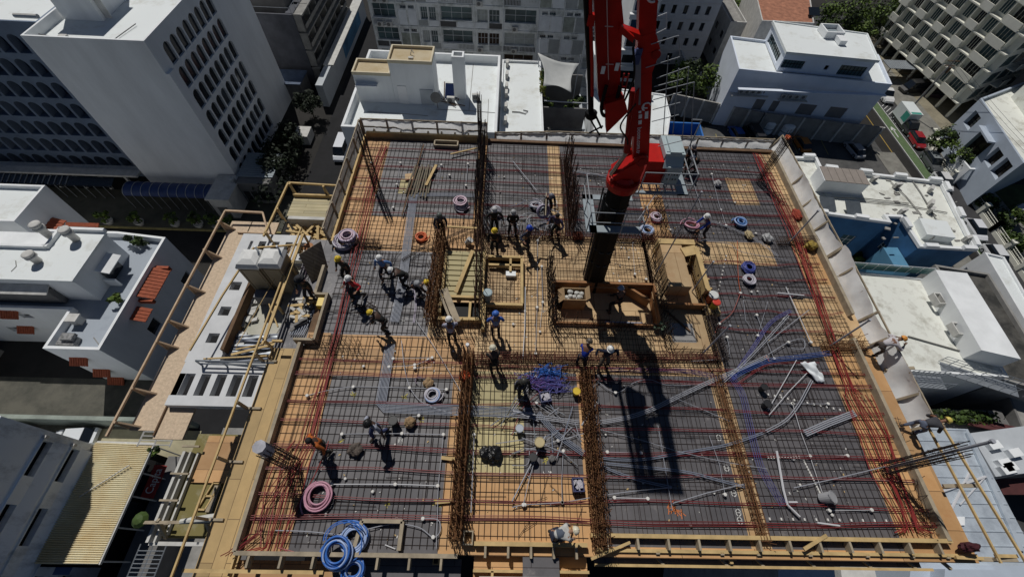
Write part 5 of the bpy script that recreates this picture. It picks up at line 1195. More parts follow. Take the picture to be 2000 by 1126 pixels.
m = MB(); m.beam((-11.5, 17.0, -.4), (-8.6, 16.9, -.4), .08, .1); m.beam((-11.6, 13.3, -.4), (-11.5, 17.0, -.4), .08, .1); m.beam((-11.3, 16.6, -.9), (-8.7, 16.6, -.9), .1, .2); m.beam((-8.7, 13.4, -.4), (-8.55, 16.9, -.4), .09, .1)
for x, y in ((-11.4, 16.9), (-9.6, 16.8), (-11.5, 15.1), (-11.55, 13.5)): m.beam((x, y, -1.1), (x, y, -.35), .1, .1); m.beam((x, y, -.4), (x + .3, y - .3, -1.0), .08, .08)
part(t2, 'rail', m, TIMBER)
m = MB(); m.box(-11.2, 15.0, -1.9, -8.7, 15.2, -1.0); part(t2, 'fascia', m, CONCL)
m = MB(); m.box(-11.3, 13.3, -1.9, -8.6, 15.0, -1.85); part(t2, 'lower_floor', m, TIMBERD)
rnd = random.Random(8); m = MB()
for k in range(46):
    x = rnd.uniform(-11.2, -8.9); y = rnd.uniform(13.5, 14.9); a = rnd.uniform(0, 3.14); L_n = rnd.uniform(.15, .6); m.obox((x, y, -1.75 + rnd.random() * .5), (math.cos(a) * L_n, math.sin(a) * L_n, rnd.uniform(-.1, .1)), (-math.sin(a) * .06, math.cos(a) * .06, 0), (0, 0, .03))
single('timber_offcuts', m, TIMBER, 'pile of yellow timber offcuts below the small plank platform', 'debris', kind='stuff')
# toilets
tp = None
for k, x in enumerate((-10.7, -9.82)):
    lb = ['left of the two brown portable toilets with white roofs', 'right of the two brown portable toilets with white roofs'][k]
    if tp is None:
        tp = thing('portable_toilet', lb, 'portable toilet', (0, 0, 0), 'portable toilets on the left platform', world=False)
        m = MB(); m.box(-.5, -.5, 0, .5, .5, 2.0)
        for q in (-.46, .46): m.box(q - .05, -.54, 0, q + .05, -.5, 2.0)
        m.build('cabin', mat('tan_cabin', (.30, .235, .15), .6, .1, 2), tp)
        m = MB(); m.box(-.38, -.53, .1, .38, -.505, 1.9); m.build('door', mat('tan_door', (.36, .29, .19), .6, .1, 2), tp)
        m = MB(); rnd = random.Random(3); m.lathe([(.78, 0), (.8, .08), (.66, .25), (.3, .36), (0, .38)], (0, 0, 2.0), 4, Matrix.Rotation(R_(45), 4, 'Z')); m.build('roof', mat('translucent_roof', (.74, .74, .72), .6, .12, 2), tp)
        m = MB(); m.bar((.35, .35, 1.9), (.35, .35, 2.6), .05, 8); m.build('vent_pipe', WHITE, tp); tp.location = (x, 10.85, -1.0); tp.scale = (.86, .86, .98)
    else: dup(tp, (x, 10.92, -1.0), 0, lb)
m = MB(); m.box(-11.0, 9.9, -1.25, -10.1, 10.3, -.5); single('grey_tank', m, mat('tank_grey', (.17, .17, .19), .6, .1, 2), 'dark grey box tank in front of the portable toilets', 'tank')
# pipe stack, rubble, debris
t2 = thing('pipe_stack', 'stack of blue-grey steel pipes lying on the left platform', 'pipes', (-10.6, 7.6, -1.2))
rnd = random.Random(6)
for k in range(34):
    m = MB(); y = 6.95 + (k % 17) * .085 + rnd.uniform(-.03, .03); z = -1.15 + (k // 17) * .1; x0 = -11.7 + rnd.uniform(-.3, .2); m.tube([(x0, y, z), (x0 + rnd.uniform(2.0, 2.5), y + rnd.uniform(-.1, .3), z)], .045, 6); part(t2, 'pipe', m, PVCB if k % 3 else STEEL)
m = MB(); m.beam((-11.2, 7.3, -.9), (-9.2, 7.9, -.8), .1, .06); m.beam((-11.1, 7.55, -.9), (-9.3, 8.0, -.85), .05, .05); single('timber_ladder', m, TIMBER, 'pair of timber battens laid across the stacked pipes', 'timber')
rnd = random.Random(9); m = MB(); m2 = MB()
for k in range(40):
    x = rnd.gauss(-11.3, .15); y = rnd.uniform(7.4, 11.8); m.obox((x, y, -1.15), (rnd.uniform(.05, .18), rnd.uniform(-.05, .05), 0), (0, rnd.uniform(.05, .15), 0), (0, 0, rnd.uniform(.03, .1)))
single('rubble_bags', m, CONCL, 'line of pale rubble and sacks along the platform edge board', 'rubble', kind='stuff')
m = MB(); rnd = random.Random(10)
for k in range(60):
    a = rnd.uniform(0, 3.14); x = rnd.gauss(-8.55, .22); y = rnd.gauss(9.1, .35); m.obox((x, y, -.3 + rnd.random() * .2), (math.cos(a) * rnd.uniform(.08, .35), math.sin(a) * .2, 0), (-math.sin(a) * .06, math.cos(a) * .06, 0), (0, 0, .03)); m.mi[-6:] = [rnd.randrange(3)] * 6
single('scrap_pile', m, [CONCL, CONCD, TIMBER], 'pile of grey scrap and offcuts beside the worker platform', 'debris', kind='stuff')
for k in range(7):
    m = MB(); m.tube([(-8.75 + k * .09, 8.0, -.3), (-8.45 + k * .09, 9.9, -.3)], .025, 6); single('loose_conduit', m, PVCB, 'grey conduit length lying beside the grey scrap pile', 'conduit', 'conduits beside the scrap pile')
m = MB(); m.slab([(-8.95, 11.4, .75), (-8.2, 12.2, .75), (-8.0, 11.4, -.35), (-8.6, 10.7, -.35)], .06)
single("leaning_partition", m, mat_panels('brown_slat_panel', (.27, .22, .16), (.1, .08, .05), 3, .12, .15, 2, .8), 'brown slatted panel leaning at the edge above the worker platform', 'panel')
m = MB(); m.lathe([(.24, 0), (.24, .2), (.2, .22)], (-9.2, 12.6, -.4)); single('orange_drum', m, mat('brown_orange', (.40, .18, .07), .7, .1, 2), 'brownish orange round tub beside the leaning slatted panel', 'tub')
m = MB(); rnd = random.Random(12)
for k in range(50): a = rnd.uniform(0, 6.28); m.bar((rnd.gauss(-8.85, .25), rnd.gauss(11.8, .4), -.35), (rnd.gauss(-8.85, .25), rnd.gauss(11.8, .4), -.1), .015)
single('cable_tangle', m, mat('dull_violet', (.15, .10, .14), .7, .2, 3), 'tangle of dark cables under the leaning slatted panel', 'cables', kind='stuff')
# ---- lower dirt platform ----------------------------------------------------------
t2 = thing('lower_platform', 'lower earthy platform with timber guard frame left of the yellow walkway', 'platform', (-13, 3, -6.3))
m = MB(); m.box(-14.6, .9, -6.3, -9.5, 5.3, -6.0); part(t2, 'floor', m, mat_stained('olive_dirt', (.20, .17, .065), (.36, .33, .24), .7, .52, .75, .95))
m = MB(); m.box(-14.75, .7, -6.05, -14.63, 4.4, -5.6); m.box(-14.5, .7, -6.0, -14.42, 4.4, -5.7); m.box(-14.75, .6, -6.1, -9.5, .75, -5.85); m.box(-14.2, 1.0, -6.0, -14.12, 4.4, -5.8); part(t2, 'edge_beam', m, CONCL)
m = MB()
for y in (1.4, 2.3, 3.4, 4.6): m.beam((-14.8, y, -5.5), (-14.0, y, -5.5), .08, .1)
m.beam((-14.9, 1.4, -5.1), (-9.6, 1.5, -5.0), .12, .12)
for x in (-14.2, -12.2, -10.4): m.beam((x, .9, -6), (x, 1.5, -5.0), .12, .14)
part(t2, 'timber', m, TIMBERG)
m = MB(); m.box(-14.0, 3.1, -5.95, -12.3, 5.2, -5.88); part(t2, 'brown_sheet', m, ORPLY)
for (x0, y0, x1, y1) in ((-12.9, 1.9, -12.9 + .28, 3.0), (-12.2, 2.2, -11.98, 3.5)):
    m = MB(); m.box(x0, y0, -5.98, x1, y1, -5.9); part(t2, 'plank', m, TIMBERG)
m = MB(); m.beam((-13.3, 2.0, -5.92), (-13.0, 3.1, -5.92), .06, .08); m.beam((-12.95, 2.0, -5.92), (-12.65, 3.1, -5.92), .06, .08)
for k in (0, .5, 1): m.beam((-13.3 + .3 * k, 2.0 + 1.1 * k, -5.92), (-12.95 + .3 * k, 2.0 + 1.1 * k, -5.92), .08, .08)
part(t2, 'ladder', m, TIMBER)
m = MB(); m.box(-11.6, 3.2, -5.98, -11.1, 3.8, -5.9); m.box(-10.8, 4.4, -5.98, -9.6, 5.4, -5.9); part(t2, 'grey_block', m, mat('block_grey', (.24, .24, .25), .8, .1, 2))
m = MB(); m.tube([(-13.2, 1.45, -4.95), (-12.0, 1.6, -4.9), (-11.2, 1.75, -4.85), (-10.6, 1.9, -4.9)], .1, 8, r1=.28); part(t2, 'white_tarp', m, mat('white_tarp', (.66, .65, .6), .8, .15, 3, bump=.4))
m = MB(); m.slab([(-10.5, 4.4, -4.9), (-9.7, 4.4, -4.9), (-9.7, 5.0, -5.2), (-10.5, 5.0, -5.2)], .05); part(t2, 'grey_sheet', m, CONC)
m = MB(); m.lathe([(.28, 0), (.33, .1), (.2, .25), (0, .3)], (-15.0, 1.5, -5.2), 10); part(t2, 'net_bundle', m, LEAFM[1])
m = MB(); m.beam((-11.6, 4.0, -5.9), (-10.2, 4.5, -5.7), .12, .1); m.beam((-11.6, 3.7, -5.9), (-10.4, 4.2, -5.7), .08, .08); part(t2, 'timber', m, TIMBER)
m = MB(); m.lathe([(.35, 0), (.35, .05), (0, .06)], (-11.3, -.55, -8), 12); m.lathe([(.3, 0), (.3, .05), (0, .06)], (-10.7, -.6, -8), 12); m.bar((-11, 0, -8), (-11, -.7, -8), .05); single('site_lamp', m, BLKP, 'dark twin lamp discs at the bottom edge below the lower platform', 'lamp')
# ---- netting fences ---------------------------------------------------------------
def net_fence(name, label, pts, h0, n_post=8, lean=0.0, sag=.12, seed=1, rails=2, mat_=NET, post=TIMBERG, sag_top=.0, zb=-.15):
    """crumpled sheet hung on posts; pts = list of ground points"""
    rnd = random.Random(seed); P = [Vector((*p, 0)) if len(p) == 2 else Vector(p) for p in pts]
    tt = thing(name, label, 'fence', tuple((P[0] + P[-1]) / 2))
    Ls = [0]
    for a, b in zip(P, P[1:]): Ls.append(Ls[-1] + (b - a).length)
    def along(s):
        for i in range(len(P) - 1):
            if s <= Ls[i + 1] + 1e-6: return P[i].lerp(P[i + 1], (s - Ls[i]) / (Ls[i + 1] - Ls[i])), (P[i + 1] - P[i]).normalized()
        return P[-1], (P[-1] - P[-2]).normalized()
    N = int(Ls[-1] * 4); K = 7; mm = MB(); ph = [rnd.uniform(0, 6.28) for _ in range(6)]
    for i in range(N + 1):
        s = Ls[-1] * i / N; p, d = along(s); nn = Vector((d.y, -d.x, 0))
        for j in range(K + 1):
            v = j / K
            off = sag * math.sin(v * math.pi) * (.5 + .5 * math.sin(s * 1.7 + ph[0]) + .4 * math.sin(s * 4.1 + ph[1] + v * 3)) + .03 * math.sin(s * 9 + v * 5 + ph[2])
            hh = h0 + sag_top * (math.sin(s * 1.1 + ph[3]) + .5 * math.sin(s * 2.7 + ph[4]))
            mm.v.append(tuple(p + nn * (lean * v + off) + Vector((0, 0, zb + (hh - zb) * v))))
    for i in range(N):
        for j in range(K):
            a = i * (K + 1) + j; mm.f.append([a, a + K + 1, a + K + 2, a + 1]); mm.mi.append(0)
    o = part(tt, 'netting', mm, mat_, True)
    for k in range(n_post):
        p, d = along(Ls[-1] * k / (n_post - 1)); nn = Vector((d.y, -d.x, 0)); q = MB(); q.beam(p - nn * .08 - Vector((0, 0, .2)), p - nn * .08 + nn * lean + Vector((0, 0, h0 + .02)), .09, .09); part(tt, 'post', q, post)
    q = MB()
    for r in range(rails):
        v = (r + 1) / rails if rails > 1 else 1
        for a, b in zip(P, P[1:]):
            d = (b - a).normalized(); nn = Vector((d.y, -d.x, 0)); q.beam(a + nn * (lean * v - .05) + Vector((0, 0, h0 * v)), b + nn * (lean * v - .05) + Vector((0, 0, h0 * v)), .05, .07)
    part(tt, 'rail', q, post); return tt
net_fence('netting_fence', 'tall framed white netting fence along the back of the left bay', [(-8.1, 20.7), (-1.1, 20.75)], 1.0, 6, 0, -.10, 1, 2)
net_fence('netting_fence', 'long low white netting fence along the back behind the boom', [(-.6, 20.9), (3, 21.2), (15.9, 21.3)], .3, 12, 0, -.05, 2, 2, zb=-.35)
net_fence('netting_fence', 'crumpled white netting fence bulging along the upper right side', [(15.75, 21.2), (15.8, 16.8), (15.85, 12.95)], .7, 6, -.3, -.10, 3, 1, mat_=NETR, sag_top=.08, zb=-.3)
net_fence('netting_fence', 'white plastic netting fence along the middle of the right side', [(15.85, 12.9), (15.8, 8.15)], .8, 5, -.3, -.10, 4, 1, mat_=NETR, sag_top=.12, zb=-.3)
net_fence('netting_fence', 'grey-white draped plastic sheet at the lower right side', [(15.8, 8.1), (15.8, 5.9), (15.8, 4.6)], .75, 4, -.35, -.16, 5, 1, mat_=translucent(mat('plastic_sheet', (.84, .84, .83), .35, .1, 1.2, bump=.5, bscale=1.5), .15), sag_top=.08, zb=-.3)
net_fence('netting_fence', 'pale plywood and netting screen along the upper left side', [(-8.25, 12.8), (-8.25, 20.7)][::-1], .95, 6, 0, -.05, 6, 2, mat_=translucent(mat('dusty_netting', (.60, .55, .50), .9, .25, 1.2), .5))
# ================================================================ rebar
rb = random.Random(21)
def rebar_mat(label, x0, y0, x1, y1, sx=.2, sy=.38, m=REBARD, holes=(), z=.018, extra=0, r=.0085):
    t = thing('rebar_mat', label, 'rebar', ((x0 + x1) / 2, (y0 + y1) / 2, .03))
    a = MB(); b = MB()
    def segs(lo, hi, fixed, axis):
        out = [(lo, hi)]
        for (hx0, hy0, hx1, hy1) in holes:
            f0, f1, l0, l1 = (hx0, hx1, hy0, hy1) if axis == 'y' else (hy0, hy1, hx0, hx1)
            if f0 < fixed < f1:
                nw = []
                for s, e in out:
                    if l1 <= s or l0 >= e: nw.append((s, e)); continue
                    if l0 > s: nw.append((s, l0))
                    if l1 < e: nw.append((l1, e))
                out = nw
        return out
    x = x0 + .05
    while x < x1:
        d = rb.uniform(-.06, .06)
        for s, e in segs(y0, y1, x, 'y'): a.bar((x, s, z + .02), (x + d, e, z + .02 + rb.uniform(0, .01)), r)
        if rb.random() < .22:
            s = rb.uniform(y0, y1 - .5)
            for s_, e_ in segs(s, min(y1, s + rb.uniform(.8, 2.2)), x + .05, 'y'): a.bar((x + .05, s_, z + .03), (x + .05 + d, e_, z + .03), r)
        x += sx * rb.uniform(.72, 1.25)
    y = y0 + .1
    while y < y1:
        d = rb.uniform(-.03, .03)
        for s, e in segs(x0, x1, y, 'x'): b.bar((s, y, z), (e, y + d, z), r)
        if rb.random() < .45:
            s = rb.uniform(x0, x1 - .6); yy = y + rb.uniform(.04, .16)
            for s_, e_ in segs(s, min(x1, s + rb.uniform(.8, 2.4)), yy, 'x'): b.bar((s_, yy, z + .025), (e_, yy + d, z + .025), r)
        y += sy * rb.uniform(.55, 1.45)
    for k in range(extra):
        X = rb.uniform(x0, x1); Y = rb.uniform(y0, y1); an = rb.uniform(0, 3.14); L_n = rb.uniform(.4, 1.2)
        X2 = min(max(X + math.cos(an) * L_n, x0), x1); Y2 = min(max(Y + math.sin(an) * L_n, y0), y1)
        if any(h[0] < X < h[2] and h[1] < Y < h[3] for h in holes): continue
        a.bar((X, Y, z + .05), (X2, Y2, z + .05), r)
    a.build('lengthwise_bars', m, t); b.build('crosswise_bars', m, t)
rebar_mat('tied rebar mat over the lower left plywood bay', -7.8, .45, -1.4, 7.9, .2, .36)
rebar_mat('tied rebar mat over the dusty grey bay with workers', -7.35, 8.0, -3.05, 12.3, .19, .3)
rebar_mat('tied rebar mat over the upper left plywood bay', -7.8, 12.4, -1.4, 20.3, .2, .38)
rebar_mat('tied rebar mat over the lower middle bay', -.9, .75, 3.1, 6.5, .19, .32, REBARD, (), .022, 14)
rebar_mat('dense tied rebar mat over the pale plywood of the core', -.9, 6.5, 9.1, 13.6, .15, .2, REBAR, [(2.1, 8.5, 7.05, 10.9), (6.95, 7.5, 9.1, 13.2)], .022, 150)
rebar_mat('tied rebar mat over the upper middle bay', -.9, 13.7, 3.1, 20.3, .19, .3, REBARD, (), .022, 20)
rebar_mat('tied rebar mat over the bay behind the boom column', 3.3, 13.7, 9.4, 20.3, .2, .3, REBARD, (), .022, 24)
rebar_mat('tied rebar mat over the upper right bay', 9.4, 13.7, 15.4, 20.3, .21, .34)
rebar_mat('tied rebar mat over the right middle bay', 9.2, 6.6, 15.3, 13.6, .2, .34, REBARD, (), .022, 8)
rebar_mat('tied rebar mat under the boom shadow in the lower right bay', 3.6, .8, 8.6, 6.5, .2, .42)
rebar_mat('tied rebar mat over the lower far right bay', 8.9, .8, 14.9, 6.5, .21, .42)
def cage(label, a, b, w=.32, h=.34, st=.16, m=REBAR, z=.06, group=None):
    A = Vector((*a, z)); B_ = Vector((*b, z)); d = (B_ - A); L_n = d.length; d.normalize(); nn = Vector((d.y, -d.x, 0))
    t = thing('beam_cage', label, 'rebar', tuple((A + B_) / 2), group); q = MB()
    for s in (-1, -.33, .33, 1):
        for v in (0, 1): q.bar(A + nn * s * w / 2 + Vector((0, 0, v * h)), B_ + nn * s * w / 2 + Vector((0, 0, v * h)), .014)
    q.build('long_bars', m, t, None); t.children[0].matrix_parent_inverse = Matrix.Translation(-t.location)
    q = MB(); k = 0.0
    while k < L_n:
        p = A + d * k; c = [p + nn * s * w / 2 * 1.1 + Vector((0, 0, v)) for s, v in ((-1, -.01), (1, -.01), (1, h + .02), (-1, h + .02))]
        for i in range(4): q.bar(c[i], c[(i + 1) % 4], .009)
        k += st * rb.uniform(.8, 1.2)
    o = q.build('stirrups', m, t); o.matrix_parent_inverse = Matrix.Translation(-t.location)
cage('brown beam cage along the left inner wall line, front', (-1.2, .7), (-1.2, 7.2), .4, .3, .12, REBARO)
cage('brown beam cage along the left inner wall line, back', (-1.2, 13.0), (-1.2, 20.2), .35, .3, .13)
cage('brown beam cage along the right inner wall line, front', (3.4, .5), (3.4, 6.5), .4, .3, .12, REBARO)
cage('brown beam cage along the right inner wall line, back', (3.25, 13.6), (3.25, 19.4), .35, .3, .13)
cage('dark tangled cage between the two lower right bays', (8.85, .8), (8.7, 6.6), .3, .25, .2, REBARO)
cage('reddish beam cage crossing in front of the pit', (-1.0, 7.0), (9.0, 7.3), .3, .3, .16, mat('red_rust', (.15, .045, .03), .85, .25, 4))
cage('reddish beam cage crossing behind the boom column', (-1.0, 13.5), (9.6, 13.5), .3, .28, .14, MATS['red_rust'])
cage('dark cage running beside the raised plywood box form', (9.1, 7.2), (9.0, 13.2), .4, .3, .12, REBARD)
cage('rusty cage beside the left notch of the deck', (-7.5, 12.6), (-5.7, 12.6), .3, .3, .16)
cage('short rusty cage by the netting at the right side', (13.6, 13.6), (15.6, 13.8), .3, .25, .12)
cage('short rusty cage under the worker leaning over the right fence', (13.6, 7.9), (15.6, 8.0), .35, .25, .1, REBARO)
def starters(label, a, b, h, gap=.12, rows=2, rw=.22, m=REBAR, lean=.05, r=.0125, z=.05, hvar=.15, ties=2):
    A = Vector((*a, z)); B_ = Vector((*b, z)); d = B_ - A; L_n = d.length; d.normalize(); nn = Vector((d.y, -d.x, 0))
    t = thing('starter_bars', label, 'rebar', tuple((A + B_) / 2)); q = MB(); k = 0.0
    while k < L_n:
        for j in range(rows):
            p = A + d * (k + rb.uniform(-.03, .03)) + nn * ((j - (rows - 1) / 2) * rw + rb.uniform(-.02, .02))
            top = p + Vector((rb.gauss(0, lean), rb.gauss(0, lean), h * rb.uniform(1 - hvar, 1.05)))
            q.bar(p, top, r)
        k += gap * rb.uniform(.8, 1.25)
    o = q.build('upright_bars', m, t); o.matrix_parent_inverse = Matrix.Translation(-t.location)
    if ties:
        q = MB()
        for i in range(ties):
            zz = h * (i + .6) / (ties + .6)
            for j in range(rows): o_ = nn * ((j - (rows - 1) / 2) * rw + .02); q.bar(A + o_ + Vector((0, 0, zz)), B_ + o_ + Vector((0, 0, zz + rb.uniform(-.05, .05))), .01)
        o = q.build('tie_bars', m, t); o.matrix_parent_inverse = Matrix.Translation(-t.location)
starters('tall dark row of starter bars at the back of the left inner wall', (-1.25, 14.0), (-1.25, 19.6), 2.6, .13, 2, .2, REBARD, .05, .014, .05, .25, 3)
starters('tall dark row of starter bars beside the stair formwork', (-.95, 8.6), (-1.1, 13.6), 1.7, .13, 2, .2, REBAR, .06, .014, .05, .2, 4)
starters('rusty row of starter bars down the front of the left inner wall', (-1.2, .7), (-1.2, 7.0), 1.25, .07, 3, .17, REBARO, .07, .0125, .05, .2, 4)
starters('thick brown bank of starter bars left of the stair formwork', (-2.85, 8.3), (-2.85, 13.0), 1.45, .075, 3, .16, REBARO, .08, .0125, .05, .25, 6)
starters('short row of upright bars behind the stair formwork', (-2.8, 12.5), (-1.2, 12.5), 1.2, .2, 1, .1, REBARD, .05, .013, .05, .15, 1)
starters('second short row of upright bars behind the stair formwork', (-2.8, 13.4), (-1.2, 13.4), 1.1, .2, 1, .1, REBARD, .05, .013, .05, .15, 1)
starters('low row of upright bars in front of the stair opening', (-2.6, 8.2), (-.8, 8.2), .9, .12, 2, .3, REBAR, .08)
starters('tall brown row of starter bars at the back of the right inner wall', (3.35, 13.7), (3.35, 18.6), 2.1, .11, 2, .22, REBAR, .07, .0135, .05, .2, 5)
starters('rusty row of starter bars down the front of the right inner wall', (3.4, .6), (3.4, 6.4), 1.15, .07, 3, .18, REBARO, .07, .0125, .05, .2, 4)
starters('dark upright bars along the left side of the pit', (2.15, 8.4), (2.15, 11.6), 1.5, .11, 2, .15, REBARD, .06, .014)
starters('fan of bars along the front edge of the pit', (2.3, 8.5), (6.7, 8.5), .75, .13, 2, .2, REBAR, .12, .012)
starters('brown upright bars between the pit and the plywood box', (7.0, 7.8), (7.05, 12.8), .85, .1, 2, .22, REBARD, .1, .012)
starters('row of bent bars along the front of the shaft tray', (6.9, 7.45), (8.9, 7.45), .6, .12, 1, .2, REBAR, .1, .012)
starters('cluster of upright bars in front of the two standing workers', (2.2, 6.7), (6.8, 6.9), .7, .14, 2, .5, REBAR, .15, .012)
starters('upright bars crossing the middle bay in front of the timber tray', (-.8, 6.8), (2.2, 6.8), .8, .12, 2, .5, REBAR, .1, .012)
starters('dark bent bars crowding the edge right of the plywood box', (9.1, 7.0), (9.1, 12.8), .55, .1, 2, .3, REBARD, .16, .012)
starters('upright bars along the beam behind the middle workers', (-.8, 13.5), (3.0, 13.5), .8, .13, 2, .2, REBARD, .07, .012)
starters('upright bars along the beam behind the boom column', (5.6, 13.5), (9.4, 13.5), .7, .13, 2, .2, REBARD, .09, .012)
starters('low rusty bars between the lower right bays', (8.85, .8), (8.75, 6.6), .4, .2, 1, .25, REBARO, .12, .012)
starters('small cluster of upright bars on the strip behind the blue coil', (8.0, 14.2), (8.0, 16.8), .7, .14, 2, .25, REBARD, .12, .012)
starters('slanting bars fixed to the left edge board by the lilac coils', (-7.6, 12.3), (-5.6, 12.3), .9, .16, 1, .2, REBARD, .05, .013)
starters('low bars at the left edge below the notch', (-7.4, 7.3), (-5.5, 7.3), .7, .15, 2, .3, REBARD, .08, .012)
starters('low bars poking from the right edge by the leaning worker', (13.5, 8.2), (15.4, 8.2), .4, .12, 2, .4, REBARO, .2, .012)
starters('low bars at the right edge of the lower bay', (14.6, 1.0), (15.3, 5.0), .3, .2, 1, .4, REBARD, .2, .01)
starters('leaning grey bars behind the plank in the upper left bay', (-4.9, 14.6), (-4.7, 19.8), .12, .5, 1, .3, REBARD, .1, .012)
def col_cage(label, px, h, w=.32, lean=(0, 0), bars=12, m=REBARD, wrap=None):
    p = at(*px, .05); t = thing('column_cage', label, 'rebar', tuple(p)); q = MB()
    for k in range(bars):
        a = 2 * math.pi * k / bars; dx = w / 2 * max(-1, min(1, 1.4 * math.cos(a))); dy = w / 2 * max(-1, min(1, 1.4 * math.sin(a)))
        q.bar((p.x + dx, p.y + dy, .03), (p.x + dx * 1.0 + lean[0] + rb.gauss(0, .03), p.y + dy + lean[1] + rb.gauss(0, .03), h * rb.uniform(.9, 1.03)), .014)
    o = q.build('upright_bars', m, t); o.matrix_parent_inverse = Matrix.Translation(-t.location)
    q = MB(); zz = .2
    while zz < h * .85:
        f = zz / h; c = [Vector((p.x + sx * w * .53 + lean[0] * f, p.y + sy * w * .53 + lean[1] * f, zz)) for sx, sy in ((-1, -1), (1, -1), (1, 1), (-1, 1))]
        for i in range(4): q.bar(c[i], c[(i + 1) % 4], .009)
        zz += .22
    for sx, sy in ((-1, -1), (1, 1)): q.bar((p.x + sx * w * .53, p.y + sy * w * .53, .05), (p.x + sx * w * .53 + lean[0] * .85, p.y + sy * w * .53 + lean[1] * .85, h * .86), .012)
    o = q.build('ties', m, t); o.matrix_parent_inverse = Matrix.Translation(-t.location)
    if wrap:
        q = MB(); q.tube([(p.x + lean[0] * .8, p.y + lean[1] * .8, h * .78), (p.x + lean[0], p.y + lean[1], h * 1.02)], .2, 8); o = q.build('white_wrap', mat('wrap_white', (.5, .5, .55), .7, .2, 3), t); o.matrix_parent_inverse = Matrix.Translation(-t.location)
    return p
col_cage('tall dark column cage standing at the upper right corner', (1482, 355), 3.3, .3)
col_cage('long column cage standing at the lower right corner', (1727, 915), 3.3, .34)
col_cage('column cage with white wrapped top at the lower left edge', (573, 906), 2.6, .34, wrap=True)
col_cage('tall dark column cage at the upper left of the deck', (738, 372), 3.8, .26)
p = at(938, 292, 0); col_cage('very tall thin bundle of bars at the back of the left inner wall', (938, 292), 3.5, .16, bars=8)
m = MB(); m.lathe([(.03, 0), (.03, 1.2), (.07, 1.2), (.07, 1.32), (0, 1.32)], (-1.2, 7.0, .05), 8); single('capped_bar', m, [PVCW], 'white capped thin upright at the end of the rusty left wall bars', 'bar')
# ---- red sheathed cables ------------------------------------------------------------
def wavy(x0, x1, y, z0, amp, seed):
    r_ = random.Random(seed); a, b, c = r_.uniform(0, 6), r_.uniform(0, 6), r_.uniform(.03, .07); n = 26
    return [(x0 + (x1 - x0) * k / n, y + c * math.sin(k * .35 + a) + .5 * c * math.sin(k * .9 + b), z0 + amp * (.5 + .5 * math.cos(k * .8 + a))) for k in range(n + 1)]
TL = 'dark red sheathed cable running crosswise over the rebar mats'
ys = [1.25, 1.85, 2.7, 3.4, 4.3, 5.1, 6.15, 6.7, 14.6, 15.4, 16.3, 17.0, 17.9, 18.6, 19.4]
n_ = 0
for i, y in enumerate(ys):
    for k in range(2 if i % 3 else 3):
        yy = y + k * .06
        m = MB(); m.tube(wavy(-7.85, 14.95, yy, .10, .05, i * 7 + k % 1), .015, 5)
        m_ = [TEND, TENDP][1 if (i % 4 == 2 and k == 0) else 0]
        single('sheathed_cable', m, m_, TL if m_ is TEND else 'dusty pink sheathed cable running crosswise over the rebar mats', 'cable', 'crosswise cables' if m_ is TEND else 'dusty pink crosswise cables')
for i, y in enumerate((8.6, 9.5, 10.4, 11.3, 12.2)):
    for k in range(2):
        m = MB(); m.tube(wavy(9.25, 15.2, y + k * .06, .1, .05, i * 5 + 90), .015, 5); single('sheathed_cable', m, TEND, 'dark red sheathed cable crossing the right middle bay only', 'cable', 'cables crossing the right middle bay')
        m = MB(); m.tube(wavy(-7.3, -3.1, y + k * .06 + .3, .1, .04, i * 5 + 190), .014, 5); single('sheathed_cable', m, REBARD, 'dark thin cable crossing the dusty grey bay only', 'cable', 'cables crossing the dusty grey bay')
def lengthwise(pxs, n, sp, m_, label, group, z=.14, r=.019):
    P = [at(*q, z) for q in pxs]
    for k in range(n):
        r_ = random.Random(k + n); o = (k - (n - 1) / 2) * sp; a = r_.uniform(-.05, .05); pts = []
        for i in range(len(P) - 1):
            for s in range(6):
                f = s / 6; q = P[i].lerp(P[i + 1], f); pts.append(q + Vector((o * (1 + .5 * math.sin(i + f + k)) + a * math.sin(1.3 * (i + f) + k), 0, .03 * math.sin(2 * (i + f) + k))))
        pts.append(P[-1] + Vector((o * 1.5, 0, 0)))
        q = MB(); q.tube(pts, r, 5); single('sheathed_cable', q, m_, label, 'cable', group)
lengthwise([(752, 285), (735, 330), (718, 400), (700, 470), (682, 545), (655, 660), (640, 720), (622, 790), (604, 860)], 6, .075, TENDR, 'bright red sheathed cable in the lengthwise bundle at the left', 'lengthwise cables at the left')
lengthwise([(604, 860), (580, 905), (560, 960), (540, 1030), (528, 1076)], 8, .14, TENDR, 'red cable fanning out toward the front left corner', 'cables fanning out at the front left')
lengthwise([(1478, 300), (1512, 370), (1550, 450), (1580, 540), (1605, 610), (1635, 690), (1668, 770)], 7, .075, TENDR, 'bright red sheathed cable in the lengthwise bundle at the right', 'lengthwise cables at the right')
lengthwise([(1668, 770), (1710, 850), (1735, 920), (1765, 985), (1785, 1040)], 9, .11, TENDR, 'red cable fanning out toward the front right corner', 'cables fanning out at the front right')
lengthwise([(572, 905), (520, 985), (505, 1040), (445, 1085)], 4, .1, TEND, 'loose red cable drooping over the left front edge', 'cables drooping over the front left edge', .2, .015)
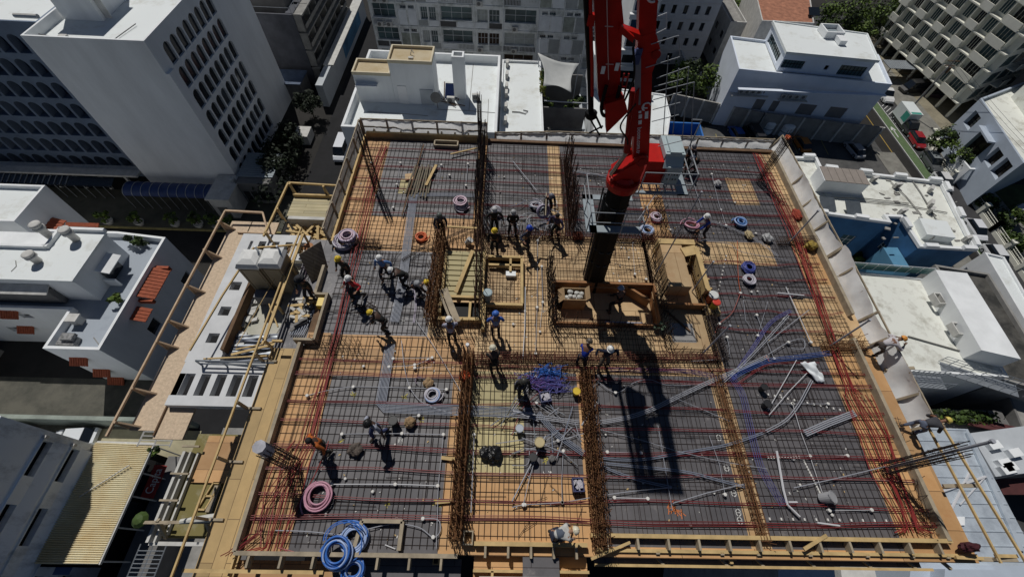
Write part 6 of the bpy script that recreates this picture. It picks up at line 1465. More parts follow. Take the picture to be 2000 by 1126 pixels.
# ---- conduits ---------------------------------------------------------------------
JB = mat('box_white', (.72, .70, .66), .6, .1, 4)
def smooth_path(P, n=7):
    out = []
    for i in range(len(P) - 1):
        p0 = P[max(i - 1, 0)]; p1 = P[i]; p2 = P[i + 1]; p3 = P[min(i + 2, len(P) - 1)]
        for s in range(n):
            u = s / n; out.append(.5 * ((2 * p1) + (-p0 + p2) * u + (2 * p0 - 5 * p1 + 4 * p2 - p3) * u * u + (-p0 + 3 * p1 - 3 * p2 + p3) * u ** 3))
    return out + [P[-1]]
def conduit(label, pxs, r=.022, m_=PVC, boxes=(), z=.12, n=1, sp=.06, curve=True, group=None, name='conduit', cat='conduit'):
    r *= .74
    P = [at(*q, z) for q in pxs]; base = (P[0] + P[-1]) / 2
    for k in range(n):
        o = (k - (n - 1) / 2) * sp; Q = []
        for i, p in enumerate(P):
            d = (P[min(i + 1, len(P) - 1)] - P[max(i - 1, 0)]).normalized(); Q.append(p + Vector((d.y, -d.x, 0)) * o)
        mb = MB(); mb.tube(smooth_path(Q) if curve and len(Q) > 2 else Q, r, 6)
        t = thing(name, label, cat, tuple(base), group); o_ = mb.build('pipe', m_, t); o_.matrix_parent_inverse = Matrix.Translation(-base)
        if k == 0:
            for b in boxes:
                q = MB(); q.lathe([(.062, -.08), (.062, .03), (.045, .04), (0, .04)], P[b], 8); o_ = q.build('junction_box', JB, t); o_.matrix_parent_inverse = Matrix.Translation(-base)
    return P
C_ = conduit
C_('grey conduit with four white boxes crossing the lower left bay, upper run', [(600, 772), (640, 762), (690, 755), (800, 757), (872, 760)], .02, PVC, (0, 2, 3, 4))
C_('grey conduit with three white boxes in the lower left bay, middle run', [(668, 847), (785, 846), (866, 848)], .02, PVC, (0, 1, 2))
C_('pale conduit with three white boxes beside the pink coil', [(647, 945), (772, 945), (855, 948)], .024, PVCW, (0, 1, 2))
C_('grey conduit running down from the middle run past the left wall bars', [(866, 848), (856, 948), (852, 1070)], .017, PVC, (), curve=False)
C_('grey conduit ending at the blue coils', [(538, 1035), (600, 1037), (668, 1044)], .022, PVC, (2,))
C_('grey conduit looping from the blue coils to a white box', [(715, 1033), (770, 1022), (818, 1029), (846, 1048), (860, 1035), (855, 1014), (826, 1012)], .02, PVC, (3, 6))
C_('thin grey conduit from a cardboard sack to a white box', [(790, 848), (793, 815), (818, 811)], .017, PVC, (2,), curve=False)
C_('bent grey conduit with four boxes on the orange plywood strip', [(760, 716), (810, 712), (844, 698)], .02, PVC, (0, 1, 2))
C_('second bent conduit on the orange plywood strip', [(768, 700), (844, 698), (842, 717), (810, 718)], .017, PVC, (0, 3), curve=False)
C_('curving grey conduit from the left corridor to the bundle', [(784, 665), (795, 740), (825, 785), (900, 812)], .018, PVC)
C_('thin conduit arcing over the orange strip toward the wall bars', [(812, 625), (850, 680), (880, 730), (903, 770)], .016, PVC)
C_('grey conduit in the bundle running down the left bays', [(808, 380), (800, 440), (790, 520), (781, 580), (770, 628)], .021, PVCB, (), .13, 8, .052, group='bundle of conduits down the left bays', curve=False)
C_('grey conduit in the bundle crossing the upper left bay', [(808, 380), (870, 380), (928, 382)], .019, PVCB, (), .13, 5, .055, group='bundle of conduits across the upper left bay', curve=False)
C_('grey conduit in the bundle that turns toward the middle bay', [(762, 672), (753, 730), (744, 786), (752, 795), (900, 801), (1040, 806)], .021, PVCB, (), .13, 8, .052, group='bundle of conduits turning to the middle bay', curve=False)
C_('thin conduit with three boxes in the upper left bay, left', [(782, 318), (775, 360), (768, 405)], .015, PVC, (0, 1, 2))
C_('thin conduit with two boxes in the upper left bay, right', [(914, 320), (910, 362)], .015, PVC, (0, 1))
C_('short thin conduit with box right of the planks', [(846, 340), (878, 342)], .015, PVC, (1,))
C_('bent thin conduit under the plank stack', [(862, 322), (855, 360), (910, 363)], .014, PVC, (0,), curve=False)
C_('dark cable run across the orange upper left strip', [(705, 475), (760, 478), (790, 472), (826, 462)], .016, REBARD)
C_('dark hose curving from the grey bay to the orange coil', [(762, 520), (780, 490), (800, 484), (826, 478)], .016, REBARD)
C_('dark cables slanting from the wall bank to the bending worker', [(785, 508), (815, 490), (840, 478), (930, 440)], .02, REBARD, (), .2, 3, .06, group='slanting dark cables')
C_('lilac hose down the right side of the grey bay', [(806, 560), (812, 590), (808, 630)], .017, LILAC, (), .12, 2, .05, group='lilac hoses')
C_('long pale conduit straight down the middle beside the timber tray', [(1026, 560), (1025, 640), (1021, 700)], .026, PVCW, (), .16, curve=False)
C_('thin conduit with boxes down the pale core plywood', [(1050, 470), (1049, 600), (1046, 690)], .014, PVC, (0, 1, 2), curve=False)
C_('second thin conduit on the pale core plywood', [(1058, 520), (1060, 590), (1055, 640)], .014, PVC, (0, 1), curve=False)
C_('dark hose crossing the pale plywood left of the boom column', [(1026, 510), (1060, 500), (1100, 505), (1145, 502)], .015, REBARD)
C_('dark hose curving right of the boom column foot', [(1190, 512), (1230, 520), (1255, 518), (1262, 545), (1210, 549)], .015, REBARD, (3, 4))
C_('white conduit with boxes right of the boom column', [(1185, 472), (1235, 474), (1240, 535)], .015, PVC, (0, 2), curve=False)
C_('diagonal grey conduit from the middle bay across the orange plywood', [(1000, 978), (1030, 920), (1066, 850)], .03, PVC, (), .16, curve=False)
C_('thinner diagonal conduit next to the first in the middle bay', [(1022, 985), (1035, 930), (1050, 880)], .018, PVC, (0,), .16, curve=False)
C_('grey conduit across the orange plywood in front of the bending worker', [(1000, 990), (1025, 985), (1098, 980), (1168, 968)], .02, PVC, (1, 2))
C_('thin conduit with two boxes on the orange middle plywood', [(1100, 880), (1097, 940), (1098, 980)], .014, PVC, (0, 2), curve=False)
C_('slanting grey conduit from the bucket to the right wall bars', [(1000, 885), (1050, 872), (1090, 860), (1140, 846)], .02, PVC, (2,))
C_('thin looping conduit around the cream bucket', [(1000, 908), (1030, 906), (1034, 880)], .017, PVC, ())
C_('pale blue-grey conduit in the slanting bundle of the middle bay', [(1050, 806), (1090, 850), (1140, 885)], .022, PVCB, (), .16, 4, .06, group='slanting bundle of the middle bay', curve=False)
C_('grey conduit crossing the middle bay toward the wall', [(1000, 810), (1060, 815), (1130, 825)], .024, PVC, (), .18, 3, .07, group='crossing conduits of the middle bay')
C_('steep grey conduit in the middle bay under the blue tangle', [(1000, 800), (1022, 770), (1046, 735)], .018, PVC, (2,), .14, 2, .08, group='steep conduits of the middle bay')
C_('thin slanting conduit crossing the middle bay', [(1048, 786), (1090, 815), (1138, 860)], .015, PVC, (0,), .15, 2, .1, group='thin slanting conduits of the middle bay')
C_('dark red hose slanting in the middle bay', [(1000, 850), (1022, 795), (1060, 760), (1075, 740)], .022, TEND, (), .15)
C_('short pale tray pipe in the middle bay', [(1002, 803), (1045, 808)], .06, PVC, (), .16)
C_('pale upright-looking pipe lying by the left wall bars', [(926, 848), (924, 900), (920, 1000)], .025, PVC, (0,), .3, curve=False)
C_('long grey conduit sweeping across the lower right bay, upper', [(1166, 893), (1210, 897), (1260, 896), (1330, 884), (1420, 868), (1490, 845)], .022, PVCB, (), .14, 2, .06, group='upper sweeping conduits')
C_('long grey conduit sweeping across the lower right bay, lower', [(1168, 903), (1250, 911), (1340, 921), (1400, 936), (1455, 950)], .022, PVCB, (), .14, 2, .06, group='lower sweeping conduits')
C_('grey conduit slanting into the boom shadow', [(1170, 906), (1200, 920), (1250, 937), (1312, 951)], .021, PVCB, (), .13, 2, .06, group='conduits slanting into the boom shadow')
C_('grey conduit rising from the boom shadow to the right', [(1180, 966), (1240, 958), (1312, 951)], .019, PVC, (), .13)
C_('straight conduit below the boom shadow tip', [(1314, 982), (1380, 962), (1455, 944)], .02, PVC, (), .14, curve=False)
C_('conduit with two boxes at the lower front of the shadowed bay', [(1200, 971), (1265, 973)], .022, PVCW, (0, 1))
C_('short conduit with two boxes left of the boom shadow', [(1186, 882), (1252, 884)], .018, PVC, (0, 1))
C_('thin long conduit crossing the boom shadow lengthwise', [(1285, 830), (1302, 930), (1313, 996)], .015, PVC, (), curve=False)
C_('thin conduit down the right part of the shadowed bay', [(1385, 850), (1405, 905), (1416, 965)], .013, PVC, (2,), curve=False)
C_('pair of grey conduits sweeping up to the right from the wall bars', [(1160, 826), (1220, 816), (1270, 800), (1320, 776), (1380, 748), (1440, 722), (1500, 695)], .023, PVC, (), .16, 3, .06, group='conduits sweeping up to the right')
C_('grey conduit arching from the wall bars to the beam', [(1160, 738), (1202, 766), (1240, 746), (1270, 741), (1310, 752), (1400, 748)], .016, PVC, (1,))
C_('long straight conduit crossing the boom shadow to the far right', [(1170, 838), (1250, 858), (1330, 882), (1420, 902), (1500, 915)], .016, PVC, (), .15)
C_('conduit falling from the sweep toward the lower right strip', [(1322, 778), (1370, 798), (1425, 822)], .016, PVC, (), .13)
C_('fat grey conduit propped against the right wall bars', [(1136, 830), (1152, 805), (1166, 786)], .04, PVC, (2,), .3, curve=False)
C_('purple hose crossing in front of the standing workers', [(1186, 722), (1260, 722), (1340, 724), (1400, 735), (1440, 737)], .013, mat('purple_hose', (.17, .11, .26), .5, .1, 4), (), .15, 4, .055, group='purple hoses')
BL = BLUEP
C_('bright blue hose running from the cage to the right edge', [(1428, 738), (1460, 720), (1500, 705), (1560, 697), (1622, 689)], .017, mat('blue_hose', (.04, .10, .34), .5, .1, 4), (), .16, 4, .06, group='blue hoses to the right edge')
C_('blue hose dropping into the lower far right bay', [(1430, 738), (1450, 770), (1462, 820), (1474, 870), (1490, 920), (1530, 985)], .012, mat('blue_violet_hose', (.10, .10, .32), .5, .1, 4), (), .15, 4, .08, group='blue hoses dropping into the lower far right bay')
C_('blue hose rising steeply toward the right strip', [(1430, 738), (1470, 680), (1505, 630), (1545, 606)], .016, MATS['blue_violet_hose'], (), .15, 3, .06, group='rising blue hoses')
C_('pinkish grey conduit rising from the hose knot', [(1405, 752), (1450, 712), (1500, 660), (1540, 615)], .02, PVC, (), .17, 2, .07, group='rising grey conduits')
C_('dark red hose curving from the hose knot to the right', [(1440, 750), (1475, 725), (1510, 710), (1600, 708)], .018, TEND, (), .15, 2, .05, group='red hoses by the knot')
C_('steep pale conduit in the lower far right bay, first', [(1500, 800), (1530, 748), (1556, 702)], .021, PVCW, (), .15, curve=False)
C_('steep pale conduit in the lower far right bay, second', [(1502, 810), (1540, 765), (1576, 728)], .021, PVCW, (), .15, curve=False)
C_('curved pair of pale conduits below the white sheet', [(1496, 842), (1535, 820), (1560, 790), (1574, 765), (1586, 742)], .022, PVC, (), .16, 2, .07, group='curved conduits below the white sheet')
C_('thin conduit with box crossing the far right bay', [(1490, 788), (1547, 788), (1617, 788)], .016, PVC, (1, 2))
C_('thick bundle of grey conduits near the lower right fence', [(1572, 846), (1620, 825), (1670, 806)], .032, PVC, (), .15, 4, .065, group='thick conduit bundle at the right', curve=False)
C_('L-shaped conduit with boxes in the lower far right bay, upper', [(1548, 788), (1565, 845), (1582, 890), (1655, 889)], .016, PVCW, (0, 2, 3), curve=False)
C_('L-shaped conduit with boxes in the lower far right bay, lower', [(1582, 890), (1604, 955), (1620, 996), (1702, 995)], .016, PVCW, (2, 3), curve=False)
C_('thick white drain pipe with branches in the lower far right bay', [(1517, 880), (1530, 955), (1538, 985), (1562, 1008)], .055, PVCW, (), .14, curve=False)
C_('short white branch on the thick white drain pipe', [(1540, 980), (1557, 980)], .05, PVCW, (), .15)
C_('loose white pipe length near the front right edge board', [(1596, 1020), (1640, 1026)], .045, PVCW, (), .12)
C_('long grey conduit leading to the lower right column cage', [(1550, 952), (1640, 932), (1730, 910)], .022, PVC, (), .15, curve=False)
C_('straight conduit with box down the right middle bay', [(1535, 560), (1562, 620), (1584, 668)], .024, PVCW, (2,), .14, curve=False)
C_('white branched pipe at the top of the right strip', [(1518, 572), (1570, 577)], .055, PVCW, (), .16)
C_('conduit slanting left below the white branched pipe', [(1500, 668), (1535, 640), (1580, 605)], .021, PVC, (), .15, curve=False)
C_('second conduit slanting left below the white branched pipe', [(1500, 692), (1540, 668), (1568, 662), (1570, 680), (1545, 680)], .02, PVC, (1,), .15)
C_('thin conduit rectangle in the right middle bay', [(1452, 585), (1500, 588), (1480, 655), (1456, 625), (1452, 585)], .014, PVC, (2,), curve=False)
C_('long thin conduit down the right middle bay', [(1478, 615), (1500, 672), (1512, 700)], .014, PVC, (0, 2), curve=False)
C_('reddish hose with white clips right of the coolers', [(1446, 572), (1430, 610), (1405, 632), (1395, 655)], .02, mat('brick_hose', (.35, .10, .08), .5, .1, 4), (0, 2, 3), .15)
C_('short curly conduit near the foot of the leaning prop', [(1420, 658), (1425, 690), (1410, 700), (1350, 705)], .014, PVC, (0,), .14)
C_('conduit from the blue-shirted worker to the right strip', [(1385, 430), (1440, 450), (1480, 470), (1520, 500)], .018, PVC, (), .15, 2, .08, group='conduits right of the blue-shirted worker')
C_('second thin conduit crossing the dark upper right bay', [(1350, 470), (1420, 475), (1450, 492), (1540, 508)], .016, PVC, (), .15)
C_('long thin conduit up the dark upper right bay', [(1390, 340), (1402, 390), (1418, 440)], .015, PVC, (0, 2), curve=False)
C_('thin conduit up to the white sack in the upper right bay', [(1330, 300), (1350, 345), (1370, 405)], .016, PVC, (0,), curve=False)
C_('pale conduit lying diagonally in the upper middle bay', [(1002, 315), (1048, 372)], .03, PVC, (), .2)
C_('grey pipe pair lying behind the boom column, left', [(1118, 334), (1190, 345)], .032, PVC, (), .2, 2, .09, group='pipes behind the boom column')
C_('orange-red hose crossing by the coolers', [(1440, 470), (1442, 540), (1446, 568)], .013, ORANGE, (), .14)
C_('orange hose snaking beside the blue and white coil', [(1262, 408), (1268, 425), (1260, 440), (1275, 455), (1280, 470)], .018, mat('tan_hose', (.55, .30, .15), .5, .1, 4), (), .15, 2, .06, group='orange hoses')
C_('dark conduit slanting up behind the boom rails', [(1246, 430), (1270, 395), (1286, 372)], .026, PVC, (), .3)
C_('thin red cable over the shaft tray front', [(1240, 712), (1280, 700), (1340, 700), (1400, 697)], .013, MATS['brick_hose'], (), .2)
rnd = random.Random(77)
for k in range(40):      # small tangle of tubes in the middle strip: individual bits
    x = rnd.uniform(1000, 1090); y = rnd.uniform(385, 455); a = rnd.uniform(0, 3.14); l = rnd.uniform(12, 40)
    p = at(x, y, .12 + rnd.random() * .1); q = at(x + math.cos(a) * l, y + math.sin(a) * l * .6, .12 + rnd.random() * .1)
    m = MB(); m.tube(smooth_path([p, p.lerp(q, .5) + Vector((rnd.uniform(-.2, .2), rnd.uniform(-.2, .2), .08)), q], 4), .018, 5)
    single('loose_tube', m, [PVC, PVCB, PVCW, STEEL][k % 4], 'short loose grey tube among the middle workers', 'tube', 'loose tubes among the middle workers')
for k in range(26):
    x = rnd.uniform(985, 1130); y = rnd.uniform(770, 880); a = rnd.uniform(0, 3.14); l = rnd.uniform(25, 70)
    p = at(x, y, .12 + rnd.random() * .12); q = at(min(1135, max(930, x + math.cos(a) * l)), y + math.sin(a) * l, .12 + rnd.random() * .12)
    m = MB(); m.tube([p, q], .016, 5); single('loose_tube', m, [PVC, PVCB, STEEL, PVC][k % 4], 'loose grey tube tangled in the lower middle bay', 'tube', 'loose tubes in the lower middle bay')
# upright conduit poles
def pole(label, px, h, r=.03, m_=PVC, lean=(0, 0)):
    p = at(*px, .05); q = MB(); q.tube([p, p + Vector((lean[0], lean[1], h))], r, 7); q.lathe([(r * 1.5, 0), (r * 1.5, .08)], tuple(p + Vector((lean[0], lean[1], h - .04))), 8); single('conduit_pole', q, m_, label, 'conduit')
pole('upright grey conduit pole near the leaning worker at the right', (1620, 676), 2.3, .035)
pole('upright grey conduit pole by the right netting bulge', (1540, 475), 2.3, .035)
pole('tall thin conduit pole between the boom column and box form', (1278, 540), 5.3, .026)
pole('upright conduit pole right of the plywood box form', (1352, 568), 2.2, .03)
pole('upright conduit pole at the corner of the shaft tray', (1368, 694), 2.6, .032)
pole('short dark upright pole beside the plywood box', (1290, 582), 1.0, .03, REBARD)
pole('grey conduit pole strapped inside the lower right column cage', (1732, 913), 3.9, .045)
# outlet boxes and dots
rnd = random.Random(31); nb = 0
zones = [((700, 290), (925, 415)), ((960, 300), (1085, 440)), ((1110, 310), (1180, 450)), ((1250, 380), (1330, 460)), ((1360, 320), (1480, 460)), ((660, 500), (840, 640)), ((620, 680), (890, 730)), ((600, 860), (870, 1060)), ((1180, 740), (1400, 1030)), ((1440, 540), (1570, 700)), ((1460, 760), (1680, 1020)), ((940, 830), (1130, 1000)), ((1000, 560), (1070, 680)), ((1190, 470), (1250, 540))]
pb = None
for (a, b) in zones:
    for k in range(4):
        p = at(rnd.uniform(a[0], b[0]), rnd.uniform(a[1], b[1]), .04)
        if pb is None:
            m = MB(); m.lathe([(.06, 0), (.065, .07), (.04, .09), (0, .09)], n=8); pb = m.build('outlet_box', JB, None, (0, 0, 0)); tag(pb, 'small white outlet box stub set among the rebar', 'outlet box', 'white outlet box stubs'); pb.location = p
        else:
            c = pb.copy(); COL.objects.link(c); c.location = p; c.scale = (rnd.uniform(.5, .95),) * 3
m = MB()
for (x0, y0, x1, y1) in ((1500, 893, 1560, 892), (1480, 1012, 1730, 1016), (1500, 770, 1640, 800), (1570, 900, 1600, 960), (1400, 580, 1418, 500)):
    for k in range(12): p = at(x0 + (x1 - x0) * k / 11, y0 + (y1 - y0) * k / 11, .02); m.box(p.x - .025, p.y - .04, .01, p.x + .025, p.y + .04, .05)
single('rebar_spacers', m, JB, 'rows of tiny white rebar spacers on the right-hand plywood', 'spacers', kind='stuff')
m = MB()
for k in range(520):
    a, b = zones[rnd.randrange(len(zones))]; p = at(rnd.uniform(a[0], b[0]), rnd.uniform(a[1], b[1]), .0); s = rnd.uniform(.012, .042); an = rnd.uniform(0, 3); m.obox((p.x, p.y, .015), (math.cos(an) * s, math.sin(an) * s, 0), (-math.sin(an) * s * .5, math.cos(an) * s * .5, 0), (0, 0, .01)); m.mi[-6:] = [k % 3] * 6
single('deck_litter', m, [JB, TIMBER, CONCL], 'scattered paper scraps and chips over the plywood deck', 'litter', kind='stuff')
# painted marks on the deck
WM = mat('marking_white', (.65, .65, .62), .8, .1, 4); YM = mat('marking_yellow', (.60, .52, .10), .8, .1, 4); OM = mat('marking_orange', (.70, .20, .05), .8, .1, 4)
for px in ((1404, 854), (1419, 913), (1433, 962), (1442, 1000), (1445, 1016)):
    p = at(*px, .004); m = MB()
    for k in range(14):
        a0 = 6.283 * k / 14; a1 = 6.283 * (k + 1) / 14; m.quad(*[(p.x + r_ * math.cos(a) * .8, p.y + r_ * math.sin(a), .006) for r_, a in ((.09, a0), (.12, a0), (.12, a1), (.09, a1))])
    m.quad((p.x - .09, p.y - .015, .006), (p.x + .09, p.y - .015, .006), (p.x + .09, p.y + .015, .006), (p.x - .09, p.y + .015, .006))
    single('painted_ring', m, WM, 'white painted ring mark along the right of the shadowed bay', 'marking', 'painted ring marks')
for i, (px, s, mm_) in enumerate((((789, 775), .15, YM), ((690, 770), .12, YM), ((820, 818), .16, YM), ((755, 982), .14, YM), ((667, 860), .1, YM), ((783, 858), .13, WM), ((1325, 1000), .3, OM), ((1312, 988), .25, OM), ((858, 978), .22, YM), ((1068, 895), .2, YM), ((1500, 700), .15, OM))):
    p = at(*px, 0); m = MB(); r_ = random.Random(i)
    for k in range(6): a = r_.uniform(0, 3.14); m.obox((p.x + r_.uniform(-s, s) * .6, p.y + r_.uniform(-s, s) * .6, .004), (math.cos(a) * s * .5, math.sin(a) * s * .5, 0), (-math.sin(a) * .012, math.cos(a) * .012, 0), (0, 0, .003))
    single('spray_mark', m, mm_, ['yellow', 'white', 'orange'][[YM, WM, OM].index(mm_)] + ' spray-painted layout mark on the plywood', 'marking', ['yellow', 'white', 'orange'][[YM, WM, OM].index(mm_)] + ' spray marks')
# ================================================================ concrete placing boom
t = thing('concrete_pump_boom', 'tall red folded concrete pump boom on a thick black column in the deck centre', 'pump boom', (4.3, 11.1, -.5))
def boxbeam(mb, p, q, w0, w1, d, side=Vector((0, 1, 0))):
    """tapered box beam p->q: width w in the plane facing the front, depth d"""
    p = Vector(p); q = Vector(q); u = (q - p).normalized(); x = side.cross(u).normalized(); y = u.cross(x)
    vs = []
    for c, w_ in ((p, w0), (q, w1)):
        for sx, sy in ((-1, -1), (1, -1), (1, 1), (-1, 1)): vs.append(c + x * sx * w_ / 2 + y * sy * d / 2)
    return mb._add(vs, [(3, 2, 1, 0), (4, 5, 6, 7), (0, 1, 5, 4), (1, 2, 6, 5), (2, 3, 7, 6), (3, 0, 4, 7)])
ca, cb = Vector((4.3, 11.1, -.5)), Vector((4.07, 11.15, 5.75))
m = MB(); n_ = 8
for k, (c, r) in enumerate(((ca, .54), (cb, .54))):
    pass
m.tube([ca, ca.lerp(cb, .3), ca.lerp(cb, .7), cb], .45, 8); part(t, 'column', m, BLKP)
m = MB()
for f in (.1, .32, .46, .66, .86): c = ca.lerp(cb, f); m.lathe([(.455, 0), (.47, .02), (.455, .05)], tuple(c), 8, Matrix.Rotation(R_(22.5), 4, 'Z'))
m.tube([ca + Vector((-.52, -.1, .6)), cb + Vector((-.52, -.1, -.3))], .05, 6); m.tube([ca + Vector((-.55, .15, .6)), cb + Vector((-.55, .15, -.3))], .035, 6)
part(t, 'column_band', m, mat('worn_black', (.05, .05, .052), .5, .3, 3))
m = MB(); m.tube([ca + Vector((-.75, -.2, .55)), ca + Vector((-.75, -.55, .5)), ca + Vector((-.45, -.6, .5))], .05, 6); part(t, 'column_clamp', m, TIMBERG)
c = cb
m = MB(); m.lathe([(.45, -.25), (.56, -.22), (.58, .0), (.55, .1), (.42, .12), (.32, .26)], tuple(c + Vector((0, 0, .2))), 24); part(t, 'slewing_ring', m, REDP)
m = MB()
for k in range(20):
    a = k * math.pi / 10; m.lathe([(.035, 0), (.035, .06), (0, .06)], tuple(c + Vector((.49 * math.cos(a), .49 * math.sin(a), .3))), 6)
part(t, 'bolt', m, REDD)
m = MB()   # turret cheeks
for sy in (-.26, .26):
    m.slab([c + Vector((-.5, sy, .25)), c + Vector((.42, sy, .2)), c + Vector((.46, sy, .9)), c + Vector((.36, sy, 1.4)), c + Vector((.08, sy, 1.35)), c + Vector((-.28, sy, .75))], .08)
m.box(c.x - .38, c.y - .25, c.z + .2, c.x + .38, c.y + .28, c.z + .45)
m.obox(c + Vector((-.1, 0, .8)), (.3, 0, .3), (0, .3, 0), (-.08, 0, .08))
part(t, 'turret', m, REDP)
P0 = Vector((4.35, 11.2, 7.0)); P1 = Vector((2.45, 11.3, 14.6)); u_ = (P1 - P0).normalized()
arm_at = lambda f, o=0, y=0: P0 + (P1 - P0) * f + Vector((u_.z, 0, -u_.x)) * o + Vector((0, y, 0))
m = MB()
boxbeam(m, P0 - u_ * .3, arm_at(.22), .50, .44, .38); boxbeam(m, arm_at(.22), arm_at(.36), .44, .36, .36); boxbeam(m, arm_at(.36), arm_at(.43, .06), .36, .58, .35); boxbeam(m, arm_at(.43, .06), arm_at(.49), .58, .42, .35); boxbeam(m, arm_at(.49), arm_at(.72), .42, .42, .34); boxbeam(m, arm_at(.72), arm_at(1), .42, .36, .33)
part(t, 'main_arm', m, REDP)
m = MB(); m.lathe([(.22, -.33), (.22, .33)], tuple(P0), 18, Matrix.Rotation(R_(90), 4, 'X')); m.lathe([(.1, -.36), (.1, .36)], tuple(P0), 12, Matrix.Rotation(R_(90), 4, 'X')); m.lathe([(.12, -.2), (.12, .2)], tuple(arm_at(.42, .25)), 14, Matrix.Rotation(R_(90), 4, 'X')); part(t, 'pivot', m, REDD)
m = MB(); m.tube([c + Vector((-.5, -.1, .5)), c + Vector((-.2, -.1, 1.5))], .075, 10); part(t, 'cylinder_rod', m, mat('chrome_rod', (.45, .40, .38), .25, .1, 2, metal=.8))
m = MB(); m.tube([c + Vector((-.22, -.1, 1.45)), arm_at(.3, -.27, -.05)], .11, 12); m.slab([arm_at(.12, -.20, -.2), arm_at(.13, -.42, -.2), arm_at(.30, -.26, -.2), arm_at(.32, -.15, -.2)], .1); part(t, 'lift_cylinder', m, REDD)
m = MB(); boxbeam(m, arm_at(.25, -.16, -.21), arm_at(.42, -.22, -.21), .14, .18, .05); part(t, 'grey_arm_plate', m, mat('plate_grey', (.25, .25, .28), .45, .08, 2))
m = MB(); m.lathe([(.08, -.15), (.08, .15)], tuple(arm_at(.43, -.22, -.15)), 10, Matrix.Rotation(R_(90), 4, 'X')); m.obox(arm_at(.43, -.22, -.24), (.08, 0, 0), (0, .03, 0), (0, 0, .2)); part(t, 'blue_bracket', m, mat('bracket_blue', (.06, .08, .20), .4, .1, 2))
# lettering down the front face
fr = Vector((0, -1, 0)); tx = -u_; ty = fr.cross(tx)
def arm_text(f, o, body, size):
    Mx = Matrix.Translation(arm_at(f, o, -.2)) @ Matrix((tx, ty, fr)).transposed().to_4x4()
    return text_obj(t, 'lettering', body, size, Mx, SIGNM, .004, 'LEFT')
arm_text(.152, -.09, 'boom.com.tr', .185)
m = MB()
for o_, f0, f1, w_ in ((-.1, .165, .182, .12), (-.1, .19, .207, .12), (-.12, .213, .222, .1), (.12, .185, .215, .12)):
    boxbeam(m, arm_at(f0, o_ * .8, -.195), arm_at(f1, o_ * .8, -.195), w_ * .8, w_ * .8, .02)
part(t, 'white_decal', m, SIGNM)
lg = MB(); cc = arm_at(.235, .08, -.2)
for a0 in range(0, 9): 
    a = math.pi * (.15 + .2 * a0 / 1.4); b = math.pi * (.15 + .2 * (a0 + 1) / 1.4)
    lg.bar(cc + Vector((.12 * math.cos(a), 0, .12 * math.sin(a))), cc + Vector((.12 * math.cos(b), 0, .12 * math.sin(b))), .022, 5)
lg.bar(cc + Vector((-.12, 0, -.04)), cc + Vector((.04, 0, -.04)), .02, 5); lg.bar(cc + Vector((-.08, 0, -.12)), cc + Vector((-.08, 0, .06)), .018, 5); part(t, 'logo_mark', lg, SIGNM)
lg2 = MB(); cc = arm_at(.60, .1, -.19)
for a0 in range(10): a = 6.28 * a0 / 12; b = 6.28 * (a0 + 1) / 12; lg2.bar(cc + Vector((.14 * math.cos(a), 0, .14 * math.sin(a))), cc + Vector((.14 * math.cos(b), 0, .14 * math.sin(b))), .025, 5)
part(t, 'logo_mark', lg2, SIGNM)
# folded second arm: two long box sections hanging left of the main arm
m = MB(); boxbeam(m, (1.22, 10.95, 14.8), (2.06, 10.95, 11.5), .24, .28, .34); boxbeam(m, (2.06, 10.95, 11.5), (2.62, 10.95, 9.3), .28, .30, .34); boxbeam(m, (2.62, 10.95, 9.3), (2.78, 10.95, 8.8), .30, .2, .3); part(t, 'folded_arm', m, REDD)
m = MB(); boxbeam(m, (1.52, 11.0, 14.8), (2.38, 11.0, 11.5), .24, .34, .34); boxbeam(m, (2.38, 11.0, 11.5), (2.50, 11.0, 11.0), .34, .46, .34); boxbeam(m, (2.50, 11.0, 11.0), (2.93, 11.0, 9.2), .40, .30, .34); m.slab([(2.66, 10.83, 9.15), (3.12, 10.83, 9.35), (3.34, 10.83, 8.95), (2.90, 10.83, 8.25)], .32); part(t, 'folded_arm', m, REDP)
m = MB()
for z in (10.1, 11.0, 11.6): m.box(2.12 + (11.6 - z) * .25, 10.765, z, 2.32 + (11.6 - z) * .25, 10.78, z + .02)
m.bar((2.06, 10.77, 12.1), (2.66, 10.77, 9.7), .012); part(t, 'weld_line', m, mat('pale_seam', (.55, .35, .33), .6, 0))
m = MB()
for x, z in ((2.46, 9.95), (2.80, 10.05)): m.box(x - .05, 10.765, z - .1, x + .05, 10.79, z + .1)
part(t, 'warning_plate', m, SIGNM)
m = MB(); m.tube(smooth_path([Vector(p) for p in ((2.62, 10.68, 9.6), (2.60, 10.6, 9.0), (2.75, 10.6, 8.75), (2.95, 10.6, 8.95), (2.98, 10.68, 9.6))]), .05, 6); m.tube(smooth_path([Vector(p) for p in ((3.05, 10.7, 10.6), (3.25, 10.6, 9.9), (3.2, 10.65, 9.2))]), .03, 5); m.tube(smooth_path([Vector(p) for p in ((3.6, 10.85, 9.0), (3.3, 10.7, 8.4), (3.62, 10.8, 7.9), (3.75, 10.9, 7.6))]), .025, 5); part(t, 'hydraulic_hose', m, BLKP)
m = MB(); boxbeam(m, (2.72, 10.95, 10.9), (3.2, 10.95, 10.75), .12, .14, .25); m.slab([(2.62, 10.75, 11.1), (3.0, 10.75, 10.85), (3.0, 10.75, 10.72), (2.6, 10.75, 10.95)], .1); part(t, 'link', m, REDP)
m = MB()
for x in (3.02, 3.14): m.bar((x, 10.75, 9.9), (x + .08, 10.75, 8.6), .025)
for k in range(5): m.bar((3.02 + k * .015, 10.75, 9.8 - k * .26), (3.14 + k * .015, 10.75, 9.8 - k * .26), .02)
part(t, 'small_ladder', m, REDD)
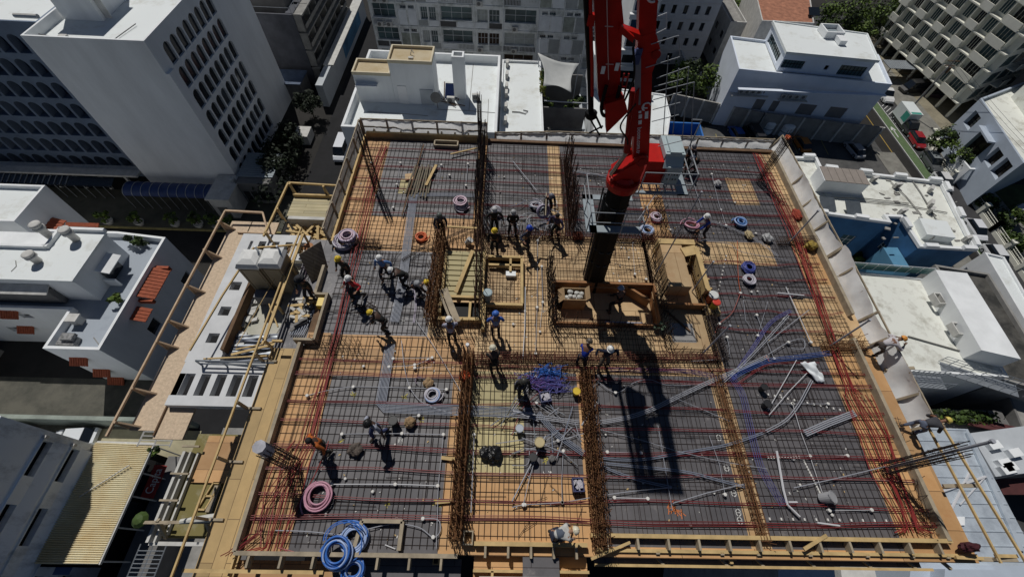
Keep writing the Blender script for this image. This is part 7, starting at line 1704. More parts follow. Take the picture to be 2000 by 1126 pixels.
# delivery pipe with dark end section
m = MB(); m.tube([(1.0, 10.9, 14.8), (1.74, 10.9, 11.6), (2.12, 10.9, 10.0), (2.42, 10.9, 8.6)], .10, 10, r1=.08); part(t, 'delivery_pipe', m, BLKP)
m = MB(); m.tube([(1.74, 10.8, 12.0), (1.94, 10.8, 11.0), (2.17, 10.8, 10.0), (2.33, 10.8, 9.2)], .045, 7); m.box(1.84, 10.75, 11.0, 2.0, 10.9, 11.25); part(t, 'red_pipe_support', m, REDP)
m = MB(); m.lathe([(.12, 0), (.17, .05), (.17, .2), (.1, .25)], (2.43, 10.9, 8.45), 10); m.bar((2.4, 10.8, 8.5), (2.75, 10.6, 8.1), .03); m.bar((2.55, 10.8, 8.6), (2.8, 10.8, 8.2), .03); m.bar((2.45, 10.7, 8.1), (2.8, 10.7, 8.35), .03); part(t, 'pipe_coupling', m, BLKP)
m = MB(); boxbeam(m, (.9, 11, 14.75), (2.5, 11.1, 15.0), .35, .4, .4); part(t, 'top_elbow', m, REDP)
# guard rails
def frame(mb, pts, r=.013):
    for a, b in zip(pts, pts[1:]): mb.bar(a, b, r, 6)
m = MB()
A = lambda f, o, y=-.22: tuple(arm_at(f, o, y))
frame(m, [A(.46, .1), A(.47, .75), A(.40, .85), A(.385, 0.0)]); frame(m, [A(.63, .3), A(.66, .9), A(.62, .95)]); frame(m, [A(.59, .25), A(.61, .8), A(.66, .9)])
part(t, 'grab_rail', m, mat('dull_rail', (.30, .32, .34), .5, 0)); m = MB()
frame(m, [A(.34, .3), A(.36, 1.1), A(.06, 1.2), A(.05, .5)]); frame(m, [A(.29, .3), A(.30, 1.3), A(.0, 1.5)]); frame(m, [A(.41, .55), A(.1, .62)]); frame(m, [A(.36, .85), A(.1, .9)])
for f in (.31, .26, .22, .17): frame(m, [A(f, .25), A(f + .01, 1.0)])
q_ = MB(); frame(q_, [A(.54, .2), A(.545, .42), A(.50, .45), A(.49, .2)]); part(t, 'grab_handle', q_, RAIL)
part(t, 'arm_guard_rail', m, mat('dull_rail', (.30, .32, .34), .5, 0))
m = MB(); m.box(3.2, 10.3, 4.14, 5.05, 10.62, 4.2); m.box(3.05, 10.3, 4.14, 3.45, 12.2, 4.2); m.box(3.05, 11.95, 4.14, 5.0, 12.2, 4.2); part(t, 'column_platform', m, STEELG)
m = MB()
for z in (4.7, 5.2): frame(m, [(3.05, 12.2, z), (3.05, 10.3, z), (5.05, 10.3, z), (5.05, 10.7, z)], .02)
for x, y in ((3.05, 12.2), (3.05, 11.2), (3.05, 10.3), (4.3, 10.3), (5.05, 10.3), (5.05, 10.7)): m.bar((x, y, 4.15), (x, y, 5.2), .02, 6)
frame(m, [(3.05, 12.2, 5.2), (4.0, 12.2, 5.2)], .02); part(t, 'column_platform_rail', m, MATS['dull_rail'])
m = MB()
m.box(4.75, 11.5, 4.98, 6.75, 11.62, 5.06); m.box(4.75, 12.9, 4.98, 6.75, 13.0, 5.06); m.box(6.35, 11.5, 4.98, 6.75, 13.0, 5.05)
for k in range(6): m.box(4.8 + k * .28, 11.6, 4.98, 4.84 + k * .28, 12.9, 5.04)
part(t, 'upper_platform', m, STEELG)
m = MB()
for z in (5.5, 6.0): frame(m, [(4.9, 11.5, z), (6.75, 11.5, z), (6.75, 13.0, z)], .022)
for x, y in ((4.9, 11.5), (5.8, 11.5), (6.75, 11.5), (6.75, 12.3), (6.75, 13.0)): m.bar((x, y, 5.0), (x, y, 6.0), .022, 6)
frame(m, [(6.75, 13.0, 6.0), (6.75, 13.0, 7.1), (6.4, 13.0, 7.1)], .022); part(t, 'upper_platform_rail', m, MATS['dull_rail'])
m = MB(); m.box(5.0, 11.9, 5.1, 5.75, 12.9, 6.15); m.box(5.1, 11.82, 5.5, 5.6, 11.9, 5.7); part(t, 'hydraulic_box', m, REDP)
m = MB(); m.slab([(5.55, 11.75, 6.0), (6.25, 11.75, 6.0), (6.2, 12.1, 6.45), (5.6, 12.1, 6.45)], .06); m.box(5.55, 12.0, 6.2, 6.25, 13.0, 6.42); m.box(5.72, 11.75, 5.3, 6.25, 12.0, 6.05); m.box(5.7, 12.0, 6.42, 6.1, 12.9, 6.5); part(t, 'grey_cover', m, mat('cover_grey', (.42, .50, .52), .5, .06, 2))
m = MB()
for i in range(4):
    for j in range(2): m.box(5.82 + i * .1, 11.735, 5.5 + j * .2, 5.86 + i * .1, 11.749, 5.55 + j * .2)
part(t, 'cover_slot', m, BLKP)
# ================================================================ people
SKINS = [mat('skin_brown', (.20, .095, .055), .6, .05, 5), mat('skin_tan', (.33, .18, .11), .6, .05, 5), mat('skin_dark', (.075, .04, .028), .6, .05, 5)]
BOOT = mat('boot_leather', (.035, .028, .022), .8, .1, 5); HAIR = mat('dark_hair', (.012, .010, .009), .8, 0)
def skin_obj(name, verts, edges, m, parent, sub=1):
    me = bpy.data.meshes.new(name); me.from_pydata([v[:3] for v in verts], edges, []); o = bpy.data.objects.new(name, me); COL.objects.link(o); me.materials.append(m)
    sk = o.modifiers.new('Skin', 'SKIN'); sk.use_smooth_shade = True; sk.branch_smoothing = .3
    if not me.skin_vertices: me.attributes.new('x', 'FLOAT', 'POINT')
    d = me.skin_vertices[0].data
    for i, v in enumerate(verts):
        r = v[3]; d[i].radius = r if isinstance(r, tuple) else (r, r)
    d[0].use_root = True
    if sub: s = o.modifiers.new('Sub', 'SUBSURF'); s.levels = sub; s.render_levels = sub
    o.parent = parent; return o
def ik(a, c, l1, l2, pole):
    a = Vector(a); c = Vector(c); d = c - a; L_ = d.length; mx = (l1 + l2) * .995
    if L_ > mx: c = a + d * (mx / L_); d = c - a; L_ = mx
    k = (l1 * l1 - l2 * l2 + L_ * L_) / (2 * L_); h = math.sqrt(max(0, l1 * l1 - k * k)); u = d.normalized(); p = Vector(pole); p = (p - u * p.dot(u)).normalized()
    return a + u * k + p * h, c
def person(label, px, face, bend=4, hip=.92, feet=((-.12, .0), (.12, .0)), hands=((-.27, .08, .78), (.27, .08, .78)), shirt=(.02, .02, .03), trous=(.02, .022, .035), helmet=(.8, .8, .8), skin=0, sleeve=1, s=1.0, z=.07, headp=None, vest=None, hat=None, world=None, lean_side=0):
    p = Vector(world) if world else at(*px, z)
    root = thing('person', label, 'person', tuple(p), 'workers on the deck', world=False)
    root.rotation_euler = (0, 0, R_(face)); root.scale = (s, s, s)
    b = R_(bend); td = Vector((math.sin(R_(lean_side)), math.sin(b), math.cos(b))).normalized(); pel = Vector((0, -math.sin(b) * .12, hip)); hp = b * .75 if headp is None else R_(headp)
    hd = Vector((0, math.sin(hp), math.cos(hp)))
    sp1 = pel + td * .2; ch = pel + td * .42; nk = pel + td * .53; h0 = nk + hd * .07; h1 = nk + hd * .15; h2 = nk + hd * .24; fw = Vector((0, math.cos(hp), -math.sin(hp)))
    V = [(*pel, .125), (*sp1, (.135, .105)), (*ch, (.155, .115)), (*nk, .058), (*h0, .055), (*h1, .088), (*h2, .078)]; E = [(0, 1), (1, 2), (2, 3), (3, 4), (4, 5), (5, 6)]
    V.append((*(h1 + fw * .105), .016)); E.append((5, 7))
    SV = [(*(pel + td * .02), .15), (*sp1, (.155, .128)), (*ch, (.172, .135)), (*(nk - td * .02), .075)]; SE = [(0, 1), (1, 2), (2, 3)]
    for sd, hh in ((-1, hands[0]), (1, hands[1])):
        sh = ch + td * .045 + Vector((sd * .195, 0, 0)); el, wr = ik(sh, hh, .30, .26, (sd * .6, -.8, -.3))
        i = len(V); V += [(*sh, .056), (*el, .041), (*wr, .03)]; E += [(2, i), (i, i + 1), (i + 1, i + 2)]
        hdir = (wr - el).normalized(); palm = wr + hdir * .06; i2 = len(V); V.append((*palm, (.036, .022))); E.append((i + 2, i2))
        sx = hdir.cross(Vector((0, 0, 1))); sx = sx.normalized() if sx.length > .05 else Vector((1, 0, 0)); cz = hdir.cross(sx)
        for f, ln in ((-1.5, .062), (-.5, .078), (.5, .082), (1.5, .070)):
            q = palm + sx * f * .021 + hdir * .035; q2 = q + hdir * ln * .55 - cz * .012; q3 = q2 + hdir * ln * .4 - cz * .03
            j = len(V); V += [(*q, .0105), (*q2, .0095), (*q3, .0085)]; E += [(i2, j), (j, j + 1), (j + 1, j + 2)]
        q = palm - sx * sd * .045 - hdir * .01; q2 = q + hdir * .045 - sx * sd * .012; j = len(V); V += [(*q, .012), (*q2, .0105)]; E += [(i2, j), (j, j + 1)]
        i = len(SV); end = el.lerp(wr, .92 if sleeve else .0); SV += [(*sh, .074), (*(sh.lerp(el, .97)), .060)]; SE += [(2, i), (i, i + 1)]
        if sleeve: SV.append((*end, .046)); SE.append((i + 1, i + 2))
    TV = [(*(pel + td * .06), .14), (*pel, .145)]; TE = [(0, 1)]
    for sd, ft in ((-1, feet[0]), (1, feet[1])):
        hj = pel + Vector((sd * .095, 0, -.04)); an = Vector((ft[0], ft[1], .09 + (ft[2] if len(ft) > 2 else 0))); kn, an = ik(hj, an, .44, .43, (sd * .15, 1, .1))
        i = len(V); V += [(*hj, .085), (*kn, .058), (*an, .038), (*(an + Vector((sd * .02, .13, -.055))), .036)]; E += [(0, i), (i, i + 1), (i + 1, i + 2), (i + 2, i + 3)]
        i = len(TV); TV += [(*hj, .104), (*kn, .076), (*(an + Vector((0, 0, .03))), .062)]; TE += [(1, i), (i, i + 1), (i + 1, i + 2)]
        bm_ = MB(); bm_.tube([an + Vector((0, -.05, .02)), an + Vector((0, -.03, -.03)), an + Vector((sd * .01, .05, -.045)), an + Vector((sd * .02, .15, -.055)), an + Vector((sd * .02, .19, -.06))], .055, 8, r1=.035); bm_.build('boot', BOOT, root, smooth=True)
    skin_obj('body', V, E, SKINS[skin], root, 1)
    cm = lambda nm, c: mat('%s_%d_%d_%d' % (nm, c[0] * 100, c[1] * 100, c[2] * 100), c, .85, .18, 6)
    skin_obj('shirt', SV, SE, cm('shirt_cloth', shirt), root, 1); skin_obj('trousers', TV, TE, cm('trouser_cloth', trous), root, 1)
    if vest:
        VV = [(*(pel + td * .1), (.17, .142)), (*sp1, (.168, .140)), (*(ch + td * .03), (.178, .142))]; skin_obj('vest', VV, [(0, 1), (1, 2)], cm('vest_cloth', vest), root, 1)
    Mh = Matrix((Vector((1, 0, 0)), fw, hd)).transposed().to_4x4()
    if helmet:
        q = MB(); q.lathe([(.125, .0), (.128, .03), (.118, .075), (.09, .115), (.045, .138), (0, .143)], tuple(h1 + hd * .04), 14, Mh)
        br = [(1.0, .02), (1.28, .0)]
        for k in range(14):
            a0 = 2 * math.pi * k / 14; a1 = 2 * math.pi * (k + 1) / 14; f0 = 1.12 + .22 * max(0, math.sin(a0)); f1 = 1.12 + .22 * max(0, math.sin(a1))
            q.quad(*[h1 + hd * .04 + (Mh.to_3x3() @ Vector((r * math.cos(a), r * math.sin(a), zz))) for r, a, zz in ((.12, a0, .012), (.125 * f0, a0, 0), (.125 * f1, a1, 0), (.12, a1, .012))])
        q.tube([h1 + hd * (.04 + .145 * math.cos(a)) + fw * (.13 * math.sin(a)) for a in [math.pi * (i - 4) / 9 for i in range(9)]], .014, 5)
        q.build('helmet', mat('helmet_%d_%d_%d' % tuple(x * 100 for x in helmet), helmet, .4, 0), root, smooth=True)
    else:
        q = MB(); q.lathe([(.095, -.03), (.104, .03), (.09, .085), (.05, .118), (0, .125)], tuple(h1 + hd * .02 - fw * .012), 12, Mh); q.build('hair', HAIR, root, smooth=True)
    if hat:
        q = MB(); q.lathe([(.22, .03), (.13, .05), (.12, .12), (.07, .17), (0, .18)], tuple(h1 + hd * .02), 14, Mh); q.build('brim_hat', mat('hat_dark', (.03, .03, .035), .8, .1, 4), root, smooth=True)
    return root
WH = (.78, .78, .76); YE = (.70, .50, .04); BK = (.02, .022, .02); NV = (.015, .018, .035); GRY = (.12, .12, .13); JEAN = (.03, .04, .085)
walk = ((-.11, -.22), (.11, .24)); wide = ((-.3, -.05), (.3, .12)); fwd = ((-.2, .42, .95), (.2, .42, .95)); down = ((-.15, .55, .45), (.15, .55, .45)); low = ((-.15, .5, .15), (.15, .5, .15))
person('worker in light blue shirt and white helmet striding across the dusty grey bay', (757, 543), 170, 8, .9, walk, ((-.38, .1, .95), (.36, .05, .85)), (.12, .24, .52), NV, WH, 1)
person('worker in red shirt and white helmet walking with arms out on the grey bay', (703, 581), 150, 10, .9, walk, ((-.45, .25, 1.2), (.40, .2, .95)), (.42, .02, .025), BK, WH, 1)
person('dark-clothed worker in yellow helmet standing at the notch edge near the lilac coils', (684, 545), 160, 10, .92, ((-.12, 0), (.12, .1)), ((-.3, .1, .85), (.3, .15, .9)), (.03, .035, .03), BK, YE, 0)
person('dark-clothed worker with white helmet bending toward the slanting cables', (795, 558), 100, 55, .85, ((-.18, -.1), (.18, .2)), ((-.1, .75, .85), (.15, .8, .9)), BK, BK, WH, 2)
person('crouching worker in yellow helmet and pale grey vest on the grey bay', (815, 572), -100, 70, .72, ((-.2, -.1), (.2, .15)), ((-.15, .6, .3), (.15, .65, .3)), (.05, .05, .06), NV, YE, 1, vest=(.30, .31, .33))
person('dark-clothed worker in yellow helmet stooping over rebar near the grey strip', (757, 647), 80, 45, .9, ((-.12, -.12), (.12, .1)), ((-.1, .55, .55), (.12, .6, .6)), BK, BK, YE, 2)
person('worker in dark clothes and brimmed hat standing on the left working platform', (612, 583), 180, 5, .92, ((-.14, 0), (.14, .05)), ((-.3, .15, .85), (.3, .2, 1.0)), BK, (.04, .04, .05), None, 0, hat=True, z=-.4)
person('worker in dark shirt leaning over the top of the brown starter bar bank', (858, 462), 200, 25, .95, ((-.12, 0), (.12, .0)), ((-.2, .45, 1.0), (.2, .45, 1.0)), (.04, .04, .05), BK, (.10, .11, .10), 0, world=(-2.9, 13.15, .3))
person('dark-clothed worker with pale helmet beside the tall back wall bars', (965, 452), 190, 10, .92, ((-.12, 0), (.12, .05)), ((-.4, .3, 1.0), (.35, .3, 1.0)), BK, BK, (.5, .5, .5), 2)
person('worker in black with black and white helmet standing arms folded by the beam', (1000, 457), 180, 10, .92, ((-.16, 0), (.16, .05)), ((-.1, .25, 1.1), (.1, .28, 1.08)), (.01, .01, .01), (.015, .015, .017), (.35, .35, .35), 2)
person('worker in dark navy with blue helmet reaching out by the timber tray', (1027, 487), 225, 8, .9, walk, ((-.55, .25, 1.15), (.5, .25, 1.2)), (.015, .018, .04), (.03, .03, .035), (.02, .06, .42), 0)
person('dark-clothed worker stooping over white rings in the upper middle bay', (1068, 412), 190, 40, .85, ((-.15, 0), (.15, .1)), ((-.25, .5, .6), (.2, .5, .6)), (.012, .012, .02), BK, (.15, .15, .18), 0)
person('worker in dark violet shirt carrying a white tube ring near the right wall bars', (1084, 462), 140, 15, .92, ((-.12, -.1), (.12, .12)), ((-.4, .35, 1.05), (.3, .35, 1.1)), (.05, .04, .09), BK, None, 0)
person('worker in black with yellow helmet standing behind the timber tray', (966, 492), 175, 8, .92, ((-.12, 0), (.12, .0)), ((-.25, .2, .9), (.25, .2, .9)), (.015, .015, .015), BK, YE, 0)
person('worker in bright blue shirt and white helmet bending by the pink ring', (1366, 463), 100, 30, .92, ((-.12, -.2), (.12, .15)), ((-.2, .5, .75), (.2, .5, .8)), (.025, .06, .36), (.02, .022, .03), WH, 0)
person('white-helmeted worker crouching by the netting right of the boom platform', (1352, 330), 120, 60, .62, ((-.2, 0), (.2, .1)), ((-.2, .55, .4), (.2, .55, .4)), (.03, .03, .035), BK, WH, 0)
person('dark-clothed worker standing against the back netting behind the upper platform', (1333, 330), 170, 15, .92, ((-.12, 0), (.12, .0)), ((-.3, .3, .9), (.3, .3, .9)), (.02, .02, .03), BK, (.1, .1, .12), 0)
person('worker in pale lavender shirt and white helmet facing the stair opening', (884, 668), 10, 20, .92, ((-.12, 0), (.12, .05)), ((-.25, .4, .9), (.25, .4, .9)), (.42, .42, .52), BK, WH, 0)
person('worker in blue and white jacket without helmet beside the timber tray', (968, 655), 5, 12, .92, ((-.12, 0), (.12, .05)), ((-.25, .3, 1.0), (.25, .3, 1.0)), (.04, .12, .45), NV, (.05, .14, .48), 1, vest=(.30, .36, .50))
person('worker in black with cream helmet bent forward in the middle corridor', (966, 725), 15, 35, .9, ((-.12, 0), (.12, .1)), ((-.2, .5, .7), (.2, .5, .7)), (.01, .01, .01), BK, (.62, .58, .45), 2)
person('dark-clothed worker carrying a blue bucket in the lower middle bay', (1017, 765), 190, 18, .92, walk, ((-.25, .35, .75), (.3, .2, .8)), (.012, .012, .012), BK, (.05, .05, .045), 2)
person('worker in royal blue shirt bending beside the right wall bars', (1133, 712), -20, 40, .88, ((-.15, 0), (.15, .1)), ((-.2, .5, .6), (.2, .5, .6)), (.012, .045, .40), NV, (.10, .08, .06), 0)
person('worker in navy shirt, khaki trousers and white helmet standing right of the pair', (1174, 712), 180, 6, .92, ((-.15, .0), (.15, .12)), ((-.42, .1, 1.05), (.42, .1, 1.05)), (.01, .014, .035), (.16, .12, .085), WH, 0)
person('worker in dark clothes and blue-grey helmet standing wide-legged in the pit', (1200, 606), 20, 20, .86, wide, ((-.25, .4, .8), (.25, .4, .8)), (.012, .012, .014), (.014, .014, .016), (.25, .31, .42), 0, z=-.5)
person('worker in white shirt, blue jeans and black helmet stepping over the lower left bay', (745, 846), 150, 12, .92, walk, ((-.42, .1, .8), (.35, -.1, .9)), (.40, .42, .50), (.05, .065, .16), (.015, .015, .015), 2, sleeve=0, s=1.06)
person('bareheaded worker in orange shirt standing on the lower left rebar', (643, 877), 140, 15, .92, ((-.13, 0), (.13, .08)), ((-.4, .15, .9), (.4, .15, .9)), (.52, .13, .02), BK, None, 2, s=1.04)
person('worker in white shirt with backpack stooping over the front edge board', (1080, 1046), -80, 75, .85, ((-.15, -.05), (.15, .15)), ((-.2, .55, .35), (.2, .6, .35)), (.58, .57, .54), (.03, .035, .06), (.68, .62, .48), 1, vest=(.10, .12, .16))
person('worker in white shirt and orange helmet leaning out over the right netting', None, -82, 62, .88, ((-.15, -.15), (.15, .1)), ((-.2, .6, 1.0), (.2, .65, 1.0)), (.62, .58, .60), (.10, .08, .07), (.70, .30, .06), 0, world=(15.5, 7.7, .1))
person('worker in dark grey shirt and yellow helmet leaning over the lower right rail', None, -85, 72, .85, ((-.15, -.2), (.15, .05)), ((-.2, .55, .7), (.2, .6, .7)), (.06, .06, .07), (.12, .14, .20), (.62, .50, .12), 0, world=(15.6, 4.55, .1))
# ================================================================ coils, buckets and loose things
def coil(label, px, R0, r0, m_, z=.08, h=.16, rot=(0, 0, 0), turns=7, seed=1, group=None, m2=None):
    rnd = random.Random(seed); p = at(*px, z); mb = MB(); M = Matrix.Rotation(rot[0], 4, 'X') @ Matrix.Rotation(rot[1], 4, 'Y')
    layers = max(2, int(h / (r0 * 1.7))); rad = max(2, int(turns / 2)); j = 0
    for L_ in range(layers):
        for k in range(rad):
            rr = R0 - k * r0 * 1.7 + rnd.uniform(-.015, .015); zz = (L_ + .5) * r0 * 1.8; cx, cy = rnd.uniform(-.035, .035), rnd.uniform(-.035, .035)
            if k not in (0, rad - 1) and L_ not in (layers - 1, 0): continue
            pts = [M @ Vector((cx + rr * math.cos(a) * (1 + .015 * math.sin(3 * a + k)), cy + rr * math.sin(a), zz + .01 * math.sin(2 * a + k))) + p for a in [2 * math.pi * i / 26 for i in range(26)]]
            mb.cur = 1 if (m2 and rnd.random() < .45) else 0
            mb.tube(pts, r0, 5, True)
    R1 = R0 * 1.02; a0 = rnd.uniform(0, 6.28); ct = Vector((p.x, p.y, .14)); mb.cur = 0
    if r0 < .039: mb.tube(smooth_path([ct + Vector((R1 * k_ * math.cos(a0 + i * .45), R1 * k_ * math.sin(a0 + i * .45), z_)) for i, (k_, z_) in enumerate(((1.0, h * .5), (1.02, h * .3), (1.06, .05), (1.16, 0), (1.34, 0), (1.5, .01)))], 4), r0 * .8, 5)
    return single('tube_coil', mb, [m_, m2] if m2 else m_, label, 'coil', group, smooth=True, loc=tuple(p))
BL2 = mat('blue_tube_pale', (.35, .45, .68), .4, .1, 5); PK2 = mat('pink_tube_pale', (.68, .52, .60), .45, .1, 5)
coil('upper bright blue tube coil standing inside the front edge board', (694, 1052), .40, .035, BLUEP, .08, .2, seed=1, m2=BL2)
coil('middle bright blue tube coil resting on the front edge board', (660, 1078), .43, .035, BLUEP, .33, .2, (.15, -.1), seed=2, m2=BL2)
coil('lowest bright blue tube coil at the bottom edge of the photo', (691, 1112), .32, .032, BLUEP, .02, .18, (.2, .15), seed=3, m2=BL2)
m = MB()
for sgn, r in ((0, .55), (1, .62)):
    m.tube([at(672, 1048, .45) + Vector((r * math.cos(a), r * math.sin(a) * .75, .05 * math.sin(a * 2))) for a in [math.pi * (.15 + i / 14) for i in range(14)]], .018, 5)
m.tube(smooth_path([at(690, 1024, .5), at(706, 1050, .45), at(700, 1085, .3), at(670, 1102, .3)]), .018, 5)
single('blue_tube', m, BLUEP, 'loose loops of blue tube springing from the blue coils', 'tube')
coil('pink tube coil lying on the lower left bay', (623, 968), .43, .035, PINKP, .08, .22, seed=4, m2=PK2)
coil('white tube coil lying by the left wall bars', (845, 772), .28, .03, WHTUBE, .08, .16, seed=5, m2=BL2)
coil('white and pink tube coil in the upper left bay', (901, 403), .32, .032, WHTUBE, .08, .2, seed=6)
coil('pinkish tube ring stacked on the white coil in the upper left bay', (900, 393), .33, .03, PK2, .32, .1, seed=7)
coil('large lilac tube coil at the notch by the left edge', (673, 474), .44, .04, LILAC, .08, .22, seed=8, m2=WHTUBE)
coil('upper lilac tube coil stacked on the larger one at the left edge', (680, 463), .36, .036, LILAC, .35, .22, seed=9, m2=PK2)
coil('orange cable coil on the plywood left of the brown bar bank', (823, 464), .26, .03, ORANGE, .08, .14, seed=10)
coil('blue and white tube coil right of the boom column', (1263, 452), .34, .035, BL2, .08, .2, seed=11, m2=WHTUBE)
coil('pale pink tube coil behind the blue and white coil', (1281, 426), .27, .03, PK2, .08, .18, seed=12, m2=WHTUBE)
coil('dull pink tube ring beside the blue-shirted worker', (1350, 440), .38, .028, PINKP, .08, .07, (-.3, 0), seed=13)
coil('dark blue tube coil on the dark upper right bay', (1445, 436), .29, .036, mat('steel_blue_tube', (.10, .22, .48), .4, .12, 5), .08, .2, seed=14, m2=BL2)
coil('navy tube coil in the right middle bay', (1462, 524), .27, .03, mat('navy_tube', (.06, .08, .30), .4, .1, 5), .08, .2, seed=15)
coil('white tube coil just below the navy coil', (1461, 547), .26, .03, WHTUBE, .08, .16, seed=16)
coil('white tube ring at the feet of the stooping worker', (1047, 402), .32, .03, WHTUBE, .08, .12, (-.35, 0), seed=17, m2=LILAC)
coil('grey-white tube ring carried by the violet-shirted worker', (1060, 412), .34, .026, LILAC, .55, .1, (1.0, .3), seed=18)
coil('small white tube ring between the two dark workers', (968, 412), .25, .03, WHTUBE, .3, .1, (.7, 0), seed=19)
m = MB(); m.tube([at(818, 742, .1) + Vector((.14 * math.cos(a), .14 * math.sin(a), 0)) for a in [.5 + i * .4 for i in range(11)]], .018, 5); single('hose_piece', m, mat('mauve_hose', (.25, .2, .26), .5, .1, 3), 'small open loop of grey hose above the white coil', 'hose')
for k, (px, n_) in enumerate((((1072, 728), 30), ((1048, 745), 16), ((1085, 752), 22))):
    mb = MB(); rnd = random.Random(50 + k); c = at(*px, .12)
    for i in range(n_):
        pts = [c + Vector((rnd.gauss(0, .38), rnd.gauss(0, .17), rnd.uniform(0, .2))) for _ in range(4)]; mb.tube(smooth_path(pts, 4), .013, 4)
    single('cable_tangle', mb, [BLUEP, mat('purple_tube', (.16, .09, .30), .5, .1, 4), MATS['blue_violet_hose']][k], ['tangle of bright blue tube in the middle bay beside the right wall bars', 'tangle of purple tube below the bright blue tangle', 'tangle of violet-blue tube against the right wall bars'][k], 'tubes', kind='stuff')
def bucket(label, px, r, h, m_, inner=None, z=.07, tilt=0, lid=None):
    p = at(*px, z); t = thing('bucket', label, 'bucket', tuple(p), world=False); M = Matrix.Rotation(tilt, 4, 'Y')
    mb = MB(); mb.lathe([(r * .82, 0), (r, h), (r * 1.08, h), (r * 1.08, h - .03), (r * 1.01, h - .035)], n=16, M=M); mb.lathe([(r * .95, h * .98), (r * .8, h * .25), (0, h * .25)], n=16, M=M); mb.build('pail', m_, t, smooth=False)
    mb = MB(); mb.tube([M @ Vector((r * 1.05 * math.cos(a), .02 + .5 * r * math.sin(a), h * .9 - .25 * r * math.sin(a))) for a in [math.pi * i / 8 for i in range(9)]], .008, 4); mb.build('handle', STEEL, t)
    if lid: mb = MB(); mb.lathe([(r * 1.1, h), (r * 1.1, h + .05), (r * .9, h + .07), (0, h + .07)], n=16, M=M); mb.build('lid', lid, t)
    elif inner: mb = MB(); mb.lathe([(r * .9, h * .7), (r * .5, h * .8), (0, h * .82)], n=12, M=M); mb.build('contents', inner, t)
    return t
BB = mat('bucket_black', (.025, .025, .027), .5, .1, 3); BO = mat('bucket_orange', (.62, .11, .035), .5, .08, 3); BW = mat('bucket_white', (.66, .66, .64), .5, .06, 3)
bucket('black bucket with white contents beside the white-shirted worker', (771, 826), .16, .4, BB, BW)
bucket('orange bucket leaning against the end of the left wall bars', (903, 738), .17, .42, BO, None, .2, .35)
bucket('cream bucket with yellow rim in the lower middle bay', (1052, 868), .17, .42, mat('bucket_cream', (.55, .45, .24), .5, .1, 3))
bucket('dark bucket below the cream bucket in the lower middle bay', (1040, 895), .14, .28, BB, BW)
bucket('small white bucket in the lower middle bay near the grey tray pipe', (1014, 840), .14, .32, mat('bucket_bluewhite', (.42, .46, .52), .5, .08, 3), BW)
bucket('blue-grey bucket carried by the dark worker in the lower middle bay', (1014, 757), .17, .36, mat('bucket_navy', (.10, .11, .20), .5, .1, 3), None, .45)
bucket('pale grey bucket tipped on its side in the far right bay', (1603, 972), .19, .42, mat('bucket_grey', (.40, .40, .41), .5, .08, 3), None, .1, .5)
bucket('teal-grey bucket beside the tall bars next to the blue and white jacket', (953, 585), .18, .55, mat('bucket_teal', (.20, .26, .28), .5, .08, 3), None, .3, 0, mat('lid_teal', (.28, .36, .38), .5, 0))
bucket('small grey tub lying in the upper part of the middle core bay', (912, 474), .15, .3, BW, STEEL, .1, .6)
bucket('upper dark bucket in the right middle bay', (1486, 760), .13, .3, BB)
bucket('lower dark bucket in the right middle bay with white rim', (1492, 792), .14, .3, BB, BW)
bucket('yellow bucket at the foot of the right wall bars', (1124, 768), .14, .3, YEL)
bucket('orange round water cooler with white lid near the shaft tray', (1384, 588), .19, .5, BO, None, .3, 0, BW)
bucket('yellow water cooler with red lid near the shaft tray', (1391, 600), .16, .42, mat('cooler_yellow', (.62, .45, .04), .5, .05, 3), None, .3, 0, mat('cooler_red', (.60, .05, .03), .5, .05, 3))
m = MB(); p = at(1386, 600, 0); m.box(p.x - .3, p.y - .5, .05, p.x + .25, p.y + .35, .3); single('timber_stand', m, TIMBER, 'pale timber block under the two water coolers', 'stand')
def sack(label, px, r, m_, z=.06, sy=1, flat=.7, seed=1, name='sack', cat='sack'):
    rnd = random.Random(seed); p = at(*px, z); bm = bmesh.new(); bmesh.ops.create_icosphere(bm, subdivisions=3, radius=1)
    for v in bm.verts:
        n = v.co.copy(); k = 1 + .16 * math.sin(5 * n.x + seed) * math.cos(4 * n.y + seed * 2) + .1 * math.sin(9 * n.z + 7 * n.x) + rnd.uniform(-.05, .05)
        v.co = Vector((n.x * r * k, n.y * r * sy * k, max(-.35, n.z) * r * flat * k + r * flat * .35))
    me = bpy.data.meshes.new(name); bm.to_mesh(me); bm.free(); me.materials.append(m_); o = bpy.data.objects.new(name, me); COL.objects.link(o); o.location = p; tag(o, label, cat); return o
KR = mat('kraft_paper', (.42, .28, .15), .85, .25, 5, bump=.5)
sack('brown paper sack standing beside the black bucket', (801, 826), .2, KR, .1, 1, 1.1, 1)
sack('crumpled brown paper sack above the white coil', (837, 748), .2, KR, .08, 1, .8, 2)
sack('grey tool bag with pale straps on the lower left bay', (694, 878), .25, mat('bag_grey', (.15, .12, .10), .8, .35, 5), .08, .9, .7, 3, 'tool_bag', 'bag')
BAG = mat('black_plastic', (.012, .012, .013), .3, .1, 4, bump=.6)
sack('left black plastic bag by the left wall bars', (950, 884), .24, BAG, .1, 1, .8, 4, 'plastic_bag', 'bag'); sack('right black plastic bag by the left wall bars', (965, 886), .26, BAG, .1, 1.1, .8, 5, 'plastic_bag', 'bag')
sack('dark plastic bag at the left end of the pit', (1094, 590), .3, BAG, -.45, 1, .9, 6, 'plastic_bag', 'bag')
sack('maroon bundle on the rail at the lower right corner', (1888, 1068), .33, mat('maroon_cloth', (.07, .012, .018), .8, .2, 5), .25, .45, .7, 7, 'cloth_bundle', 'bundle')
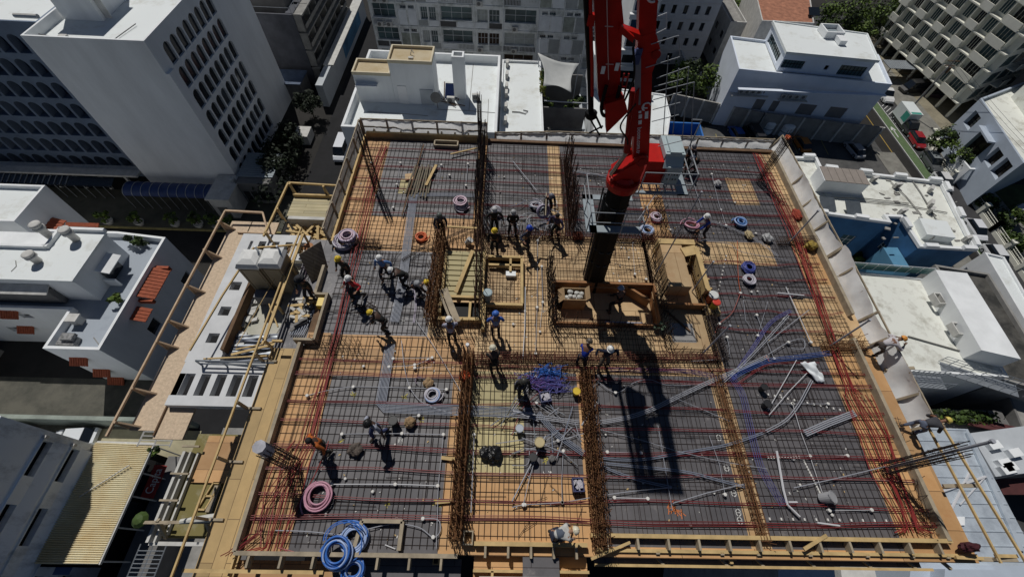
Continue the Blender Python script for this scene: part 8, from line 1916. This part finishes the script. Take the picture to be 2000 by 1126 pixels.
sack('yellow-brown bundle lying at the right edge below the netting', (1582, 482), .3, mat('mustard', (.40, .28, .05), .7, .25, 5), .12, .8, .8, 8, 'bundle', 'bundle')
sack('small white sack on the dark upper right bay', (1400, 360), .2, mat('sack_white', (.5, .5, .5), .8, .25, 5), .08, 1, .9, 9)
sack('white bag in the right part of the dark upper right bay', (1497, 466), .25, MATS['sack_white'], .08, 1, .8, 10)
sack('reddish rag bundle at the beam right of the middle workers', (1128, 462), .24, mat('rag_red', (.20, .05, .02), .9, .3, 5), .1, 1, .8, 11, 'rag', 'rag')
sack('pale crumpled bag near the upper end of the dark right bay', (1462, 460), .2, mat('cardboard_pale', (.45, .36, .20), .8, .2, 4), .1, 1.3, .7, 12, 'carton', 'carton')
sack('red cloth hanging at the right edge board near the netting', (1556, 420), .25, mat('cloth_red', (.40, .06, .03), .8, .3, 5), .05, 1.5, .6, 13, 'cloth', 'cloth')
sack('orange cable heap at the foot of the right column cage', (1538, 270), .2, ORANGE, .3, 1, .6, 14, 'cable_heap', 'cable')
# crates, cardboard box
def crate(label, px, w, d, h, m_, fill=None, rz=0):
    p = at(*px, .08); t = thing('crate', label, 'crate', tuple(p), world=False); t.rotation_euler = (0, 0, rz); mb = MB()
    for x0, y0, x1, y1 in ((-w, -d, w, -d + .03), (-w, d - .03, w, d), (-w, -d + .03, -w + .03, d - .03), (w - .03, -d + .03, w, d - .03)): mb.box(x0, y0, 0, x1, y1, h)
    mb.box(-w + .03, -d + .03, 0, w - .03, d - .03, .03); mb.build('tray', m_, t)
    if fill:
        mb = MB(); rnd = random.Random(3)
        for k in range(10): a = rnd.uniform(0, 3); mb.obox((rnd.uniform(-w * .6, w * .6), rnd.uniform(-d * .6, d * .6), h * .6), (math.cos(a) * .1, math.sin(a) * .1, .03), (-.03, .04, 0), (0, 0, .04))
        mb.build('contents', fill, t)
    return t
CB = mat('crate_navy', (.05, .06, .16), .5, .1, 3)
crate('navy plastic crate with white fittings on the orange middle plywood', (1127, 948), .19, .22, .28, CB, WHTUBE, .05)
crate('navy plastic crate with pale fittings in the tube tangle of the middle bay', (1064, 778), .2, .2, .28, CB, WHTUBE, .2)
t = thing('cardboard_box', 'open cardboard box full of white crumpled bags in the pit', 'box', (3.2, 10.0, -.5))
m = MB()
for a in ((2.75, 9.75, 3.75, 9.79), (2.75, 10.35, 3.75, 10.39), (2.75, 9.79, 2.79, 10.35), (3.71, 9.79, 3.75, 10.35)): m.box(a[0], a[1], -.5, a[2], a[3], .32)
m.slab([(2.75, 9.75, .32), (2.55, 9.7, .1), (2.55, 10.4, .1), (2.75, 10.39, .32)], .02); m.slab([(3.75, 9.75, .32), (3.75, 10.39, .32), (3.88, 10.4, .5), (3.88, 9.75, .5)], .02); part(t, 'carton', m, mat('cardboard', (.36, .24, .13), .85, .12, 3))
m = MB(); rnd = random.Random(5)
for k in range(12):
    c = Vector((rnd.uniform(2.9, 3.6), rnd.uniform(9.9, 10.25), .12 + rnd.random() * .15)); M = Matrix.Rotation(rnd.uniform(0, 3), 4, 'X'); m.lathe([(0, -.1), (.09, -.06), (.11, 0), (.08, .07), (0, .1)], tuple(c), 7, M)
part(t, 'crumpled_bag', m, MATS['white_tarp'])
m = MB(); m.box(4.55, 8.85, -.5, 6.2, 9.0, -.3); m.box(4.6, 9.02, -.5, 6.3, 9.12, -.35); m.box(4.7, 8.9, -.3, 6.0, 8.98, -.22); single('steel_profiles', m, mat('profile_blue', (.28, .31, .40), .4, .1, 3, metal=.4), 'bundle of blue-grey steel profiles lying in the pit front', 'profiles')
mb, _ = foliage(90, 6.75, 8.6, .3, .25, .3, .2, .14, 5, 66); single('green_netting', mb, [mat('net_green', (.14, .20, .13), .9, .2, 4)], 'dull green scraps caught in the bars at the pit corner', 'netting', kind='stuff')
# white sheet, planks
p = [at(1562, 708, .25), at(1590, 706, .3), at(1611, 743, .12), at(1598, 748, .08)]; K = 8; sh = MB(); rnd = random.Random(2)
for i in range(K + 1):
    for j in range(K + 1):
        u = i / K; v = j / K; q = (p[0] * (1 - u) + p[1] * u) * (1 - v) + (p[3] * (1 - u) + p[2] * u) * v; sh.v.append(tuple(q + Vector((rnd.uniform(-.02, .02), rnd.uniform(-.02, .02), .07 * math.sin(u * 7) * math.cos(v * 9) + rnd.uniform(0, .03)))))
for i in range(K):
    for j in range(K): a = i * (K + 1) + j; sh.f.append([a, a + K + 1, a + K + 2, a + 1]); sh.mi.append(0)
o = sh.build('white_sheet', mat('sheet_white', (.74, .78, .80), .6, .05, 3), None, smooth=True); tag(o, 'crumpled white plastic sheet on the right middle bay', 'sheet'); o.modifiers.new('S', 'SOLIDIFY').thickness = .01
for k in range(9):
    a = at(812 + k * 4.2, 322 + (k % 3) * 3, .14); b = at(792 + k * 5.5, 378 + (k % 4) * 3, .14); m = MB(); m.beam(a, b, .07, .05); single('scaffold_plank', m, mat('grey_batten', (.19, .16, .11), .8, .2, 3), 'weathered batten in the stack on the upper left bay', 'batten', 'batten stack')
m = MB(); m.beam(at(852, 322, .2), at(832, 362, .2), .14, .05); single('plank', m, TIMBER, 'wider yellowish plank at the right of the batten stack', 'plank')
m = MB(); m.beam(at(828, 282, .16), at(785, 420, .16), .05, .05); single('long_batten', m, TIMBERD, 'long dark batten slanting through the batten stack', 'batten')
m = MB(); q = at(799, 345, .12); m.obox(q, (.2, .05, 0), (-.04, .22, 0), (0, 0, .02)); single('board_piece', m, LTPLY, 'pale square board offcut left of the batten stack', 'board')
m = MB(); q = at(793, 362, .02); m.box(q.x - .35, q.y - .6, .008, q.x + .3, q.y + .5, .02); single('ply_patch', m, YPLY, 'yellowish plywood patch under the batten stack', 'board')
m = MB(); m.beam(at(880, 301, .2), at(932, 289, .2), .07, .05); single('pale_batten', m, TIMBER, 'pale batten lying near the back edge of the upper left bay', 'batten')
t = thing('small_tray', 'small rectangular timber tray by the back netting of the left bay', 'tray', tuple(at(872, 285, 0)))
q = at(872, 285, 0); m = MB(); m.beam((q.x - .65, q.y - .2, .12), (q.x + .65, q.y - .2, .12), .07, .2); m.beam((q.x - .65, q.y + .2, .12), (q.x + .65, q.y + .2, .12), .07, .2); m.beam((q.x - .65, q.y - .2, .12), (q.x - .65, q.y + .2, .12), .07, .2); m.beam((q.x + .65, q.y - .2, .12), (q.x + .65, q.y + .2, .12), .07, .2); part(t, 'frame', m, TIMBERG)
m = MB(); m.beam((-2.95, 13.15, .95), (-1.2, 13.1, .95), .08, .06); single('pale_batten', m, TIMBER, 'pale batten spanning between the bar bank and the tall bars', 'batten')
m = MB(); m.beam(at(850, 980, .1), at(890, 976, .1), .12, .04); single('yellow_board', m, TIMBER, 'short yellow board beside the front of the left wall bars', 'board')
m = MB(); m.beam(at(862, 893, .12), at(888, 896, .12), .12, .04); single('yellow_board', m, TIMBER, 'short tan board halfway down the left wall bars', 'board')
m = MB(); q = at(915, 1050, .0); ringwall(m, [(q.x - .16, q.y - .2), (q.x + .16, q.y - .2), (q.x + .16, q.y + .2), (q.x - .16, q.y + .2)], .04, .05, .3); single('box_form', m, TIMBERG, 'small square box form at the front end of the left wall bars', 'formwork')
m = MB(); q = at(850, 1093, .0); ringwall(m, [(q.x - .1, q.y - .12), (q.x + .1, q.y - .12), (q.x + .1, q.y + .12), (q.x - .1, q.y + .12)], .03, -.36, -.2); single('box_form', m, TIMBER, 'tiny square timber form below the front edge board', 'formwork')
m = MB(); m.bar(at(752, 1063, .05), at(772, 1071, .05), .02, 6); single('steel_pin', m, PVCW, 'short pale rod lying inside the square opening frame', 'rod')
rnd = random.Random(15); q = at(720, 605, .1); m = MB()
for k in range(9): a = rnd.uniform(0, 3.1); m.bar((q.x + rnd.uniform(-.4, .4), q.y + rnd.uniform(-.3, .3), .12), (q.x + math.cos(a) * .6, q.y + math.sin(a) * .35, .16 + rnd.random() * .2), .022, 5)
single('bar_offcuts', m, REBARD, 'dark heap of bar offcuts below the red-shirted worker', 'offcuts', kind='stuff')
sack('small grey lump of tools near the front of the middle bay tangle', (1078, 895), .12, CONCD, .1, 1, .8, 21, 'tool_pile', 'tools')
m = MB(); m.beam((2.0, 14.0, 1.0), (2.05, 15.2, 1.3), .05, .05); single('timber_prop', m, TIMBERG, 'thin timber prop by the right wall bars in the upper middle bay', 'prop')
# netting debris along the right side
m = MB(); rnd = random.Random(19)
for k in range(40): q = (rnd.uniform(15.6, 16.2), rnd.uniform(5.2, 8), -.25); a = rnd.uniform(0, 3); s_ = rnd.uniform(.05, .2); m.obox(q, (math.cos(a) * s_, math.sin(a) * s_, 0), (-math.sin(a) * .05, math.cos(a) * .05, 0), (0, 0, .03))
single('edge_debris', m, TIMBERG, 'scraps of timber in the gap behind the right edge board', 'debris', kind='stuff')
# ================================================================ vehicles
def car(label, x, y, rz, kind='hatch', col=(.5, .5, .5), z=GZ, roof=None, cat=None):
    t = thing({'pickup': 'pickup_truck', 'van': 'parked_van', 'truck': 'box_truck'}.get(kind, 'parked_car'), label, cat or {'pickup': 'pickup', 'van': 'van', 'truck': 'truck'}.get(kind, 'car'), (x, y, z), 'vehicles parked around the site', world=False); t.rotation_euler = (0, 0, rz)
    L_, W_, Hb, Hr = {'hatch': (4.2, 1.75, .85, 1.5), 'suv': (4.7, 1.9, 1.0, 1.75), 'pickup': (5.4, 1.95, 1.05, 1.8), 'van': (5.2, 2.0, 1.1, 2.2), 'truck': (6.2, 2.1, 1.1, 2.0)}[kind]
    pm = mat('car_%d_%d_%d' % tuple(q * 100 for q in col), col, .3, 0, coat=.5, spec=.5)
    def loft(secs):
        mb = MB(); n = len(secs); vs = []
        for (yy, w_, z0, z1, tw) in secs: vs += [(-w_, yy, z0), (w_, yy, z0), (w_, yy, z0 + (z1 - z0) * .7), (tw, yy, z1), (-tw, yy, z1), (-w_, yy, z0 + (z1 - z0) * .7)]
        fs = []
        for i in range(n - 1):
            for k in range(6): fs.append((i * 6 + k, i * 6 + (k + 1) % 6, i * 6 + 6 + (k + 1) % 6, i * 6 + 6 + k))
        fs += [tuple(range(5, -1, -1)), tuple((n - 1) * 6 + k for k in range(6))]; mb._add(vs, fs); return mb
    w2 = W_ / 2; h2 = L_ / 2
    body = loft([(-h2, w2 * .86, .35, Hb * .9, w2 * .8), (-h2 + .25, w2 * .97, .25, Hb, w2 * .9), (-h2 * .4, w2, .22, Hb, w2 * .93), (h2 * .35, w2, .22, Hb, w2 * .93), (h2 - .5, w2 * .96, .25, Hb * .9, w2 * .88), (h2, w2 * .82, .35, Hb * .68, w2 * .7)])
    body.build('body', pm, t)
    if kind == 'pickup': cab = [(-.35, .85), (-.15, 1.0), (.75, 1.0), (1.35, .9)]; y0, y1, y2, y3 = -.45, -.3, .75, 1.4
    elif kind in ('van',): y0, y1, y2, y3 = -h2 + .15, -h2 + .3, 1.3, 1.9
    elif kind == 'truck': y0, y1, y2, y3 = .9, 1.0, 2.0, 2.6
    else: y0, y1, y2, y3 = -h2 + .25, -h2 + .8, .45, 1.25
    g_ = loft([(y0, w2 * .86, Hb - .02, Hb + .03, w2 * .8), (y1, w2 * .86, Hb - .02, Hr - .04, w2 * .70), (y2, w2 * .86, Hb - .02, Hr - .04, w2 * .70), (y3, w2 * .84, Hb - .05, Hb - .0, w2 * .78)]); g_.build('window', GLASS, t)
    r_ = MB(); r_.slab([(-w2 * .70, y1, Hr), (w2 * .70, y1, Hr), (w2 * .70, y2, Hr), (-w2 * .70, y2, Hr)], .07); r_.build('roof', mat('car_roof_%d_%d_%d' % tuple(q * 100 for q in (roof or col)), roof or col, .35, 0, coat=.4), t)
    if kind == 'pickup':
        bd = MB(); bd.box(-w2 * .82, -h2 + .2, Hb - .02, w2 * .82, -.55, Hb + .012); bd.build('cargo_bed', BLKP, t)
    if kind == 'truck':
        bd = MB(); bd.box(-w2 * 1.05, -h2, .7, w2 * 1.05, .85, 2.9); bd.build('cargo_box', mat('box_white_paint', (.72, .76, .76), .5, .05, 1), t)
        bd = MB(); bd.box(-w2 * 1.06, -.6, 1.2, -w2 * 1.05, .8, 2.7); bd.box(w2 * 1.05, -.6, 1.2, w2 * 1.06, .8, 2.7); bd.box(-.9, .2, 2.9, .9, .8, 2.905); bd.build('green_panel', mat('teal_decal', (.06, .32, .26), .5, .1, 2), t)
    for sx in (-1, 1):
        for yy in (-h2 * .62, h2 * .64):
            wh = MB(); M = Matrix.Rotation(R_(90), 4, 'Y'); wh.lathe([(.22, -.11), (.33, -.1), (.34, 0), (.33, .1), (.22, .11)], (sx * (w2 - .1), yy, .33), 14, M); wo_ = wh.build('wheel', BLKP, t)
            wh = MB(); wh.lathe([(.2, .0), (.2, .02), (0, .03)], (sx * (w2 + .01), yy, .33), 10, Matrix.Rotation(R_(90 * sx), 4, 'Y')); wh.build('rim', STEEL, wo_)
        hl = MB(); hl.obox((sx * w2 * .6, h2 - .06, Hb * .62), (.18, 0, 0), (0, .05, 0), (0, 0, .07)); hl.build('headlight', RAIL, t)
    return t
car('white pickup truck parked on the right street beside the white house', 74.2, 78.6, R_(172), 'pickup', (.72, .72, .72))
car('white box truck with teal markings parked on the right street', 73.6, 69.5, R_(178), 'truck', (.03, .03, .035))
car('red car parked behind the box truck on the right street', 73.4, 64.6, R_(175), 'hatch', (.30, .012, .02))
car('dark grey car with pale roof parked on the right street', 72.9, 58.8, R_(176), 'suv', (.10, .105, .11), roof=(.22, .24, .25))
car('white car mostly hidden behind the dirty roof corner', 72.3, 54.0, R_(176), 'hatch', (.62, .62, .62))
car('white sedan parked near the pillared fence on the right street', 71.6, 43.6, R_(176), 'hatch', (.70, .71, .74))
car('white minivan parked lowest on the right street', 71.2, 38.2, R_(176), 'suv', (.66, .67, .68))
car('black pickup with pale bed cover parked by the upper trees', 85.0, 99.5, R_(140), 'pickup', (.05, .05, .055), roof=(.6, .62, .64))
car('black van parked beside the corrugated carport', 81.0, 81.0, R_(100), 'van', (.02, .02, .022))
car('bright blue car parked in the car park by the buttressed wall', 40.6, 64.4, R_(8), 'hatch', (.02, .10, .40))
car('black van parked beside the bright blue car', 43.4, 64.0, R_(6), 'van', (.03, .032, .035))
car('orange car parked under the shaded end of the car park wall', 51.6, 62.4, R_(5), 'hatch', (.40, .14, .02))
car('white car in the shaded right corner of the car park', 60.5, 61.3, R_(8), 'hatch', (.35, .36, .38))
car('white van parked in the dark street behind the left fence', -26.3, 56.0, R_(180), 'van', (.62, .64, .68))
car('black car in the shaded courtyard at the right, upper', 57.0, 16.6, R_(20), 'suv', (.015, .015, .018))
car('black car in the shaded courtyard at the right, lower', 57.2, 13.4, R_(20), 'suv', (.015, .015, .018))
car('white car beside the long green boundary wall at the lower left', -43.0, 10.6, R_(95), 'hatch', (.62, .64, .66))
car('small golf cart like white car under the trees by the lawn', 80.5, 47.5, R_(120), 'hatch', (.45, .46, .48))
car('dark car on the street at the top left behind the mural wall', -25.0, 96, R_(175), 'hatch', (.12, .12, .13))
for k, yy in enumerate((94.5, 89.5, 84.6, 79.5)): car('dark car number plate unseen in the shaded garage bay of the cream apartments' if k == 9 else ['farthest', 'second farthest', 'third', 'nearest'][k] + ' dark car in the shaded garage bays under the cream apartments', 83.4 + (94.5 - yy) * .08, yy, R_(80), 'hatch', (.03 + .01 * k, .035, .045))
